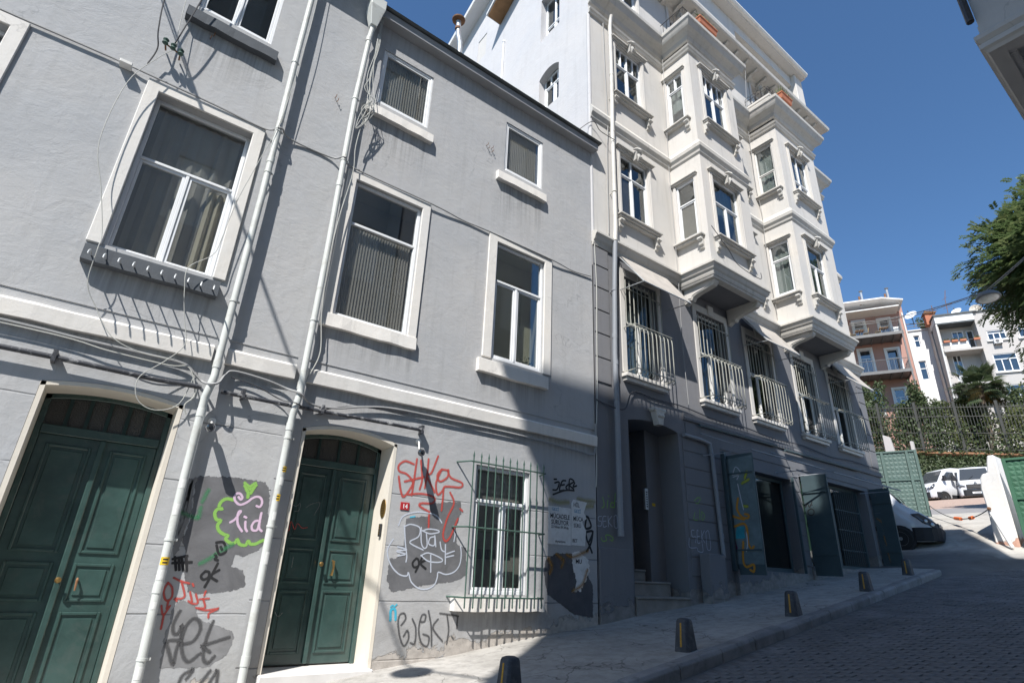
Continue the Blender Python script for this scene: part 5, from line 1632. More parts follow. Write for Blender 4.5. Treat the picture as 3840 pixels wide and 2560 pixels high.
seccam('white security camera hanging at the end of the conduit over the door', (3.84, 0, 3.44), (3.80, -.14, 3.30), (3.86, -.10, 3.27), (3.72, -.38, 3.20))

# ------------------------------------------------------------------ small things on the house fronts
pl = MB(TF()).box(3.665, 3.805, -.012, -.001, 2.43, 2.535).build('number_plate', 'red_enamel', GR, bevel=.002)
def text(par, s, x, z, size, mat, y=-.014, plane='y', align='CENTER', rot=0.0, T=None, extr=.0006, name='lettering', sx=1.0):
    cu = bpy.data.curves.new('t', 'FONT')
    cu.body = s
    cu.size = size
    cu.align_x = align
    cu.extrude = extr
    cu.offset = size * .018
    cu.resolution_u = 2
    ob = bpy.data.objects.new('t', cu)
    COL.objects.link(ob)
    dg = bpy.context.evaluated_depsgraph_get()
    me = bpy.data.meshes.new_from_object(ob.evaluated_get(dg))
    bpy.data.objects.remove(ob)
    cr, sr = math.cos(rot), math.sin(rot)
    for v in me.vertices:
        px_, pz = v.co.x * sx, v.co.y
        u, w = px_ * cr - pz * sr, px_ * sr + pz * cr
        v.co = Vector(T(x + u, -v.co.z, z + w)) if T else Vector((x + u, y - v.co.z, z + w))
    me.materials.clear()
    me.materials.append(MATS[mat])
    return link(name, me, par)
text(pl, '14', 3.735, 2.452, .085, 'white_paint', -.0135)
bo = MB(TF())
bo.prism([(3.405 + .085 * math.cos(t), 2.43 + .13 * math.sin(t)) for t in [k * math.pi / 12 for k in range(24)]], .10, .112, 'y')
# the oval plate and the bell sit on the right-hand reveal of the door
bell_T = lambda u, d, z: (3.456 - d, u, z)
ov = MB(bell_T).prism([(.10 + .085 * math.cos(t), 2.43 + .13 * math.sin(t)) for t in [k * math.pi / 14 for k in range(28)]], .0, .010, 'y')
ov = ov.build('oval_plate', 'brass', GR, bevel=.003)
for k, wd in enumerate((.05, .07, .09, .085, .06)):
    MB(bell_T).box(.10 - wd / 2, .10 + wd / 2, .0105, .0115, 2.50 - k * .035, 2.508 - k * .035).build('lettering', 'brass_engraved', ov)
ph = MB(bell_T).box(.06, .12, .0, .03, 2.05, 2.22).build('entry_phone', 'iron_black', GR, bevel=.006)
for k in range(4):
    MB(bell_T).box(.072, .108, .0305, .033, 2.075 + k * .035, 2.10 + k * .035).build('bell_button', 'brass', ph)
# nails and small hooks in the plaster
rr = random.Random(5)
for k, (x, z) in enumerate(((4.66, 9.63), (4.70, 9.58), (4.78, 9.62), (4.80, 9.55), (1.62, 8.9), (1.66, 8.84), (-.25, 8.88), (-.28, 8.80))):
    MB().tube([(x, .01, z), (x + .01, -.06, z - .01), (x + .01, -.065, z + .03)], .006, 5).build('nail', 'rust', GR if x > SPLIT else GL, smooth=True)

# ------------------------------------------------------------------ bollards
def bollard_proto():
    m = MB()
    # tapered slab-sided cast post with a rounded top, leaning back a little
    def ring(z, wx, wy, dx):
        c = .03
        return [(-wx + c + dx, -wy, z), (wx - c + dx, -wy, z), (wx + dx, -wy + c, z), (wx + dx, wy - c, z), (wx - c + dx, wy, z), (-wx + c + dx, wy, z), (-wx + dx, wy - c, z), (-wx + dx, -wy + c, z)]
    rs = [ring(-.1, .13, .112, 0), ring(.0, .125, .108, 0), ring(.18, .107, .094, .0), ring(.335, .091, .082, 0), ring(.362, .08, .072, 0), ring(.376, .05, .045, 0)]
    vs = [p for r in rs for p in r]
    fs = [(i * 8 + k, i * 8 + (k + 1) % 8, (i + 1) * 8 + (k + 1) % 8, (i + 1) * 8 + k) for i in range(len(rs) - 1) for k in range(8)]
    fs += [list(range(8))[::-1], [40 + k for k in range(8)]]
    m.add(vs, fs)
    return m.mesh('post', 'bollard_iron', True), MB().add([(-.124, -.013, .04), (-.124, .013, .04), (-.096, .011, .32), (-.096, -.011, .32), (-.10, -.013, .04), (-.10, .013, .04), (-.07, .011, .32), (-.07, -.011, .32)], [(0, 1, 2, 3), (4, 5, 6, 7), (0, 1, 5, 4), (1, 2, 6, 5), (2, 3, 7, 6), (3, 0, 4, 7)]).mesh('reflector_strip', 'reflector_yellow')
pm, sm_ = bollard_proto()
for x, y, rz, lab in ((3.98, -2.33, .15, 'nearest bollard, cut off by the lower edge of the picture'), (6.82, -2.38, .12, 'second nearest bollard with yellow strip on the shaded pavement'), (10.0, -2.18, .1, 'bollard with yellow strip in front of the painted steel shutter'), (13.5, -1.92, .1, 'bollard with yellow strip in front of the second shop'), (16.85, -1.55, .08, 'farthest bollard with yellow strip next to the van')):
    b = root('bollard', lab, 'bollard', (x, y, .12 * x), 'cast iron bollards along the kerb')
    b.rotation_euler = (0, 0, rz)
    for nm, me in (('post', pm), ('reflector_strip', sm_)):
        o = bpy.data.objects.new(nm, me); COL.objects.link(o); o.parent = b

# ------------------------------------------------------------------ street lamps hung on span wires
def street_lamp(label, c, tilt, a, b):
    r = root('street_lamp', label, 'street lamp', c, 'street lamps hung on wires across the street')
    prof = [(.02, .19), (.10, .18), (.20, .13), (.26, .06), (.275, .0), (.26, -.02)]
    ax = Vector((tilt[0], tilt[1], 1)).normalized()
    MB().lathe(c, prof, 24, ax).build('housing', 'lamp_housing', r, smooth=True)
    MB().lathe(c, [(.245, -.012), (.20, -.03), (.10, -.045), (.01, -.05)], 24, ax).build('lens', 'galvanised', r, smooth=True)
    top = Vector(c) + ax * .22
    MB().tube([tuple(Vector(c) + ax * .17), tuple(top)], .03, 8).build('hanger', 'lamp_housing', r, smooth=True)
    pts = []
    for p, q in ((a, top), (top, b)):
        p, q = Vector(p), Vector(q)
        for k in range(8):
            t = k / 8
            s = p.lerp(q, t)
            s.z -= .25 * math.sin(math.pi * t) * (p - q).length / 8
            pts.append(tuple(s))
    pts.append(tuple(b))
    MB().tube(pts, .014, 6).build('span_wire', 'cable_grey', r, smooth=True)
    MB().tube([(p[0], p[1] + .03 * math.sin(i), p[2] - .05 - .02 * math.sin(i * 1.7)) for i, p in enumerate(pts)], .010, 6).build('supply_cable', 'cable_grey', r, smooth=True)
street_lamp('grey dome street lamp hanging from a wire before the tree at right', (17.7, -4.52, 8.86), (.1, .1), (20.62, -.05, 10.55), (15.2, -8.35, 10.6))
street_lamp('street lamp above the upper left edge that throws a round shadow on the pavement', (-1.77, -4.52, 8.97), (0, 0), (-1.9, 0, 10.8), (-1.6, -8.38, 10.8))

# terracotta planters on the balconies
def planter(label, x0, x1, y, z, h, seed):
    r = root('planter_box', label, 'planter', ((x0 + x1) / 2, y, z), 'terracotta planters on the balcony railings')
    m = MB()
    m.add([(x0 + .03, y - .08, z), (x1 - .03, y - .08, z), (x1 - .03, y + .08, z), (x0 + .03, y + .08, z), (x0, y - .11, z + h), (x1, y - .11, z + h), (x1, y + .11, z + h), (x0, y + .11, z + h)],
          [(0, 3, 2, 1), (4, 5, 6, 7), (0, 1, 5, 4), (1, 2, 6, 5), (2, 3, 7, 6), (3, 0, 4, 7)])
    m.box(x0 - .015, x1 + .015, y - .125, y + .125, z + h - .05, z + h + .004)
    m.build('trough', 'terracotta', r, bevel=.006)
    rnd = random.Random(seed)
    p = MB()
    for k in range(90):
        c = Vector((rnd.uniform(x0, x1), y + rnd.uniform(-.08, .08), z + h))
        d = Vector((rnd.uniform(-.5, .5), rnd.uniform(-.5, .5), 1)).normalized() * rnd.uniform(.1, .38)
        s = Vector((rnd.uniform(-1, 1), rnd.uniform(-1, 1), 0)).normalized() * .015
        p.add([tuple(c - s), tuple(c + s), tuple(c + d * .7 + s * 1.3), tuple(c + d)], [(0, 1, 2, 3)])
    p.build('foliage', 'leaf_bush_light', r)
planter('long terracotta planter on the iron railing of the first bay balcony', 11.35, 12.25, -1.02, 17.62, .24, 1)
planter('terracotta planter on the hooped railing of the second bay balcony', 16.05, 16.75, -1.04, 17.62, .26, 2)

# ------------------------------------------------------------------ vans
def van(label, origin, heading, scale_nose, mat, group, kind='panel', plate=None):
    r = root('van', label, 'van', origin, group)
    r.rotation_euler = (0, 0, heading)
    def add(name, mb, m, par=None, smooth=False, bevel=0.0):
        o = bpy.data.objects.new(name, mb.mesh(name, m, smooth, bevel)); COL.objects.link(o); o.parent = par or r
        return o
    if kind == 'panel':
        st = [(0.00, .34, .60, .70, .68, .66), (-.05, .28, .78, .82, .80, .74), (-.18, .26, .98, .92, .90, .80), (-.38, .25, 1.14, .97, .95, .84), (-.70, .25, 1.34, .985, .97, .87),
              (-.80, .25, 1.42, .985, .97, .86), (-1.15, .25, 1.88, .985, .96, .84), (-1.50, .25, 2.32, .985, .94, .81), (-1.85, .25, 2.48, .985, .93, .80), (-2.6, .25, 2.56, .985, .93, .80), (-5.6, .25, 2.56, .985, .93, .80), (-5.75, .28, 2.50, .97, .92, .78)]
        ws = [(-.79, 1.42), (-1.50, 2.31)]
        wheels = (-.98, -4.5)
    else:
        st = [(0.00, .30, .92, .80, .78, .72), (-.05, .26, 1.06, .90, .88, .80), (-.2, .25, 1.16, .97, .95, .86), (-.55, .25, 1.30, .99, .97, .90), (-.66, .25, 1.38, .99, .97, .90),
              (-1.0, .25, 1.82, .99, .95, .87), (-1.30, .25, 2.18, .99, .93, .84), (-1.5, .25, 2.32, .99, .92, .82), (-2.0, .25, 2.42, .99, .92, .82), (-5.3, .25, 2.44, .99, .92, .82), (-5.45, .28, 2.36, .97, .91, .80)]
        ws = [(-.64, 1.40), (-1.31, 2.18)]
        wheels = (-.85, -4.2)
    def section(x, zb, zt, hb, hm, ht):
        zm = zb + (zt - zb) * .55
        c = min(.12, (zt - zb) * .2)
        half = [(0, zb), (hb - .06, zb), (hb, zb + c * .6), (hb, zm), (hm, zb + (zt - zb) * .70), (ht + .02, zt - c), (ht - .08, zt - c * .25), (0, zt)]
        full = [(x, y, z) for y, z in half] + [(x, -y, z) for y, z in half[-2:0:-1]]
        return full
    secs = [section(*s) for s in st]
    n = len(secs[0])
    vs = [p for s in secs for p in s]
    fs = [(i * n + k, i * n + (k + 1) % n, (i + 1) * n + (k + 1) % n, (i + 1) * n + k) for i in range(len(secs) - 1) for k in range(n)]
    fs += [list(range(n)), [(len(secs) - 1) * n + k for k in range(n)][::-1]]
    body = add('body', MB().add(vs, fs), mat, smooth=True)
    # windscreen follows the raked face
    (xa, za), (xb, zb_) = ws
    e = .018
    w0, w1 = .80, .70
    nx, nz = (za - zb_), (xa - xb)
    L = math.hypot(nx, nz)
    ox, oz = -nx / L * e, nz / L * e
    add('windscreen', MB().add([(xa + ox, -w0, za + oz), (xa + ox, w0, za + oz), (xb + ox, w1, zb_ + oz), (xb + ox, -w1, zb_ + oz), (xa - ox * 2, -w0, za - oz * 2), (xa - ox * 2, w0, za - oz * 2), (xb - ox * 2, w1, zb_ - oz * 2), (xb - ox * 2, -w1, zb_ - oz * 2)], [(0, 1, 2, 3), (4, 5, 6, 7), (0, 1, 5, 4), (1, 2, 6, 5), (2, 3, 7, 6), (3, 0, 4, 7)]), 'windscreen_glass')
    for s in (-1, 1):
        y = s * .985
        add('side_window', MB().add([(xa - .25, s * .985, za + .10), (xa - 1.25, s * .985, za + .10), (xa - 1.25, s * .95, zb_ - .12), (xb - .12, s * .955, zb_ - .12), (xa - .25, s * .9, za + .10), (xa - 1.25, s * .9, za + .10), (xa - 1.25, s * .9, zb_ - .12), (xb - .12, s * .9, zb_ - .12)], [(0, 1, 2, 3), (4, 5, 6, 7), (0, 1, 5, 4), (1, 2, 6, 5), (2, 3, 7, 6), (3, 0, 4, 7)]), 'windscreen_glass')
        if kind != 'panel':
            for x0, x1 in ((xa - 1.40, xa - 2.6), (xa - 2.7, xa - 4.2)):
                add('side_window', MB().add([(x0, s * .985, za + .14), (x1, s * .985, za + .14), (x1, s * .955, zb_ - .14), (x0, s * .955, zb_ - .14), (x0, s * .9, za + .14), (x1, s * .9, za + .14), (x1, s * .9, zb_ - .14), (x0, s * .9, zb_ - .14)], [(0, 1, 2, 3), (4, 5, 6, 7), (0, 1, 5, 4), (1, 2, 6, 5), (2, 3, 7, 6), (3, 0, 4, 7)]), 'windscreen_glass')
        # lower body cladding and bumper corners
        add('side_skirt', MB().box(wheels[0] - .5, wheels[1] + .5, s * .97 - .03, s * .97 + .03, .24, .50), 'van_plastic', bevel=.01)
        add('mirror', MB().box(xa - .42, xa - .26, min(s * 1.02, s * 1.22), max(s * 1.02, s * 1.22), za + .02, za + .36), 'van_plastic', bevel=.03)
        # headlamps wrap round the front corners
        if kind == 'panel':
            hl = [(-.03, .62, .70), (-.20, .86, .78), (-.62, .975, 1.06), (-.50, .955, .86), (-.20, .915, .64), (-.05, .72, .58)]
            hl = [(-.02, .60, .66), (-.12, .87, .66), (-.34, .968, .80), (-.56, .985, 1.06), (-.42, .955, 1.08), (-.20, .905, .92), (-.05, .72, .78)]
        else:
            hl = [(.01, .55, .86), (-.03, .85, .84), (-.14, .955, .90), (-.30, .985, 1.16), (-.20, .96, 1.20), (-.06, .86, 1.02), (-.0, .62, .94)]
        m = MB()
        k = len(hl)
        m.add([(x + .03, s * (yy + .02), z) for x, yy, z in hl] + [(x - .05, s * (yy - .05), z) for x, yy, z in hl], [list(range(k)), list(range(k, 2 * k))[::-1]] + [(i, (i + 1) % k, (i + 1) % k + k, i + k) for i in range(k)])
        hlo = add('headlight', m, 'lamp_lens')
        q0 = hl[len(hl) // 2]
        for fx, fy, fz, rr in ((-.14, .905, .74, .055), (-.28, .968, .84, .05)) if kind == 'panel' else ((.0, .80, .93, .06), (-.10, .95, .99, .05)):
            add('reflector', MB().lathe((fx + .035, s * (fy + .012), fz), [(rr, -.03), (rr, .012), (rr * .5, .02)], 12, (.8 if kind != 'panel' else .55, s * .75, .1)), 'alloy', hlo, smooth=True)
        for wx in wheels:
            wc = Vector((wx, s * .88, .335))
            arch = MB().lathe(wc, [(.40, -.02), (.40, .115)], 20, (0, s, 0))
            add('wheel_arch', arch, 'van_plastic', smooth=True)
            t = add('wheel', MB().lathe(wc, [(.20, .0), (.31, .0), (.335, .03), (.335, .11), (.31, .135), (.21, .137)], 24, (0, s, 0)), 'tyre', smooth=True)
            add('rim', MB().lathe(wc, [(.205, .100), (.205, .139), (.17, .125), (.06, .115), (.05, .145), (.01, .147)], 16, (0, s, 0)), 'alloy', t, smooth=True)
            for q in range(5):
                ang = q * 2 * math.pi / 5
                add('rim_slot', MB().box(wx + .12 * math.cos(ang) - .022, wx + .12 * math.cos(ang) + .022, min(s * .99, s * 1.012), max(s * .99, s * 1.012), .335 + .12 * math.sin(ang) - .022, .335 + .12 * math.sin(ang) + .022), 'tyre', t)
    # front bumper band
    bz0, bz1 = (.27, .66) if kind == 'panel' else (.26, .66)
    bp = [(-.62, .985), (-.40, .965), (-.18, .90), (-.06, .78), (.02, .55), (.035, 0)]
    out = [(x + .03, y + .035) for x, y in bp]
    poly = out + [(x, -y) for x, y in out[-2::-1]] + [(x - .1, -y + .06) for x, y in bp[:-1]] + [(x - .12, max(0, y - .06)) for x, y in bp[::-1]]
    add('bumper', MB().prism(poly, bz0, bz1, 'z'), 'van_plastic', bevel=.015)
    # grille with bars
    g0 = (.62, .80) if kind == 'panel' else (.70, 1.0)
    gx = -.02 if kind == 'panel' else .012
    gr = add('grille', MB().box(gx - .06, gx + .028, -.50, .50, *g0), 'van_plastic', bevel=.01)
    for k in range(3):
        z = g0[0] + (g0[1] - g0[0]) * (k + .7) / 3.4
        add('grille_bar', MB().box(gx + .028, gx + .042, -.48, .48, z - .016, z + .016), 'alloy' if kind == 'panel' else 'steel_grey', gr)
    # round emblem boss on the nose
    add('emblem', MB().lathe((gx + .03, 0, (g0[0] + g0[1]) / 2 + (.02 if kind == 'panel' else .20)), [(.085, 0), (.085, .016), (.06, .02)], 18, (1, 0, 0)), 'alloy', gr, smooth=True)
    if plate:
        p = add('number_plate', MB().box(.055, .066, -.26, .26, .40, .51), 'white_paint')
        add('plate_band', MB().box(.067, .068, .20, .255, .402, .508), 'ink_blue', p)
        for k in range(7):
            add('plate_mark', MB().box(.067, .068, .14 - k * .05, .165 - k * .05, .425, .485), 'ink', p)
    add('wiper', MB().tube([(xa + .03, -.3, za + .02), (xa - .12, -.05, za + .26)], .012, 5), 'van_plastic')
    return r
mw_, ntw_, bw_ = _mat('windscreen_glass')
bw_.inputs['Base Color'].default_value = (0.05, 0.056, 0.062, 1)
bw_.inputs['Roughness'].default_value = 0.04
bw_.inputs['Specular IOR Level'].default_value = 0.7
HD = math.radians(-78)
hx, hy = math.cos(HD), math.sin(HD)
# nose of the near van: right front corner at about (22.55, -0.70)
nv = van('silver grey panel van nosing out past the end of the cream building', (22.55 + .80 * .978 - .02, -.66 + .80 * .208, 2.86), HD, 1, 'van_silver', 'parked vans', 'panel')
nv.scale = (1.08, 1.0, 1.08)
nv.location.z += .04
GV = 7.32
van('white minibus parked facing the gate behind the orange chain, right of its twin', (46.3, 4.0, GV), math.radians(192), 1, 'van_white', 'parked vans', 'bus', True)
van('white minibus parked at an angle beside the green gate', (46.3, 7.15, GV), math.radians(150), 1, 'van_white', 'parked vans', 'bus')

# ------------------------------------------------------------------ yard entrance: gates, white pier, chain
def frame_T(o, u):
    l = math.hypot(*u)
    ux, uy = u[0] / l, u[1] / l
    nx, ny = -uy, ux
    if nx < 0: nx, ny = -nx, -ny
    return lambda a, d, z: (o[0] + ux * a + nx * d, o[1] + uy * a + ny * d, z)

def gate(label, o, u, w, z0, z1, mat, panels, rail_z):
    T = frame_T(o, u)
    r = root('yard_gate', label, 'gate', (o[0], o[1], z0), 'green steel gates of the yard')
    fr = MB(T)
    for x in panels:
        fr.box(x - .05, x + .05, -.06, .06, z0 - .05, z1)
    fr.build('stile', mat, r, bevel=.008)
    for a, b in zip(panels, panels[1:]):
        fr = MB(T)
        for z in (z0, rail_z, z1 - .07):
            fr.box(a + .05, b - .05, -.05, .05, z, z + .07)
        fr.build('rail', mat, r, bevel=.006)
        for za, zb in ((z0 + .07, rail_z), (rail_z + .07, z1 - .07)):
            nx_, nz_ = max(2, round((b - a - .1) / .17)), max(2, round((zb - za) / .17))
            m = MB(T)
            dx, dz = (b - a - .1) / nx_, (zb - za) / nz_
            for i in range(nx_):
                for j in range(nz_):
                    x0, zz = a + .05 + i * dx, za + j * dz
                    m.add([(x0, 0, zz), (x0 + dx, 0, zz), (x0 + dx, 0, zz + dz), (x0, 0, zz + dz), (x0 + dx / 2, -.016, zz + dz / 2)], [(0, 1, 4), (1, 2, 4), (2, 3, 4), (3, 0, 4)])
            m.build('embossed_panel', mat, r)
    return r
gate('pale green embossed steel gate leaf standing open behind the silver van', (26.73, .74), (-.49, 1.43), 2.6, 4.42, 7.02, 'gate_green', [0.05, .35, 1.22, 2.3], 5.80)
gate('dark green embossed steel gate leaf at the right edge beside the white pier', (22.70, -2.74), (.12, -1), 2.6, 2.92, 5.60, 'gate_green_dark', [0.03, .75, 1.5], 4.35)
pr = root('gate_pier', 'rough white rendered pier with a raking pole at the yard entrance', 'pier', (23.2, -2.3, 3.0))
MB().prism([(-2.54, 2.6), (-1.95, 2.6), (-1.99, 4.2), (-1.97, 4.75), (-2.02, 5.08), (-2.10, 5.22), (-2.24, 5.24), (-2.30, 5.55), (-2.36, 5.78), (-2.54, 5.78)], 22.86, 24.2, 'x').build('pier', 'white_render', pr, bevel=.03)
MB().tube([(22.76, -2.08, 4.02), (22.55, -2.42, 2.98)], .05, 10).build('raking_pole', 'far_white', pr, smooth=True)
MB().lathe((22.82, -2.06, 4.15), [(.05, 0), (.05, .06), (.02, .08)], 10, (-1, 0, 0)).build('chain_ring', 'rust', pr, smooth=True)
ch = root('barrier_chain', 'slack chain with two orange plastic tubes across the yard entrance', 'chain', (25, -.5, 4.0))
p0, p1 = Vector((26.65, .72, 4.80)), Vector((22.84, -2.0, 4.12))
pts = []
for k in range(21):
    t = k / 20
    q = p0.lerp(p1, t)
    q.z -= .38 * 4 * t * (1 - t)
    pts.append(q)
MB().tube([tuple(q) for q in pts], .018, 6).build('chain', 'steel_grey', ch, smooth=True)
for a, b in ((9, 11), (14, 15)):
    MB().tube([tuple(pts[a]), tuple(pts[b])], .058, 10).build('orange_tube', 'orange_plastic', ch, smooth=True)
yw = MB().box(23.9, 24.2, -9.0, -2.55, 2.0, 5.0).build('yard_wall', 'white_render', bevel=.03)
tag(yw, 'white yard wall behind the dark green gate leaf', 'wall')

# ------------------------------------------------------------------ planted bank, fence and garden beyond the yard
def fence_base(t):
    """point on the fence foot: t = 0 at the left (behind the cream building), 1 at the right"""
    return Vector((47.2 + 6.2 * t, 15.5 - 22.5 * t, 12.45 - 2.75 * t))
bk = MB()
rows, cols = 12, 60
rnd = random.Random(31)
for i in range(cols + 1):
    b = fence_base(i / cols)
    for j in range(rows + 1):
        s = j / rows
        x = b.x - 1.3 * (1 - s) ** 1.3 + rnd.uniform(-.12, .12)
        z = 6.6 + (b.z - 6.6) * s
        bk.v.append((x, b.y + rnd.uniform(-.1, .1), z))
    bk.v.append((b.x + 25, b.y, b.z + 1.5))
R1 = rows + 2
for i in range(cols):
    for j in range(rows + 1):
        bk.f.append([i * R1 + j, (i + 1) * R1 + j, (i + 1) * R1 + j + 1, i * R1 + j + 1])
bank = bk.build('garden_bank', 'leaf_ivy', smooth=True)
bank['kind'] = 'structure'

def leaf_quad(mb, c, size, rnd, up=.3):
    d = Vector((rnd.uniform(-1, 1), rnd.uniform(-1, 1), rnd.uniform(-1, 1) + up)).normalized()
    s = d.cross(Vector((rnd.uniform(-1, 1), rnd.uniform(-1, 1), rnd.uniform(-1, 1)))).normalized()
    a = d * size
    b = s * size * .42
    mb.add([tuple(c), tuple(c + a * .5 + b), tuple(c + a), tuple(c + a * .5 - b)], [(0, 1, 2, 3)])
iv = MB()
rnd = random.Random(8)
for k in range(13000):
    t = rnd.uniform(.18, .78)
    b = fence_base(t)
    s = rnd.random() * (1.0 if k % 4 else 1.45)
    c = Vector((b.x - 1.3 * max(0, 1 - s) ** 1.3 - rnd.uniform(-.1, .3), b.y, 6.6 + (b.z - 6.6) * s))
    leaf_quad(iv, c, rnd.uniform(.12, .26), rnd)
o = iv.build('ivy', 'leaf_ivy', recalc=False)
tag(o, 'dense dark ivy covering the bank behind the white minibuses', 'ivy', None, 'stuff')

fe = root('garden_fence', 'tall grey iron bar fence on top of the ivy bank', 'fence', tuple(fence_base(.45)))
barm = MB().tube([(0, 0, 0), (0, 0, 3.55)], .021, 5).mesh('bar', 'fence_iron', True)
postm = MB().box(-.08, .08, -.08, .08, -.3, 3.75).mesh('post', 'fence_iron')
t = .16
k = 0
while t < .80:
    b = fence_base(t)
    if k % 13 == 0:
        o = link('post', postm, fe); o.location = tuple(b)
    else:
        o = link('bar', barm, fe); o.location = tuple(b + Vector((0, 0, .05 * math.sin(k * 1.3))))
    t += .0079
    k += 1
for h, rr_ in ((.15, .05), (1.35, .035), (2.6, .035), (3.3, .035)):
    a, b = fence_base(.16), fence_base(.80)
    MB().tube([tuple(a + Vector((0, 0, h))), tuple(b + Vector((0, 0, h)))], rr_, 6).build('rail', 'fence_iron', fe, smooth=True)
a, b = fence_base(.30), fence_base(.80)
MB().prism([(a.x - .15, a.z - .25), (a.x + .15, a.z - .25), (a.x + .15, a.z), (a.x - .15, a.z)], 0, .001, 'x')
MB().tube([tuple(a + Vector((-.1, 0, -.22))), tuple(b + Vector((-.1, 0, -.22)))], .16, 4).build('ground_beam', 'rust', fe)
for y0, y1, z0, z1, lab in ((8.75, 9.35, 11.2, 12.7, 'pale broken concrete slab left standing in the bank'), (7.45, 7.65, 10.7, 11.95, 'pale concrete post at the end of the bank steps')):
    o = MB().prism([(y0, z0), (y1, z0), (y1 - .02, z1), (y0 + (.15 if y1 - y0 > .4 else 0), z1 - (.22 if y1 - y0 > .4 else 0))], 47.9, 48.2, 'x').build('concrete_slab', 'far_grey', bevel=.02)
    tag(o, lab, 'concrete slab')

def bush(name, label, base, h, r, n, seed, mat='leaf_bush', size=.22, cat='shrub', trunk=True, group='shrubs behind the iron fence', shoots=3):
    rt = root(name, label, cat, base, group)
    rnd = random.Random(seed)
    B0 = Vector(base)
    st = MB()
    crown = MB()
    tips = []
    for k in range(shoots):
        ang = rnd.uniform(0, 6.28)
        tip = B0 + Vector((math.cos(ang) * r * .6, math.sin(ang) * r * .8, h * rnd.uniform(.75, 1.0)))
        mid = B0.lerp(tip, .5) + Vector((rnd.uniform(-.1, .1), rnd.uniform(-.1, .1), .2))
        st.tube([tuple(B0), tuple(mid), tuple(tip)], [.07, .045, .012], 6)
        tips.append((mid, tip))
    st.build('trunk', 'bark', rt, smooth=True)
    for k in range(n):
        mid, tip = rnd.choice(tips)
        f = rnd.random() ** .8
        c = B0.lerp(mid, f * 2) if f < .5 else mid.lerp(tip, f * 2 - 1)
        w = r * (.75 - .55 * max(0, f - .4))
        v = Vector((rnd.gauss(0, 1), rnd.gauss(0, 1), rnd.gauss(0, .7)))
        v = v / max(.2, v.length) * w * rnd.random() ** .45
        leaf_quad(crown, c + v, size * rnd.uniform(.6, 1.2), rnd)
    crown.build('crown', mat, rt, recalc=False)
    return rt
bspec = [((51.3, 11.6, 12.4), 4.6, 1.3, 'leaf_bush', 'laurel shrub behind the fence hard against the cream building'), ((52.0, 10.6, 12.3), 6.4, 1.1, 'leaf_bush', 'tallest pointed laurel shrub in front of the pink balconies'),
         ((52.3, 9.3, 12.2), 4.6, 1.3, 'leaf_bush', 'broad laurel shrub under the middle of the pink building'), ((52.5, 8.3, 12.1), 5.6, 1.0, 'leaf_bush', 'upright laurel shrub under the pink building\'s right corner'),
         ((52.9, 7.2, 12.0), 4.7, .9, 'leaf_bush', 'laurel shrub by the drainpipe of the white house'), ((53.2, 6.0, 12.0), 3.9, 1.1, 'leaf_bush_light', 'light green shrub below the white house'),
         ((53.9, 5.0, 11.8), 4.4, .8, 'leaf_bush', 'thin shrub left of the palm'), ((54.2, 2.4, 11.6), 5.6, 1.2, 'leaf_bush', 'loose leafy shrub right of the palm'),
         ((54.6, 1.2, 11.4), 6.2, 1.2, 'leaf_bush_light', 'airy shrub before the grey house windows at the right edge'), ((53.2, 3.2, 11.6), 3.2, 1.3, 'leaf_bush_light', 'low shrub at the foot of the palm')]
for k, (b, h, r_, m, lab) in enumerate(bspec):
    bush('shrub', lab, b, h, r_, 2600 if k < 7 else 1500, 50 + k, m)

def palm(base, top, label):
    rt = root('palm_tree', label, 'palm tree', base)
    B0, T0 = Vector(base), Vector(top)
    MB().tube([tuple(B0), tuple(B0.lerp(T0, .5) + Vector((.05, .05, 0))), tuple(T0)], [.22, .20, .24], 10).build('trunk', 'bark', rt, smooth=True)
    rnd = random.Random(77)
    cr, dry = MB(), MB()
    for k in range(110):
        az = rnd.uniform(0, 6.283)
        el = rnd.uniform(-1.0, 1.2)
        L = rnd.uniform(.75, 1.35)
        d = Vector((math.cos(az) * math.cos(el), math.sin(az) * math.cos(el), math.sin(el)))
        tgt = T0 + Vector((0, 0, rnd.uniform(-.7, .35))) + d * L
        side = d.cross(Vector((0, 0, 1))).normalized()
        upv = side.cross(d)
        m = dry if el < -.6 and rnd.random() < .6 else cr
        for q in range(15):
            a = -1.25 + 2.5 * q / 14
            dd = (d * math.cos(a) + side * math.sin(a)).normalized()
            ln = .95 * (1 - .25 * abs(a))
            tip = tgt + dd * ln + Vector((0, 0, -.16 - .08 * abs(a)))
            w = upv.cross(dd).normalized() * .045
            midp = tgt + dd * ln * .6
            m.add([tuple(tgt), tuple(midp + w), tuple(tip), tuple(midp - w)], [(0, 1, 2, 3)])
        m.tube([tuple(T0), tuple(tgt)], .015, 4)
    cr.build('crown', 'leaf_palm', rt, recalc=False)
    dry.build('dry_fronds', 'leaf_palm_dry', rt, recalc=False)
palm((53.4, 4.1, 11.5), (53.2, 3.85, 16.6), 'fan palm with yellowing lower fronds behind the iron fence')

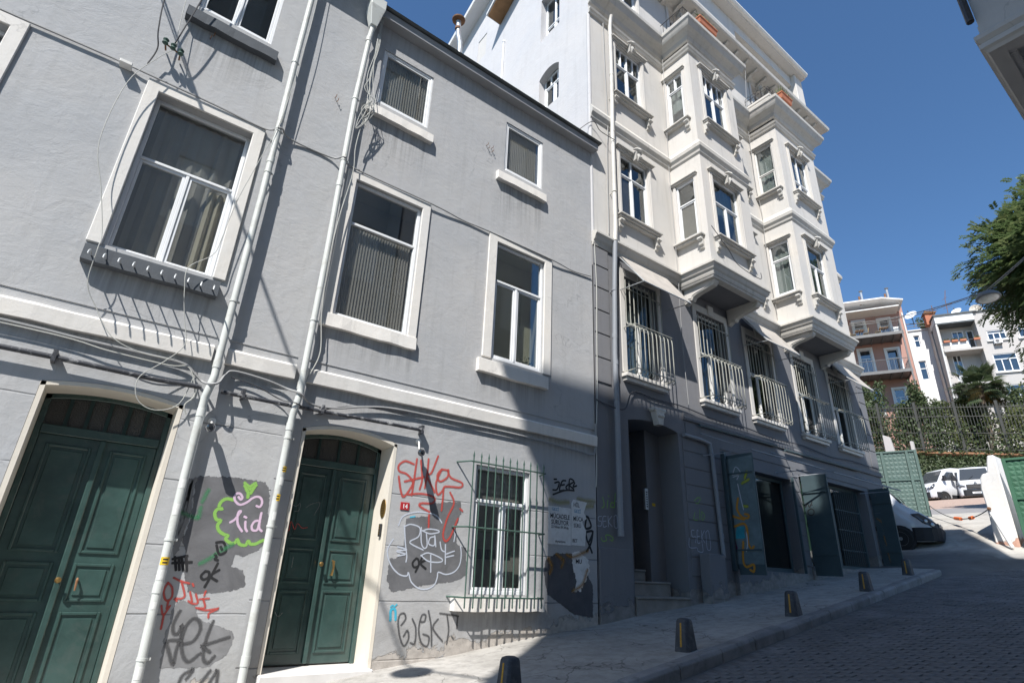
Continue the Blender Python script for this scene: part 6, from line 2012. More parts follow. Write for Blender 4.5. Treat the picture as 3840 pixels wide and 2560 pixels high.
# ------------------------------------------------------------------ far houses above the garden
def far_window(par, T, u0, u1, z0, z1, d, fmat='pvc', cuts=(), tz=None, sur=None, gm='glass_far', fw=.07):
    m = MB(T)
    m.box(u0, u0 + fw, d - .06, d + .05, z0, z1).box(u1 - fw, u1, d - .06, d + .05, z0, z1).box(u0 + fw, u1 - fw, d - .06, d + .05, z0, z0 + fw).box(u0 + fw, u1 - fw, d - .06, d + .05, z1 - fw, z1)
    for c in cuts:
        m.box(c - fw / 2, c + fw / 2, d - .055, d + .045, z0 + fw, (tz or z1) - fw)
    if tz:
        m.box(u0 + fw, u1 - fw, d - .058, d + .048, tz - fw / 2, tz + fw / 2)
    w = m.build('window', fmat, par)
    MB(T).box(u0 + fw, u1 - fw, d - .01, d + .0, z0 + fw, z1 - fw).build('pane', gm, w)
    MB(T).box(u0 + .02, u1 - .02, d + .06, d + .10, z0 + .02, z1 - .02).build('curtain', 'blind_pale', w)
    if sur:
        MB(T).prism([(u0 - .2, z0), (u0, z0), (u0, z1), (u1, z1), (u1, z0), (u1 + .2, z0), (u1 + .2, z1 + .2), (u0 - .2, z1 + .2)], d - .20, d - .145, 'y').build('window_surround', sur, w)
    return w

def hole_wall(par, T, name, mat, u0, u1, z0, z1, holes):
    m = MB(T)
    wall_faces(m, u0, u1, z0, z1, holes)
    return m.build(name, mat, par, recalc=False)

PT0 = frame_T((55.7, 8.65), (-.45, .89))
def sh(T, dd):
    return lambda a, d, z: T(a, d + dd, z)
PK = root('pink_house', 'pink house with two deep steel balconies beyond the garden', 'house', (58, 12, 14))
PW = sh(PT0, 2.3)
wins = [(2.50, 3.32, 23.75, 25.95), (.42, 1.22, 23.75, 25.85), (2.44, 3.36, 20.15, 22.95), (.28, 1.16, 20.15, 22.72), (2.50, 3.40, 16.4, 18.85), (.5, 1.3, 16.4, 18.8)]
hole_wall(PK, PW, 'front_wall', 'pink_wall', -.85, 8.0, 13, 27.2, [w + (.2,) for w in wins])
MB(PW).box(-.85, 8.0, .45, 6.0, 13, 27.2).box(-.85, -.65, .01, .449, 13, 27.2).build('rear_body', 'pink_wall', PK)
for w in wins:
    far_window(PK, PW, *w, .15, 'pvc', ((w[0] + w[1]) / 2,), w[2] + (w[3] - w[2]) * .68, 'far_white')
MB(PT0).prism([(-.6, 26.45), (1.0, 26.90), (8.0, 26.95), (8.0, 27.08), (1.0, 27.03), (-.6, 26.58)], -.4, 7.9, 'y').build('roof', 'far_white', PK)
MB(PT0).box(-.2, 8.0, -.25, 1.6, 26.0, 26.1).build('awning_beam', 'pvc_aged', PK)
for zf in (23.55, 19.90):
    sl = MB(PT0).box(-.02, 8.0, 0, 2.29, zf - .10, zf + .02).build('balcony_slab', 'steel_grey', PK)
    MB(PT0).box(-.06, 8.0, -.06, .0, zf - .22, zf + .06).box(-.10, -.02, -.06, 2.29, zf - .22, zf + .06).build('edge_beam', 'steel_grey', sl)
    for k in range(9):
        MB(PT0).box(.5 + k * .85, .58 + k * .85, .01, 2.28, zf - .20, zf - .101).build('joist', 'steel_grey', sl)
    rl = MB(PT0)
    rl.tube([(-.03, 2.2, zf + 1.08), (-.03, -.03, zf + 1.08), (8.0, -.03, zf + 1.08)], .03, 6)
    rr_ = rl.build('balcony_railing', 'steel_grey', PK, smooth=True)
    bal = MB().tube([(0, 0, zf), (0, 0, zf + 1.08)], .012, 4).mesh('baluster', 'steel_grey')
    for k in range(40):
        q = PT0(.1 + k * .125, -.03, 0)
        link('baluster', bal, rr_, q)
    for k in range(14):
        q = PT0(-.03, .1 + k * .16, 0)
        link('baluster', bal, rr_, q)
MB(PT0).box(-.06, .06, -.08, .04, 13, 23.3).build('balcony_column', 'steel_grey', PK)
MB(PT0).box(-.05, .05, -.07, .03, 23.6, 24.75).build('corner_post', 'steel_grey', PK)
for u, zt in ((2.4, 28.6), (.3, 28.5)):
    c = MB(PW).tube([(u, -1.8, 26.9), (u, -1.8, zt - .3)], .09, 8).build('flue', 'galvanised', PK, smooth=True)
    MB(PW).tube([(u + .22, -1.8, 26.9), (u + .22, -1.8, zt - .8)], .09, 8).build('flue', 'rust', PK, smooth=True)
    MB(PW).tube([(u, -1.8, zt - .3), (u, -1.8, zt - .24)], .17, 8).build('flue_cap', 'steel_grey', c, smooth=True)
MB(PW).tube([(-.75, -.05, 26.3), (-.78, -.05, 13.5)], .06, 8).build('drainpipe', 'pvc_aged', PK, smooth=True)
# balcony furniture
for k, (u, lab) in enumerate(((3.2, 'small brown table at the left on the pink house top balcony'), (1.25, 'small brown table at the right on the pink house top balcony'))):
    r = root('balcony_table', lab, 'table', PT0(u, .7, 23.57), 'tables on the pink balcony')
    MB(PT0).box(u - .35, u + .35, .4, 1.0, 24.26, 24.31).build('tabletop', 'timber_soffit', r, bevel=.01)
    MB(PT0).tube([(u, .7, 23.57), (u, .7, 24.26)], .03, 6).build('leg', 'iron_black', r)
for k, (u, lab) in enumerate(((2.72, 'cane chair right of the left balcony table'), (3.75, 'cane chair left of the left balcony table'), (1.75, 'cane chair left of the right balcony table'))):
    r = root('cane_chair', lab, 'chair', PT0(u, .7, 23.57), 'cane chairs on the pink balcony')
    s_ = 1 if k != 1 else -1
    MB(PT0).box(u - .22, u + .22, .5, .92, 23.98, 24.03).build('seat', 'cane', r, bevel=.01)
    MB(PT0).prism([(u - .22 * s_, 24.03), (u - .18 * s_, 24.03), (u - .26 * s_, 24.48), (u - .30 * s_, 24.48)], .5, .92, 'y').build('backrest', 'cane', r)
    for a_, b_2 in ((-.2, .52), (.2, .52), (-.2, .9), (.2, .9)):
        MB(PT0).tube([(u + a_, b_2, 23.57), (u + a_, b_2, 23.98)], .02, 5).build('leg', 'cane', r)
r = root('air_conditioner', 'white air conditioner standing at the right end of the pink top balcony', 'air conditioner', PT0(.3, .7, 23.57), 'air conditioners on the far houses')
MB(PT0).box(.08, .52, .5, .8, 23.6, 24.25).build('casing', 'pvc', r, bevel=.02)
for k in range(5):
    MB(PT0).box(.12, .48, .485, .499, 23.68 + k * .11, 23.74 + k * .11).build('louvre', 'pvc_aged', r)

WT = frame_T((60.5, 9.0), (.45, -.89))
WH = root('white_house', 'narrow white house between the pink and the grey one', 'house', WT(.6, 2, 15))
ww = [(-.25, .22, 23.42, 24.62), (-.36, .22, 20.15, 22.0)]
hole_wall(WH, WT, 'front_wall', 'far_white', -1.8, 1.22, 13, 25.1, [w + (.25,) for w in ww])
MB(WT).box(-1.8, 1.22, .5, 6, 13, 25.1).build('rear_body', 'far_white', WH)
MB(WT).prism([(1.22, 13), (2.2, 13), (2.2, 25.2), (1.22, 24.6)], -.15, 4, 'y').build('side_wing', 'far_white', WH)
for w in ww:
    far_window(WH, WT, *w, .2, 'pvc', (), w[2] + (w[3] - w[2]) * .6)
MB(WT).box(-1.9, 1.4, -.12, 1.0, 25.1, 25.2).build('roof_edge', 'pvc_aged', WH)
rl = MB(WT).tube([(-1.8, 0, 25.95), (2.1, 0, 25.75)], .05, 6).tube([(-1.8, 0, 25.6), (2.1, 0, 25.45)], .03, 6).build('terrace_rail', 'steel_grey', WH, smooth=True)
bush('terrace_vine', 'vine spilling over the terrace rail of the white house', tuple(WT(.9, .6, 25.2)), 1.15, .75, 500, 91, 'leaf_bush', .18, 'vine', group=None, shoots=5)

GT = frame_T((58.6, 6.75), (.48, -.877))
GI = sh(GT, 1.2)
GH = root('far_grey_house', 'grey house with recessed balconies beyond the palm', 'house', GT(3, 3, 14))
# recessed bay on the left, plain wall on the right
iw = [(1.28, 2.15, 22.2, 24.0), (2.33, 2.86, 22.0, 23.95), (.82, 1.50, 19.3, 21.7)]
hole_wall(GH, GI, 'recess_wall', 'far_grey', -.05, 3.2, 13, 24.6, [w + (.2,) for w in iw])
ow = [(3.34, 4.98, 19.45, 21.08), (3.42, 4.74, 22.4, 23.3), (3.5, 4.85, 16.5, 18.25), (5.6, 7.0, 19.45, 21.08), (5.6, 7.0, 22.4, 23.5), (5.6, 7.0, 16.5, 18.25)]
hole_wall(GH, GT, 'front_wall', 'far_grey', 2.85, 9.0, 13, 25.2, [w + (.2,) for w in ow])
MB(GT).box(2.85, 2.95, .01, 1.2, 13, 25.2).build('recess_cheek', 'far_grey', GH)
MB(GT).box(-.06, .10, -.02, 1.3, 13, 24.6).build('recess_cheek', 'far_grey', GH)
MB(GT).box(-.05, 9.0, 1.8, 6, 13, 25.2).box(8.8, 9.0, .01, 1.8, 13, 25.2).build('rear_body', 'far_grey', GH)
MB(GT).box(-.05, 2.84, -.10, 2.0, 24.50, 25.2).build('parapet', 'far_white', GH)
MB(GT).box(-.15, 3.1, -.22, 2.0, 25.2, 25.32).build('roof_edge', 'eave_metal', GH)
MB(GT).box(-.05, 2.84, -.14, 2.0, 24.36, 24.49).build('eave_gutter', 'eave_metal', GH)
MB(GT).box(2.86, 9.1, -.12, 2.0, 25.2, 25.3).build('roof_edge', 'eave_metal', GH)
for w in iw:
    far_window(GH, GI, *w, .1, 'pvc', ((w[0] + w[1]) / 2,) if w[1] - w[0] > .6 else ())
for w in ow:
    far_window(GH, GT, *w, .1, 'pvc', (w[0] + (w[1] - w[0]) / 3, w[0] + (w[1] - w[0]) * 2 / 3), w[2] + (w[3] - w[2]) * .7)
    MB(GT).box(w[0] - .15, w[1] + .15, -.14, .02, w[2] - .14, w[2] - .02).build('sill', 'far_white', GH)
for zf in (21.75, 18.6):
    b_ = MB(GT).box(.0, 2.84, -.25, 1.19, zf - .12, zf + .08).build('balcony_slab', 'far_grey', GH)
    MB(GT).box(.55, 1.9, -.22, -.16, zf + .10, zf + .72).build('balcony_panel', 'far_white', b_)
    MB(GT).tube([(.02, -.2, zf + .85), (2.84, -.2, zf + .85)], .025, 5).build('handrail', 'steel_grey', b_)
MB(GT).tube([(-.04, -.1, 24.4), (-.10, -.1, 21), (-.30, -.1, 13.5)], .07, 8).build('drainpipe', 'pvc_aged', GH, smooth=True)
for k, u in enumerate((.35, .95, 1.55, 2.55)):
    r = root('balcony_planter', ['leftmost', 'second', 'third', 'rightmost'][k] + ' terracotta planter on the grey house balcony rail', 'planter', GT(u, -.3, 22.5), 'planters on the grey house balcony')
    MB(GT).box(u - .25, u + .22, -.42, -.24, 22.46, 22.64).build('trough', 'terracotta', r, bevel=.01)
    m = MB()
    rr_ = random.Random(k)
    for q in range(30):
        leaf_quad(m, Vector(GT(u + rr_.uniform(-.22, .2), -.33, 22.66 + rr_.uniform(0, .1))), .12, rr_)
    m.build('foliage', 'leaf_bush_light', r)
r = root('air_conditioner', 'white air conditioner hung under the upper right window of the grey house', 'air conditioner', GT(3.95, -.2, 22.0), 'air conditioners on the far houses')
MB(GT).box(3.66, 4.24, -.36, -.08, 21.95, 22.38).build('casing', 'pvc', r, bevel=.02)
MB(GT).prism([(3.88 + .15 * math.cos(t * .5236), 22.165 + .15 * math.sin(t * .5236)) for t in range(12)], -.375, -.361, 'y').build('fan_grille', 'steel_grey', r)
MB(GT).box(3.7, 3.75, -.3, .0, 21.88, 21.94).box(4.15, 4.2, -.3, .0, 21.88, 21.94).build('bracket', 'steel_grey', r)

def dish(label, T, u, d, z, r_, mat, face):
    rt = root('satellite_dish', label, 'satellite dish', T(u, d, z - r_), 'satellite dishes on the far roofs')
    c = Vector(T(u, d, z))
    ax = Vector(face).normalized()
    MB().lathe(c, [(.02, -.10), (r_ * .5, -.07), (r_ * .85, -.02), (r_, .03), (r_ * .97, .04), (r_ * .82, 0), (r_ * .5, -.05), (.02, -.08)], 20, ax).build('reflector', mat, rt, smooth=True)
    MB().tube([tuple(c - ax * .1), tuple(c - ax * .22), tuple(c - ax * .22 - Vector((0, 0, r_ + .5)))], .035, 6).build('mast', 'steel_grey', rt, smooth=True)
    MB().tube([tuple(c - Vector((0, 0, r_ * .9))), tuple(c + ax * r_ * .9 - Vector((0, 0, .05)))], .015, 5).lathe(tuple(c + ax * r_ * .9), [(.04, -.05), (.05, 0), (.04, .08)], 8, ax).build('feed_arm', 'steel_grey', rt, smooth=True)
dish('large white satellite dish left of the brick chimney', GT, -1.1, 2.6, 26.75, .55, 'pvc', (-.8, .1, .55))
dish('white satellite dish on the middle of the grey house roof', GT, 1.94, .6, 25.75, .42, 'pvc', (-.8, .15, .5))
dish('rusty satellite dish above the right end of the grey house roof', GT, 3.29, .3, 25.62, .48, 'rusty_dish', (-.95, -.2, .2))
c = root('brick_chimney', 'short brick chimney between the satellite dishes', 'chimney', GT(.05, 1.5, 25))
MB(GT).box(-.35, .45, 1.2, 1.9, 25.0, 26.1).build('shaft', 'terracotta', c, bevel=.01)
MB(GT).box(-.45, .55, 1.1, 2.0, 26.1, 26.25).box(-.3, .2, 1.3, 1.8, 26.25, 26.45).build('cap', 'rust', c, bevel=.01)
a = root('roof_antenna', 'tall thin television antenna on the grey house roof', 'antenna', GT(1.35, .8, 25.2), 'television antennas')
MB(GT).tube([(1.31, .8, 25.2), (1.42, .8, 27.2), (1.62, .8, 28.1)], .025, 5).build('mast', 'rust', a)
for z, l in ((26.6, .45), (26.35, .35), (27.3, .2)):
    MB(GT).tube([(1.4 - l, .8, z - .15), (1.4 + l, .8, z + .1)], .015, 4).build('element', 'rust', a)
a = root('roof_antenna', 'short television antenna beside the brick chimney', 'antenna', GT(.5, 1.0, 25.2), 'television antennas')
MB(GT).tube([(.35, 1.0, 25.2), (.30, 1.0, 26.8)], .03, 5).build('mast', 'rust', a)
for z in (26.2, 26.4):
    MB(GT).tube([(.0, 1.0, z), (.65, 1.0, z)], .02, 4).build('element', 'rust', a)
# low outbuilding roof and terrain hidden behind the shrubs is the bank itself

# ------------------------------------------------------------------ street tree at the right edge
def pinnate_tree():
    rt = root('street_tree', 'leafy street tree with feathery leaves at the right edge', 'tree', (28.3, -6.0, 3.6))
    MB().tube([(28.3, -6.0, 3.2), (28.25, -5.9, 6.5), (28.1, -5.7, 9.5), (28.0, -5.5, 12)], [.22, .18, .15, .1], 10).build('trunk', 'bark', rt, smooth=True)
    rnd = random.Random(99)
    lim = MB()
    lv = [MB(), MB()]
    C0 = Vector((28.0, -5.7, 13.7))
    for k in range(230):
        while True:
            v = Vector((rnd.uniform(-1, 1), rnd.uniform(-1, 1), rnd.uniform(-1, 1)))
            if .25 < v.length < 1: break
        wob = 1 + .16 * math.sin(v.x * 5 + 1) + .14 * math.sin(v.z * 7) + .1 * math.sin(v.y * 6 + 2)
        cc = C0 + Vector((v.x * 2.5, v.y * 2.35, v.z * 3.5)) * wob
        if k < 16:
            lim.tube([(28.05, -5.55, 11 + 2.0 * rnd.random()), tuple(C0.lerp(cc, .5) + Vector((0, 0, -.3))), tuple(cc)], [.06, .035, .012], 5)
        for q in range(42):
            base = cc + Vector((rnd.gauss(0, .38), rnd.gauss(0, .38), rnd.gauss(0, .36)))
            d = (base - C0).normalized() + Vector((rnd.uniform(-.6, .6), rnd.uniform(-.6, .6), rnd.uniform(-.7, .45)))
            d.normalize()
            sd = d.cross(Vector((0, 0, 1)))
            if sd.length < .1: continue
            sd.normalize()
            m = lv[0 if rnd.random() < .68 else 1]
            L = rnd.uniform(.34, .56)
            for j in range(7):
                p = base + d * L * (j + 1) / 7 + Vector((0, 0, -.12 * ((j + 1) / 7) ** 2))
                for s in (-1, 1):
                    a_ = (sd * s + d * .45 + Vector((0, 0, rnd.uniform(-.5, .2)))).normalized() * .17
                    w = d * .045
                    m.add([tuple(p), tuple(p + a_ * .5 + w), tuple(p + a_), tuple(p + a_ * .5 - w)], [(0, 1, 2, 3)])
    lim.build('limb', 'bark', rt, smooth=True)
    lv[0].build('crown', 'leaf_tree', rt, recalc=False)
    lv[1].build('crown', 'leaf_tree_light', rt, recalc=False)
pinnate_tree()

# ------------------------------------------------------------------ graffiti, overpaint and posters (wall coordinates in metres)
GRAFFITI = [
    ('GL', 0, 'light green heart and scalloped border sprayed round the word lid', 'spray_green', 0.045, [[(1.445,2.334),(1.379,2.336),(1.331,2.297),(1.321,2.238),(1.357,2.216),(1.31,2.212),(1.29,2.16),(1.321,2.097),(1.371,2.085),(1.35,2.034),(1.38,1.971),(1.444,1.935),(1.487,1.922),(1.47,1.888),(1.536,1.844),(1.582,1.855),(1.599,1.889),(1.633,1.842),(1.701,1.83),(1.723,1.88),(1.755,1.849),(1.813,1.853),(1.857,1.881),(1.896,1.9)],[(1.551,2.537),(1.608,2.508),(1.659,2.55)],[(1.558,2.502),(1.623,2.475),(1.673,2.525)],[(1.572,2.478),(1.626,2.423),(1.661,2.497)],[(1.607,2.43),(1.613,2.387)]]),
    ('GL', 0, 'pale pink swirl and the word lid in spray paint', 'spray_pink', 0.03, [[(1.512,2.367),(1.541,2.345),(1.552,2.372),(1.519,2.411),(1.478,2.407),(1.463,2.362),(1.49,2.314),(1.546,2.285),(1.614,2.318),(1.67,2.375),(1.725,2.399),(1.772,2.378),(1.791,2.327),(1.775,2.282),(1.739,2.287)],[(1.484,2.078),(1.525,2.115),(1.559,2.185),(1.57,2.211),(1.548,2.201),(1.546,2.133),(1.572,2.052),(1.626,1.989)],[(1.646,2.091),(1.66,2.025),(1.683,1.994)],[(1.628,2.15),(1.641,2.145)],[(1.791,2.12),(1.751,2.108),(1.728,2.056),(1.747,2.007),(1.797,2.011),(1.806,2.087),(1.807,2.207)],[(1.807,2.19),(1.808,2.122),(1.817,2.037),(1.849,2.006)]]),
    ('GL', 0, 'dark green paint smears', 'spray_darkgreen', 0.07, [[(1.158,2.396),(1.146,2.345),(1.135,2.294)],[(0.96,2.13),(1.073,2.1),(1.126,2.1),(1.127,2.194)],[(1.276,1.617),(1.368,1.683),(1.446,1.751),(1.541,1.82)]]),
    ('GL', 0, 'small black marker tags reading ok', 'marker_black', 0.02, [[(1.334,1.53),(1.301,1.48),(1.332,1.443),(1.379,1.467),(1.374,1.521),(1.334,1.53)],[(1.445,1.617),(1.41,1.499),(1.364,1.368)],[(1.476,1.548),(1.398,1.483),(1.478,1.432)],[(0.976,1.642),(1.112,1.683)],[(0.992,1.665),(1.035,1.531)],[(1.038,1.637),(1.069,1.533)],[(1.063,1.653),(1.107,1.531)],[(1.101,1.678),(1.143,1.528)],[(0.983,1.601),(1.171,1.62)],[(1.378,1.842),(1.456,1.847),(1.5,1.754),(1.437,1.718),(1.388,1.811)],[(1.435,1.798),(1.458,1.767)],[(1.391,1.716),(1.413,1.686),(1.403,1.662),(1.437,1.652)]]),
    ('GL', 0, 'red spray paint scrawl beside the first drainpipe', 'spray_red', 0.028, [[(0.987,1.397),(0.97,1.323),(0.996,1.244),(1.037,1.223),(1.061,1.267),(1.04,1.354),(0.994,1.397)],[(1.037,1.223),(1.04,1.152)],[(0.984,1.166),(1.023,1.081),(1.062,1.166)],[(1.027,1.081),(1.034,0.954)],[(1.038,1.45),(1.117,1.418),(1.193,1.402)],[(1.118,1.415),(1.181,1.283),(1.158,1.246),(1.094,1.245),(1.114,1.224)],[(1.231,1.306),(1.267,1.225)],[(1.237,1.391),(1.246,1.379)],[(1.294,1.285),(1.331,1.204),(1.286,1.196),(1.237,1.218)],[(1.349,1.241),(1.429,1.249)],[(1.378,1.241),(1.415,1.16),(1.358,1.149)],[(1.333,1.152),(1.434,1.129),(1.558,1.145),(1.473,1.101),(1.473,1.061)],[(1.384,1.316),(1.38,1.286)]]),
    ('GL', 0, 'large black spray tag reading yek', 'spray_black', 0.05, [[(1.17,1.109),(1.141,0.995),(1.162,0.91),(1.208,0.896),(1.23,0.98),(1.246,0.881),(1.231,0.742),(1.229,0.606),(1.168,0.717),(1.123,0.828),(1.244,0.832)],[(1.267,0.796),(1.374,0.821),(1.42,0.934),(1.385,1.021),(1.322,1.043),(1.269,0.965),(1.26,0.824),(1.31,0.684),(1.378,0.626),(1.462,0.692)],[(1.53,1.005),(1.502,0.832),(1.512,0.662),(1.57,0.604),(1.616,0.658)],[(1.724,0.849),(1.527,0.789),(1.475,0.773),(1.558,0.717)],[(1.328,0.428),(1.353,0.505),(1.439,0.548),(1.4,0.475)],[(1.541,0.415),(1.604,0.519)],[(1.629,0.41),(1.658,0.474),(1.69,0.528),(1.703,0.405)]]),
    ('GR', 0, 'large red spray tag over the house number', 'spray_red', 0.042, [[(3.798,3.096),(3.663,3.119),(3.567,3.042),(3.589,2.961),(3.71,2.935),(3.816,2.843),(3.803,2.758),(3.704,2.612),(3.649,2.678),(3.588,2.877)],[(3.85,3.168),(3.84,2.909),(3.827,2.657)],[(3.92,3.156),(3.969,2.904),(3.947,2.753)],[(3.7,2.828),(3.836,2.877),(3.988,2.928)],[(4.045,3.196),(4.047,3.0),(4.029,2.784)],[(4.202,3.264),(4.116,3.009),(4.046,2.957),(4.195,2.739)],[(4.402,3.081),(4.286,3.076),(4.22,2.98),(4.279,2.9),(4.399,2.981),(4.402,3.081)],[(4.286,3.076),(4.211,2.87),(4.254,2.703),(4.342,2.778)],[(4.404,3.07),(4.465,2.978),(4.668,2.926),(4.648,2.857),(4.439,2.843),(4.351,2.818),(4.351,2.693),(4.346,2.491)],[(3.769,2.65),(4.004,2.686),(4.204,2.651),(4.176,2.569),(3.995,2.55),(3.976,2.507),(4.133,2.444)],[(4.474,2.749),(4.552,2.607),(4.458,2.386),(4.406,2.154),(4.453,2.055),(4.534,2.122),(4.638,2.38)],[(4.14,2.389),(4.152,2.237)],[(4.677,2.529),(4.705,2.514)]]),
    ('GR', 0, 'white outlined spray tag with a scalloped cloud', 'spray_white', 0.026, [[(4.18,2.423),(4.282,2.391),(4.365,2.311)],[(3.611,2.02),(3.55,1.903),(3.565,1.791),(3.648,1.664),(3.769,1.576),(3.882,1.561),(3.904,1.603),(3.959,1.489),(4.082,1.408),(4.222,1.401),(4.333,1.46),(4.37,1.557),(4.382,1.625),(4.511,1.6),(4.655,1.644),(4.734,1.747),(4.747,1.889),(4.725,1.99)],[(3.674,2.219),(3.717,2.331),(3.825,2.391),(3.986,2.426),(4.18,2.423)],[(3.767,2.207),(3.805,1.994),(3.849,1.824),(3.848,1.748)],[(3.767,2.207),(3.866,2.244),(4.012,2.206),(4.002,2.086),(3.873,1.999),(4.093,1.914)],[(4.035,2.207),(4.058,2.01),(4.114,1.935),(4.157,1.977),(4.127,2.134)],[(4.263,2.103),(4.193,2.079),(4.183,1.998),(4.276,1.988),(4.266,2.124),(4.301,1.975)],[(4.369,2.03),(4.404,1.931),(4.467,1.915),(4.46,2.011),(4.484,1.746)],[(4.063,2.17),(4.156,2.201),(4.302,2.197),(4.33,2.169),(4.187,2.138),(4.063,2.17)],[(4.078,1.835),(4.192,1.876),(4.416,1.809),(4.397,1.762),(4.204,1.764),(4.078,1.835)],[(4.231,1.843),(4.255,1.63)],[(3.701,1.93),(3.84,1.9),(3.686,1.872),(3.829,1.842),(3.716,1.813)],[(4.484,1.876),(4.617,1.923)],[(4.488,1.832),(4.61,1.862)],[(4.571,2.269),(4.611,2.168),(4.603,2.065)]]),
    ('GR', 0, 'small black marker tag reading ok under the white tag', 'marker_black', 0.022, [[(4.002,1.793),(3.952,1.733),(3.981,1.677),(4.048,1.699),(4.039,1.775),(4.002,1.793)],[(4.106,1.837),(4.066,1.738),(4.011,1.618)],[(4.16,1.781),(4.079,1.729),(4.168,1.665)]]),
    ('GR', 0, 'bright blue stencilled letter n with tilde', 'spray_cyan', 0.034, [[(3.708,1.014),(3.702,1.132),(3.761,1.137),(3.781,1.021)],[(3.702,1.137),(3.696,1.114)]]),
    ('GR', 0, 'blue tilde and smear', 'spray_cyan', 0.02, [[(3.693,1.171),(3.716,1.19),(3.746,1.176),(3.775,1.2)],[(3.843,2.34),(3.877,2.347),(3.911,2.356)]]),
    ('GR', 0, 'large black spray tag reading WEKT at the foot of the wall', 'spray_black', 0.036, [[(3.882,0.955),(3.932,1.025),(3.902,1.091),(3.839,1.073),(3.825,0.982),(3.874,0.807),(3.948,0.699),(4.006,0.787),(3.978,0.884),(3.932,0.823)],[(4.039,1.015),(4.101,0.908),(4.107,0.732),(4.048,0.73)],[(4.166,0.987),(4.226,0.992),(4.236,1.068),(4.173,1.06),(4.148,0.889),(4.207,0.729),(4.302,0.688),(4.317,0.797),(4.229,0.831)],[(4.277,1.114),(4.34,0.922),(4.369,0.698)],[(4.432,1.012),(4.369,0.904),(4.53,0.747)],[(4.471,1.09),(4.611,1.076),(4.764,1.055)],[(4.584,1.058),(4.626,0.882),(4.611,0.715)],[(4.761,1.038),(4.761,0.907)],[(4.692,0.785),(4.708,0.77)]]),
    ('GR', 0, 'black marker tag above the posters', 'marker_black', 0.022, [[(6.567,3.221),(6.624,3.228)],[(6.584,3.16),(6.686,3.182),(6.637,3.053),(6.542,3.035)],[(6.842,3.229),(6.755,3.206),(6.695,3.047),(6.798,3.059)],[(6.721,3.133),(6.811,3.157)],[(6.902,3.168),(6.846,3.115),(6.895,3.07)],[(6.923,3.086),(6.937,3.267),(7.043,3.242),(6.937,3.164),(7.036,3.107)],[(7.061,3.218),(7.022,3.146),(7.107,3.172)],[(6.547,2.956),(6.825,3.057),(7.043,3.079)]]),
    ('GR', 0, 'yellow paint smears behind the posters', 'spray_yellow', 0.13, [[(6.522,2.855),(6.69,2.835),(6.861,2.86)],[(7.177,2.936),(7.358,2.929),(7.506,2.937)],[(7.248,2.803),(7.467,2.85)]]),
    ('GR', 0, 'orange paint smears below the posters', 'spray_orange', 0.1, [[(6.474,1.888),(6.539,1.8),(6.509,1.71)],[(6.666,1.965),(6.797,1.903),(6.765,1.81)],[(6.897,1.977),(7.032,1.96),(7.344,2.071)],[(7.03,1.433),(7.232,1.528),(7.339,1.739)]]),
    ('GR', 0, 'black marker arrows beside the posters', 'marker_black', 0.03, [[(7.354,2.662),(7.315,2.459),(7.459,2.495),(7.383,2.652)],[(7.314,2.385),(7.501,2.411),(7.382,2.218),(7.321,2.373)],[(7.501,2.411),(7.454,2.223),(7.344,2.071)],[(7.382,2.218),(7.472,2.054)]]),
    ('CB', 0, 'green sprayed word lid and swirl on the slate wall', 'spray_green', 0.022, [[(7.772,3.038),(7.806,2.897),(7.747,2.846)],[(7.906,2.994),(7.881,2.865)],[(7.92,3.08),(7.936,3.071)],[(8.112,3.142),(8.077,2.884)],[(8.08,2.958),(8.002,2.966),(7.975,2.887),(8.077,2.889)],[(7.712,2.314),(7.747,2.266),(7.841,2.285),(7.826,2.367),(7.92,2.378),(8.014,2.334),(7.993,2.282),(7.937,2.303)]]),
    ('CB', 0, 'white sprayed letters SEKO and small sun on the slate wall', 'spray_white', 0.018, [[(7.723,2.694),(7.648,2.675),(7.654,2.612),(7.721,2.605),(7.711,2.527),(7.625,2.521)],[(7.845,2.705),(7.768,2.685),(7.771,2.519),(7.854,2.531)],[(7.773,2.609),(7.838,2.622)],[(7.899,2.71),(7.903,2.53)],[(7.999,2.719),(7.911,2.62),(8.0,2.537)],[(8.062,2.724),(8.133,2.741),(8.147,2.536),(8.062,2.542),(8.062,2.724)],[(7.848,1.951),(7.82,1.986),(7.88,2.002),(7.923,1.955),(7.864,1.891),(7.791,1.912),(7.794,1.985),(7.851,2.025)],[(7.853,2.099),(7.836,2.147)],[(7.982,2.031),(8.034,2.096)],[(8.041,1.911),(7.98,1.896)],[(7.937,1.833),(7.961,1.785)],[(7.861,1.806),(7.869,1.71)],[(7.755,1.826),(7.732,1.786)],[(7.685,1.907),(7.657,1.942)],[(7.725,2.014),(7.689,2.041)]]),
    ('CB', 0, 'black sprayed arrow on the slate wall', 'spray_black', 0.032, [[(8.193,2.042),(8.187,1.922),(8.302,1.902),(8.277,1.797),(8.308,1.655),(8.424,1.649),(8.37,1.409)],[(8.296,1.456),(8.406,1.361),(8.451,1.459)]]),
    ('CB', -0.02, 'white sprayed letters SEKO right of the entrance', 'spray_white', 0.018, [[(10.448,2.656),(10.358,2.64),(10.371,2.52),(10.489,2.522),(10.464,2.411)],[(10.586,2.651),(10.546,2.648),(10.533,2.416),(10.612,2.415)],[(10.545,2.532),(10.611,2.542)],[(10.698,2.66),(10.683,2.425)],[(10.8,2.667),(10.7,2.537),(10.784,2.426)],[(10.847,2.641),(10.953,2.664),(10.971,2.326),(10.847,2.313),(10.847,2.641)],[(10.26,2.484),(10.246,2.307),(10.479,2.31)],[(10.517,2.3),(10.528,2.244),(10.686,2.241),(10.689,2.397)]]),
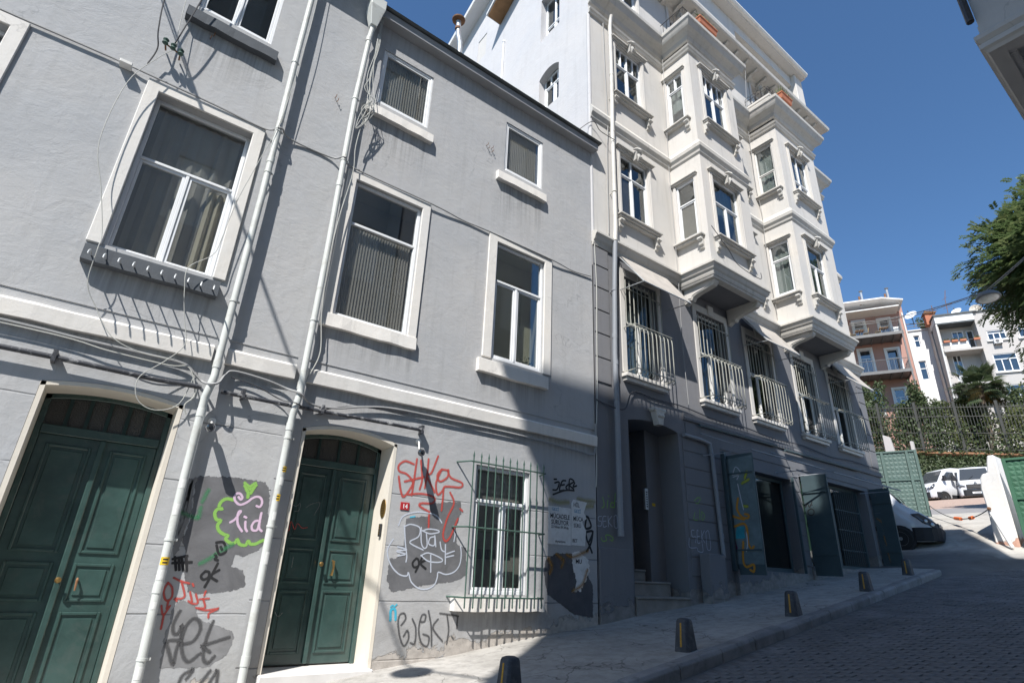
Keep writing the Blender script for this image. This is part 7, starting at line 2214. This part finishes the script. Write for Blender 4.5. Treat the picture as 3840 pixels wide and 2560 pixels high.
    ('CB', -0.02, 'green sprayed word LID right of the entrance', 'spray_green', 0.02, [[(10.548,3.268),(10.675,3.343),(10.765,3.328),(10.658,3.219),(10.587,3.224)],[(10.528,3.016),(10.469,2.877),(10.598,2.87)],[(10.7,3.092),(10.681,2.889)],[(10.767,3.059),(10.86,2.995),(10.792,2.887),(10.754,2.901),(10.767,3.059)]]),
    ('SA', 0, 'orange curls painted on the shutter', 'paint_orange', 0.055, [[(-0.247,3.425),(-0.194,3.206),(-0.296,3.028),(-0.434,3.0),(-0.459,3.06),(-0.382,3.086)],[(-0.012,3.074),(-0.325,2.974)],[(-0.092,2.835),(-0.313,2.888),(-0.384,2.764),(-0.372,2.493),(-0.433,2.358),(-0.49,2.402)],[(-0.254,2.495),(-0.207,2.137),(-0.264,1.997),(-0.441,2.046),(-0.428,1.907),(-0.358,1.935)]]),
    ('SA', 0, 'white and yellow-green scrawls on the shutter', 'spray_white', 0.03, [[(-0.18,3.967),(-0.277,4.139),(-0.379,3.989),(-0.18,3.967)],[(-0.192,3.916),(-0.324,3.935),(-0.278,3.858)],[(-0.281,3.744),(-0.316,3.452),(-0.353,3.19)],[(-0.359,2.704),(-0.354,2.463),(-0.307,2.315)]]),
    ('SA', 0, 'yellow-green blots on the shutter', 'paint_lime', 0.09, [[(-0.411,3.764),(-0.544,3.815)],[(-0.38,3.258),(-0.432,3.248)],[(-0.53,3.979),(-0.482,3.886)]]),
    ('SB', 0, 'black marker tag with a round face on the shutter', 'marker_black', 0.018, [[(-0.013,3.735),(-0.048,3.595),(-0.12,3.683),(-0.16,3.577),(-0.247,3.711)],[(-0.182,3.642),(-0.28,3.617),(-0.381,3.549)],[(-0.314,3.707),(-0.271,3.563)],[(-0.192,3.539),(-0.113,3.5),(-0.1,3.42),(-0.164,3.373),(-0.242,3.412),(-0.255,3.491),(-0.192,3.539)]]),
    ('SC', 0, 'white marker scrawl on the shutter', 'scratch', 0.022, [[(-0.152,4.448),(-0.182,4.306),(-0.284,4.428),(-0.32,4.261),(-0.458,4.345)],[(-0.254,4.171),(-0.32,4.218),(-0.408,4.135)],[(-0.101,3.805),(-0.264,3.813),(-0.371,3.748)]]),
    ('SC', 0, 'faded orange paint on the shutter', 'spray_orange', 0.08, [[(-0.128,3.634),(-0.243,3.504),(-0.241,3.296)],[(-0.209,3.132),(-0.227,2.928)],[(-0.229,2.646),(-0.258,2.407)]]),
    ('DR', 0, 'scratches on the shaded door leaf', 'scratch', 0.01, [[(2.255,2.404),(2.338,2.374),(2.389,2.417),(2.387,2.322),(2.331,2.307)],[(2.477,2.369),(2.547,2.424),(2.656,2.444),(2.603,2.284)],[(2.318,1.077),(2.364,1.027),(2.41,1.069)],[(2.421,1.734),(2.425,1.61)]]),
    ('DR', 0, 'dark red scratched tag on the shaded door leaf', 'spray_red', 0.012, [[(2.261,2.124),(2.303,2.053),(2.308,2.174),(2.375,2.077),(2.399,2.153),(2.467,2.103),(2.534,2.112)]]),
]
PATCHES = [
    ('GL', 0, 'paint_patch', 'patch_dark', 0.0015, [(1.04,2.567),(1.452,2.603),(1.783,2.583),(1.864,2.458),(1.892,2.215),(1.947,1.945),(1.876,1.79),(1.712,1.7),(1.613,1.711),(1.605,1.6),(1.743,1.557),(1.812,1.386),(1.666,1.321),(1.368,1.286),(1.2,1.313),(1.132,1.475),(1.115,1.671),(1.02,1.82),(1.049,2.138),(1.003,2.462)]),
    ('GL', 0, 'paint_patch', 'patch_mid', 0.0015, [(1.096,1.152),(1.146,1.239),(1.253,1.211),(1.343,1.138),(1.379,1.05),(1.559,0.976),(1.755,0.914),(1.795,0.84),(1.749,0.667),(1.641,0.615),(1.594,0.561),(1.116,0.571),(1.086,0.801)]),
    ('GL', 0, 'paint_patch', 'patch_mid', 0.0012, [(0.913,2.517),(1.032,2.549),(0.999,2.445),(1.044,2.146),(1.017,1.835),(0.985,1.665),(0.905,1.936),(0.908,2.286)]),
    ('GR', 0, 'paint_patch', 'patch_dark', 0.0015, [(4.14,2.565),(4.666,2.651),(4.707,2.493),(4.624,2.253),(4.672,2.008),(4.83,1.976),(4.876,1.592),(4.668,1.507),(4.148,1.437),(3.669,1.345),(3.581,1.515),(3.589,1.773),(3.74,1.799),(3.783,1.993),(3.775,2.326),(4.135,2.388)]),
    ('GR', 0, 'paint_patch', 'patch_charcoal', 0.0015, [(6.395,1.884),(6.633,2.009),(6.998,2.005),(7.031,1.728),(7.373,1.67),(7.492,1.511),(7.481,1.011),(7.028,1.058),(6.453,1.358),(6.369,1.661)]),
    ('GR', 0, 'torn_paper', 'paper', 0.003, [(6.998,2.029),(7.169,2.05),(7.377,1.929),(7.409,1.765),(7.337,1.623),(7.197,1.436),(6.996,1.399),(7.097,1.547),(7.048,1.729),(6.998,1.865)]),
    ('SA', 0, 'paint_patch', 'cyan_paint', 0.002, [(-0.128,2.834),(-0.323,2.827),(-0.308,2.584),(-0.076,2.574)]),
    ('SA', 0, 'paint_patch', 'magenta_paint', 0.002, [(0.028,2.809),(-0.062,2.83),(-0.049,2.559),(-0.112,2.376),(-0.017,2.196),(0.061,2.256),(0.06,2.5)]),
]
plain('cyan_paint', (0.03, 0.28, 0.36), 0.6, 0.2, 6)
plain('magenta_paint', (0.16, 0.03, 0.10), 0.6, 0.25, 6)

plain('mural_base', (0.15, 0.205, 0.225), 0.6, 0.25, 3.0, dirt=(0.09, 0.12, 0.14), dirt_amt=0.6)
PATCHES.insert(0, ('SA', 0, 'mural_ground', 'mural_base', .0008, [(-.70, 2.05), (-.05, 2.05), (-.05, 4.34), (-.70, 4.36)]))

def door_of(house):
    return [c for c in house.children if c.name.startswith('double_door')][0]
HOST = {'GL': (GL, None), 'GR': (GR, None), 'CB': (CB, None), 'SA': (SHUT_A[0], 11.858), 'SB': (SHUT_B[0], 15.2675), 'SC': (SHUT_C[0], 19.415), 'DR': (door_of(GR), 'door')}

def put(host, plane, u, z, off):
    p = HOST[host][1]
    if p is None: return (u, plane - off, z)
    if p == 'door': return (u, .442 - off, z)
    return (p - off, u, z)

def ribbon(mb, host, plane, pts, w, off0):
    P = smooth_path([(a, 0, b) for a, b in pts], 5)
    P = [Vector((p.x, p.z)) for p in P]
    n = len(P)
    d0 = (P[1] - P[0]).normalized()
    d1 = (P[-1] - P[-2]).normalized()
    P = [P[0] - d0 * w * .4] + P + [P[-1] + d1 * w * .4]
    n = len(P)
    base = len(mb.v)
    for i, p in enumerate(P):
        d = P[min(i + 1, n - 1)] - P[max(i - 1, 0)]
        if d.length < 1e-6: d = Vector((1, 0))
        d.normalize()
        s = Vector((-d.y, d.x)) * w * .5 * (.75 if i in (0, n - 1) else 1)
        off = off0 + .0012 * i / n
        mb.v += [put(host, plane, p.x - s.x, p.y - s.y, off), put(host, plane, p.x + s.x, p.y + s.y, off)]
        e = .0 if i not in (0, n - 1) else 1
        mb.uv += [(i / n, 0.0), (i / n, 1.0)]
    mb.f += [[base + 2 * i, base + 2 * i + 2, base + 2 * i + 3, base + 2 * i + 1] for i in range(n - 1)]

for gi, (host, plane, label, mat_, w, strokes) in enumerate(GRAFFITI):
    mb = MB()
    mb.uv = []
    for k, s in enumerate(strokes):
        ribbon(mb, host, plane, s, w * 1.42, .0032 + .0014 * k / max(1, len(strokes)) + .00005 * gi)
    o = mb.build('graffiti', mat_, HOST[host][0], recalc=False)
    o['label'] = label

def ragged(poly, seed, amp=.012):
    r = random.Random(seed)
    out = []
    n = len(poly)
    for i in range(n):
        a, b = Vector(poly[i]), Vector(poly[(i + 1) % n])
        m = max(1, int((b - a).length / .03))
        for k in range(m):
            p = a.lerp(b, k / m)
            out.append((p.x + r.uniform(-amp, amp), p.y + r.uniform(-amp, amp)))
    return out
for pi, (host, plane, name, mat_, off, poly) in enumerate(PATCHES):
    pts = ragged(poly, pi, .010 if name not in ('torn_paper', 'mural_ground') else (.02 if name == 'torn_paper' else .002))
    mb = MB()
    n = len(pts)
    mb.uv = []
    if mat_.startswith('patch'):
        area = sum(pts[i][0] * pts[(i + 1) % n][1] - pts[(i + 1) % n][0] * pts[i][1] for i in range(n))
        sg = 1 if area > 0 else -1
        inner = []
        for i in range(n):
            d = Vector(pts[(i + 3) % n]) - Vector(pts[i - 3])
            d.normalize()
            inner.append((pts[i][0] - d.y * .055 * sg, pts[i][1] + d.x * .055 * sg))
        mb.add([put(host, plane, a, b, off) for a, b in pts] + [put(host, plane, a, b, off + .0002) for a, b in inner], [(i, (i + 1) % n, (i + 1) % n + n, i + n) for i in range(n)] + [list(range(n, 2 * n))])
        mb.uv = [(0, 0)] * n + [(0, 1)] * n
    else:
        mb.add([put(host, plane, a, b, off) for a, b in pts], [list(range(n))])
        mb.uv = [(0, 1)] * n
    mb.build(name, mat_, HOST[host][0], recalc=False)

# posters pasted on the shaded wall
def poster(label, x0, x1, z0, z1, lines, cut=None):
    r = root('poster', label, 'poster', ((x0 + x1) / 2, -.004, z0), 'posters pasted on the grey wall')
    pts = ragged([(x0, z0), (x1, z0), (x1, z1), (x0, z1)] if cut is None else cut, int(x0 * 100), .003)
    n = len(pts)
    MB().add([(a, -.0062, b) for a, b in pts] + [(a, -.0048, b) for a, b in pts], [list(range(n)), list(range(n, 2 * n))[::-1]] + [(i, (i + 1) % n, (i + 1) % n + n, i + n) for i in range(n)]).build('sheet', 'paper', r)
    for s, x, z, size, m, sx in lines:
        text(r, s, x, z, size, m, -.0070, sx=sx, extr=.0003)
poster('torn white poster reading MÜCADELE SÜRÜYOR pasted on the shaded grey wall', 6.44, 6.965, 2.14, 2.76,
       [('GEZİ', 6.60, 2.69, .07, 'ink_blue', 1.0), ('MÜCADELE', 6.71, 2.565, .108, 'ink', .82), ('SÜRÜYOR', 6.71, 2.465, .108, 'ink', .82), ("22 Nisan 09.30'da", 6.71, 2.405, .058, 'ink', .95), ('dayanışma', 6.72, 2.175, .055, 'ink', 1.0)])
poster('second torn poster, half ripped away, right of the first', 6.975, 7.35, 2.14, 2.90,
       [('HİL', 7.10, 2.80, .10, 'ink', .9), ('GEZİ', 7.12, 2.70, .08, 'ink_blue', .9), ('MÜCA', 7.14, 2.56, .105, 'ink', .8), ('SÜRÜ', 7.12, 2.45, .09, 'ink', .8), ('BET', 7.06, 2.20, .08, 'ink', .9)],
       [(6.975, 2.15), (7.30, 2.15), (7.33, 2.40), (7.24, 2.55), (7.35, 2.62), (7.28, 2.72), (7.36, 2.90), (7.02, 2.92), (6.975, 2.85)])
text(GR, 'MU', 7.15, 1.86, .10, 'ink', -.0042)
# small stickers and labels on the drainpipes
def stickers():
    rnd = random.Random(17)
    for (x, z, h, m, par) in ((1.933, 2.75, .07, 'sticker_yellow', GR), (1.932, 2.40, .08, 'sticker_yellow', GR), (1.93, 2.60, .10, 'sticker_white', GR), (1.93, 2.18, .10, 'sticker_white', GR), (1.935, 1.70, .14, 'sticker_white', GR), (1.94, 1.30, .09, 'sticker_white', GR),
                              (.872, 2.44, .10, 'sticker_white', GL), (.876, 2.16, .12, 'sticker_white', GL), (.89, 1.62, .08, 'sticker_yellow', GL), (.892, 1.48, .10, 'sticker_white', GL), (.90, 1.18, .07, 'sticker_white', GL), (.92, .56, .12, 'sticker_white', GL)):
        a0, a1 = math.radians(200 + rnd.uniform(0, 25)), math.radians(290 + rnd.uniform(0, 45))
        vs = []
        n = 8
        r_ = .0472
        for i in range(n + 1):
            a = a0 + (a1 - a0) * i / n
            vs += [(x + r_ * math.cos(a), -.10 + r_ * math.sin(a), z - h / 2), (x + r_ * math.cos(a), -.10 + r_ * math.sin(a), z + h / 2)]
        MB().add(vs, [(2 * i, 2 * i + 2, 2 * i + 3, 2 * i + 1) for i in range(n)]).build('sticker', m, par, smooth=True)
        if m == 'sticker_yellow':
            for k in range(2):
                zz = z - h * .2 + k * h * .4
                va = []
                for i in range(2, n - 1):
                    a = a0 + (a1 - a0) * i / n
                    va += [(x + (r_ + .0008) * math.cos(a), -.10 + (r_ + .0008) * math.sin(a), zz - h * .1), (x + (r_ + .0008) * math.cos(a), -.10 + (r_ + .0008) * math.sin(a), zz + h * .1)]
                MB().add(va, [(2 * i, 2 * i + 2, 2 * i + 3, 2 * i + 1) for i in range(len(va) // 2 - 1)]).build('lettering', 'ink', par, smooth=True)
stickers()
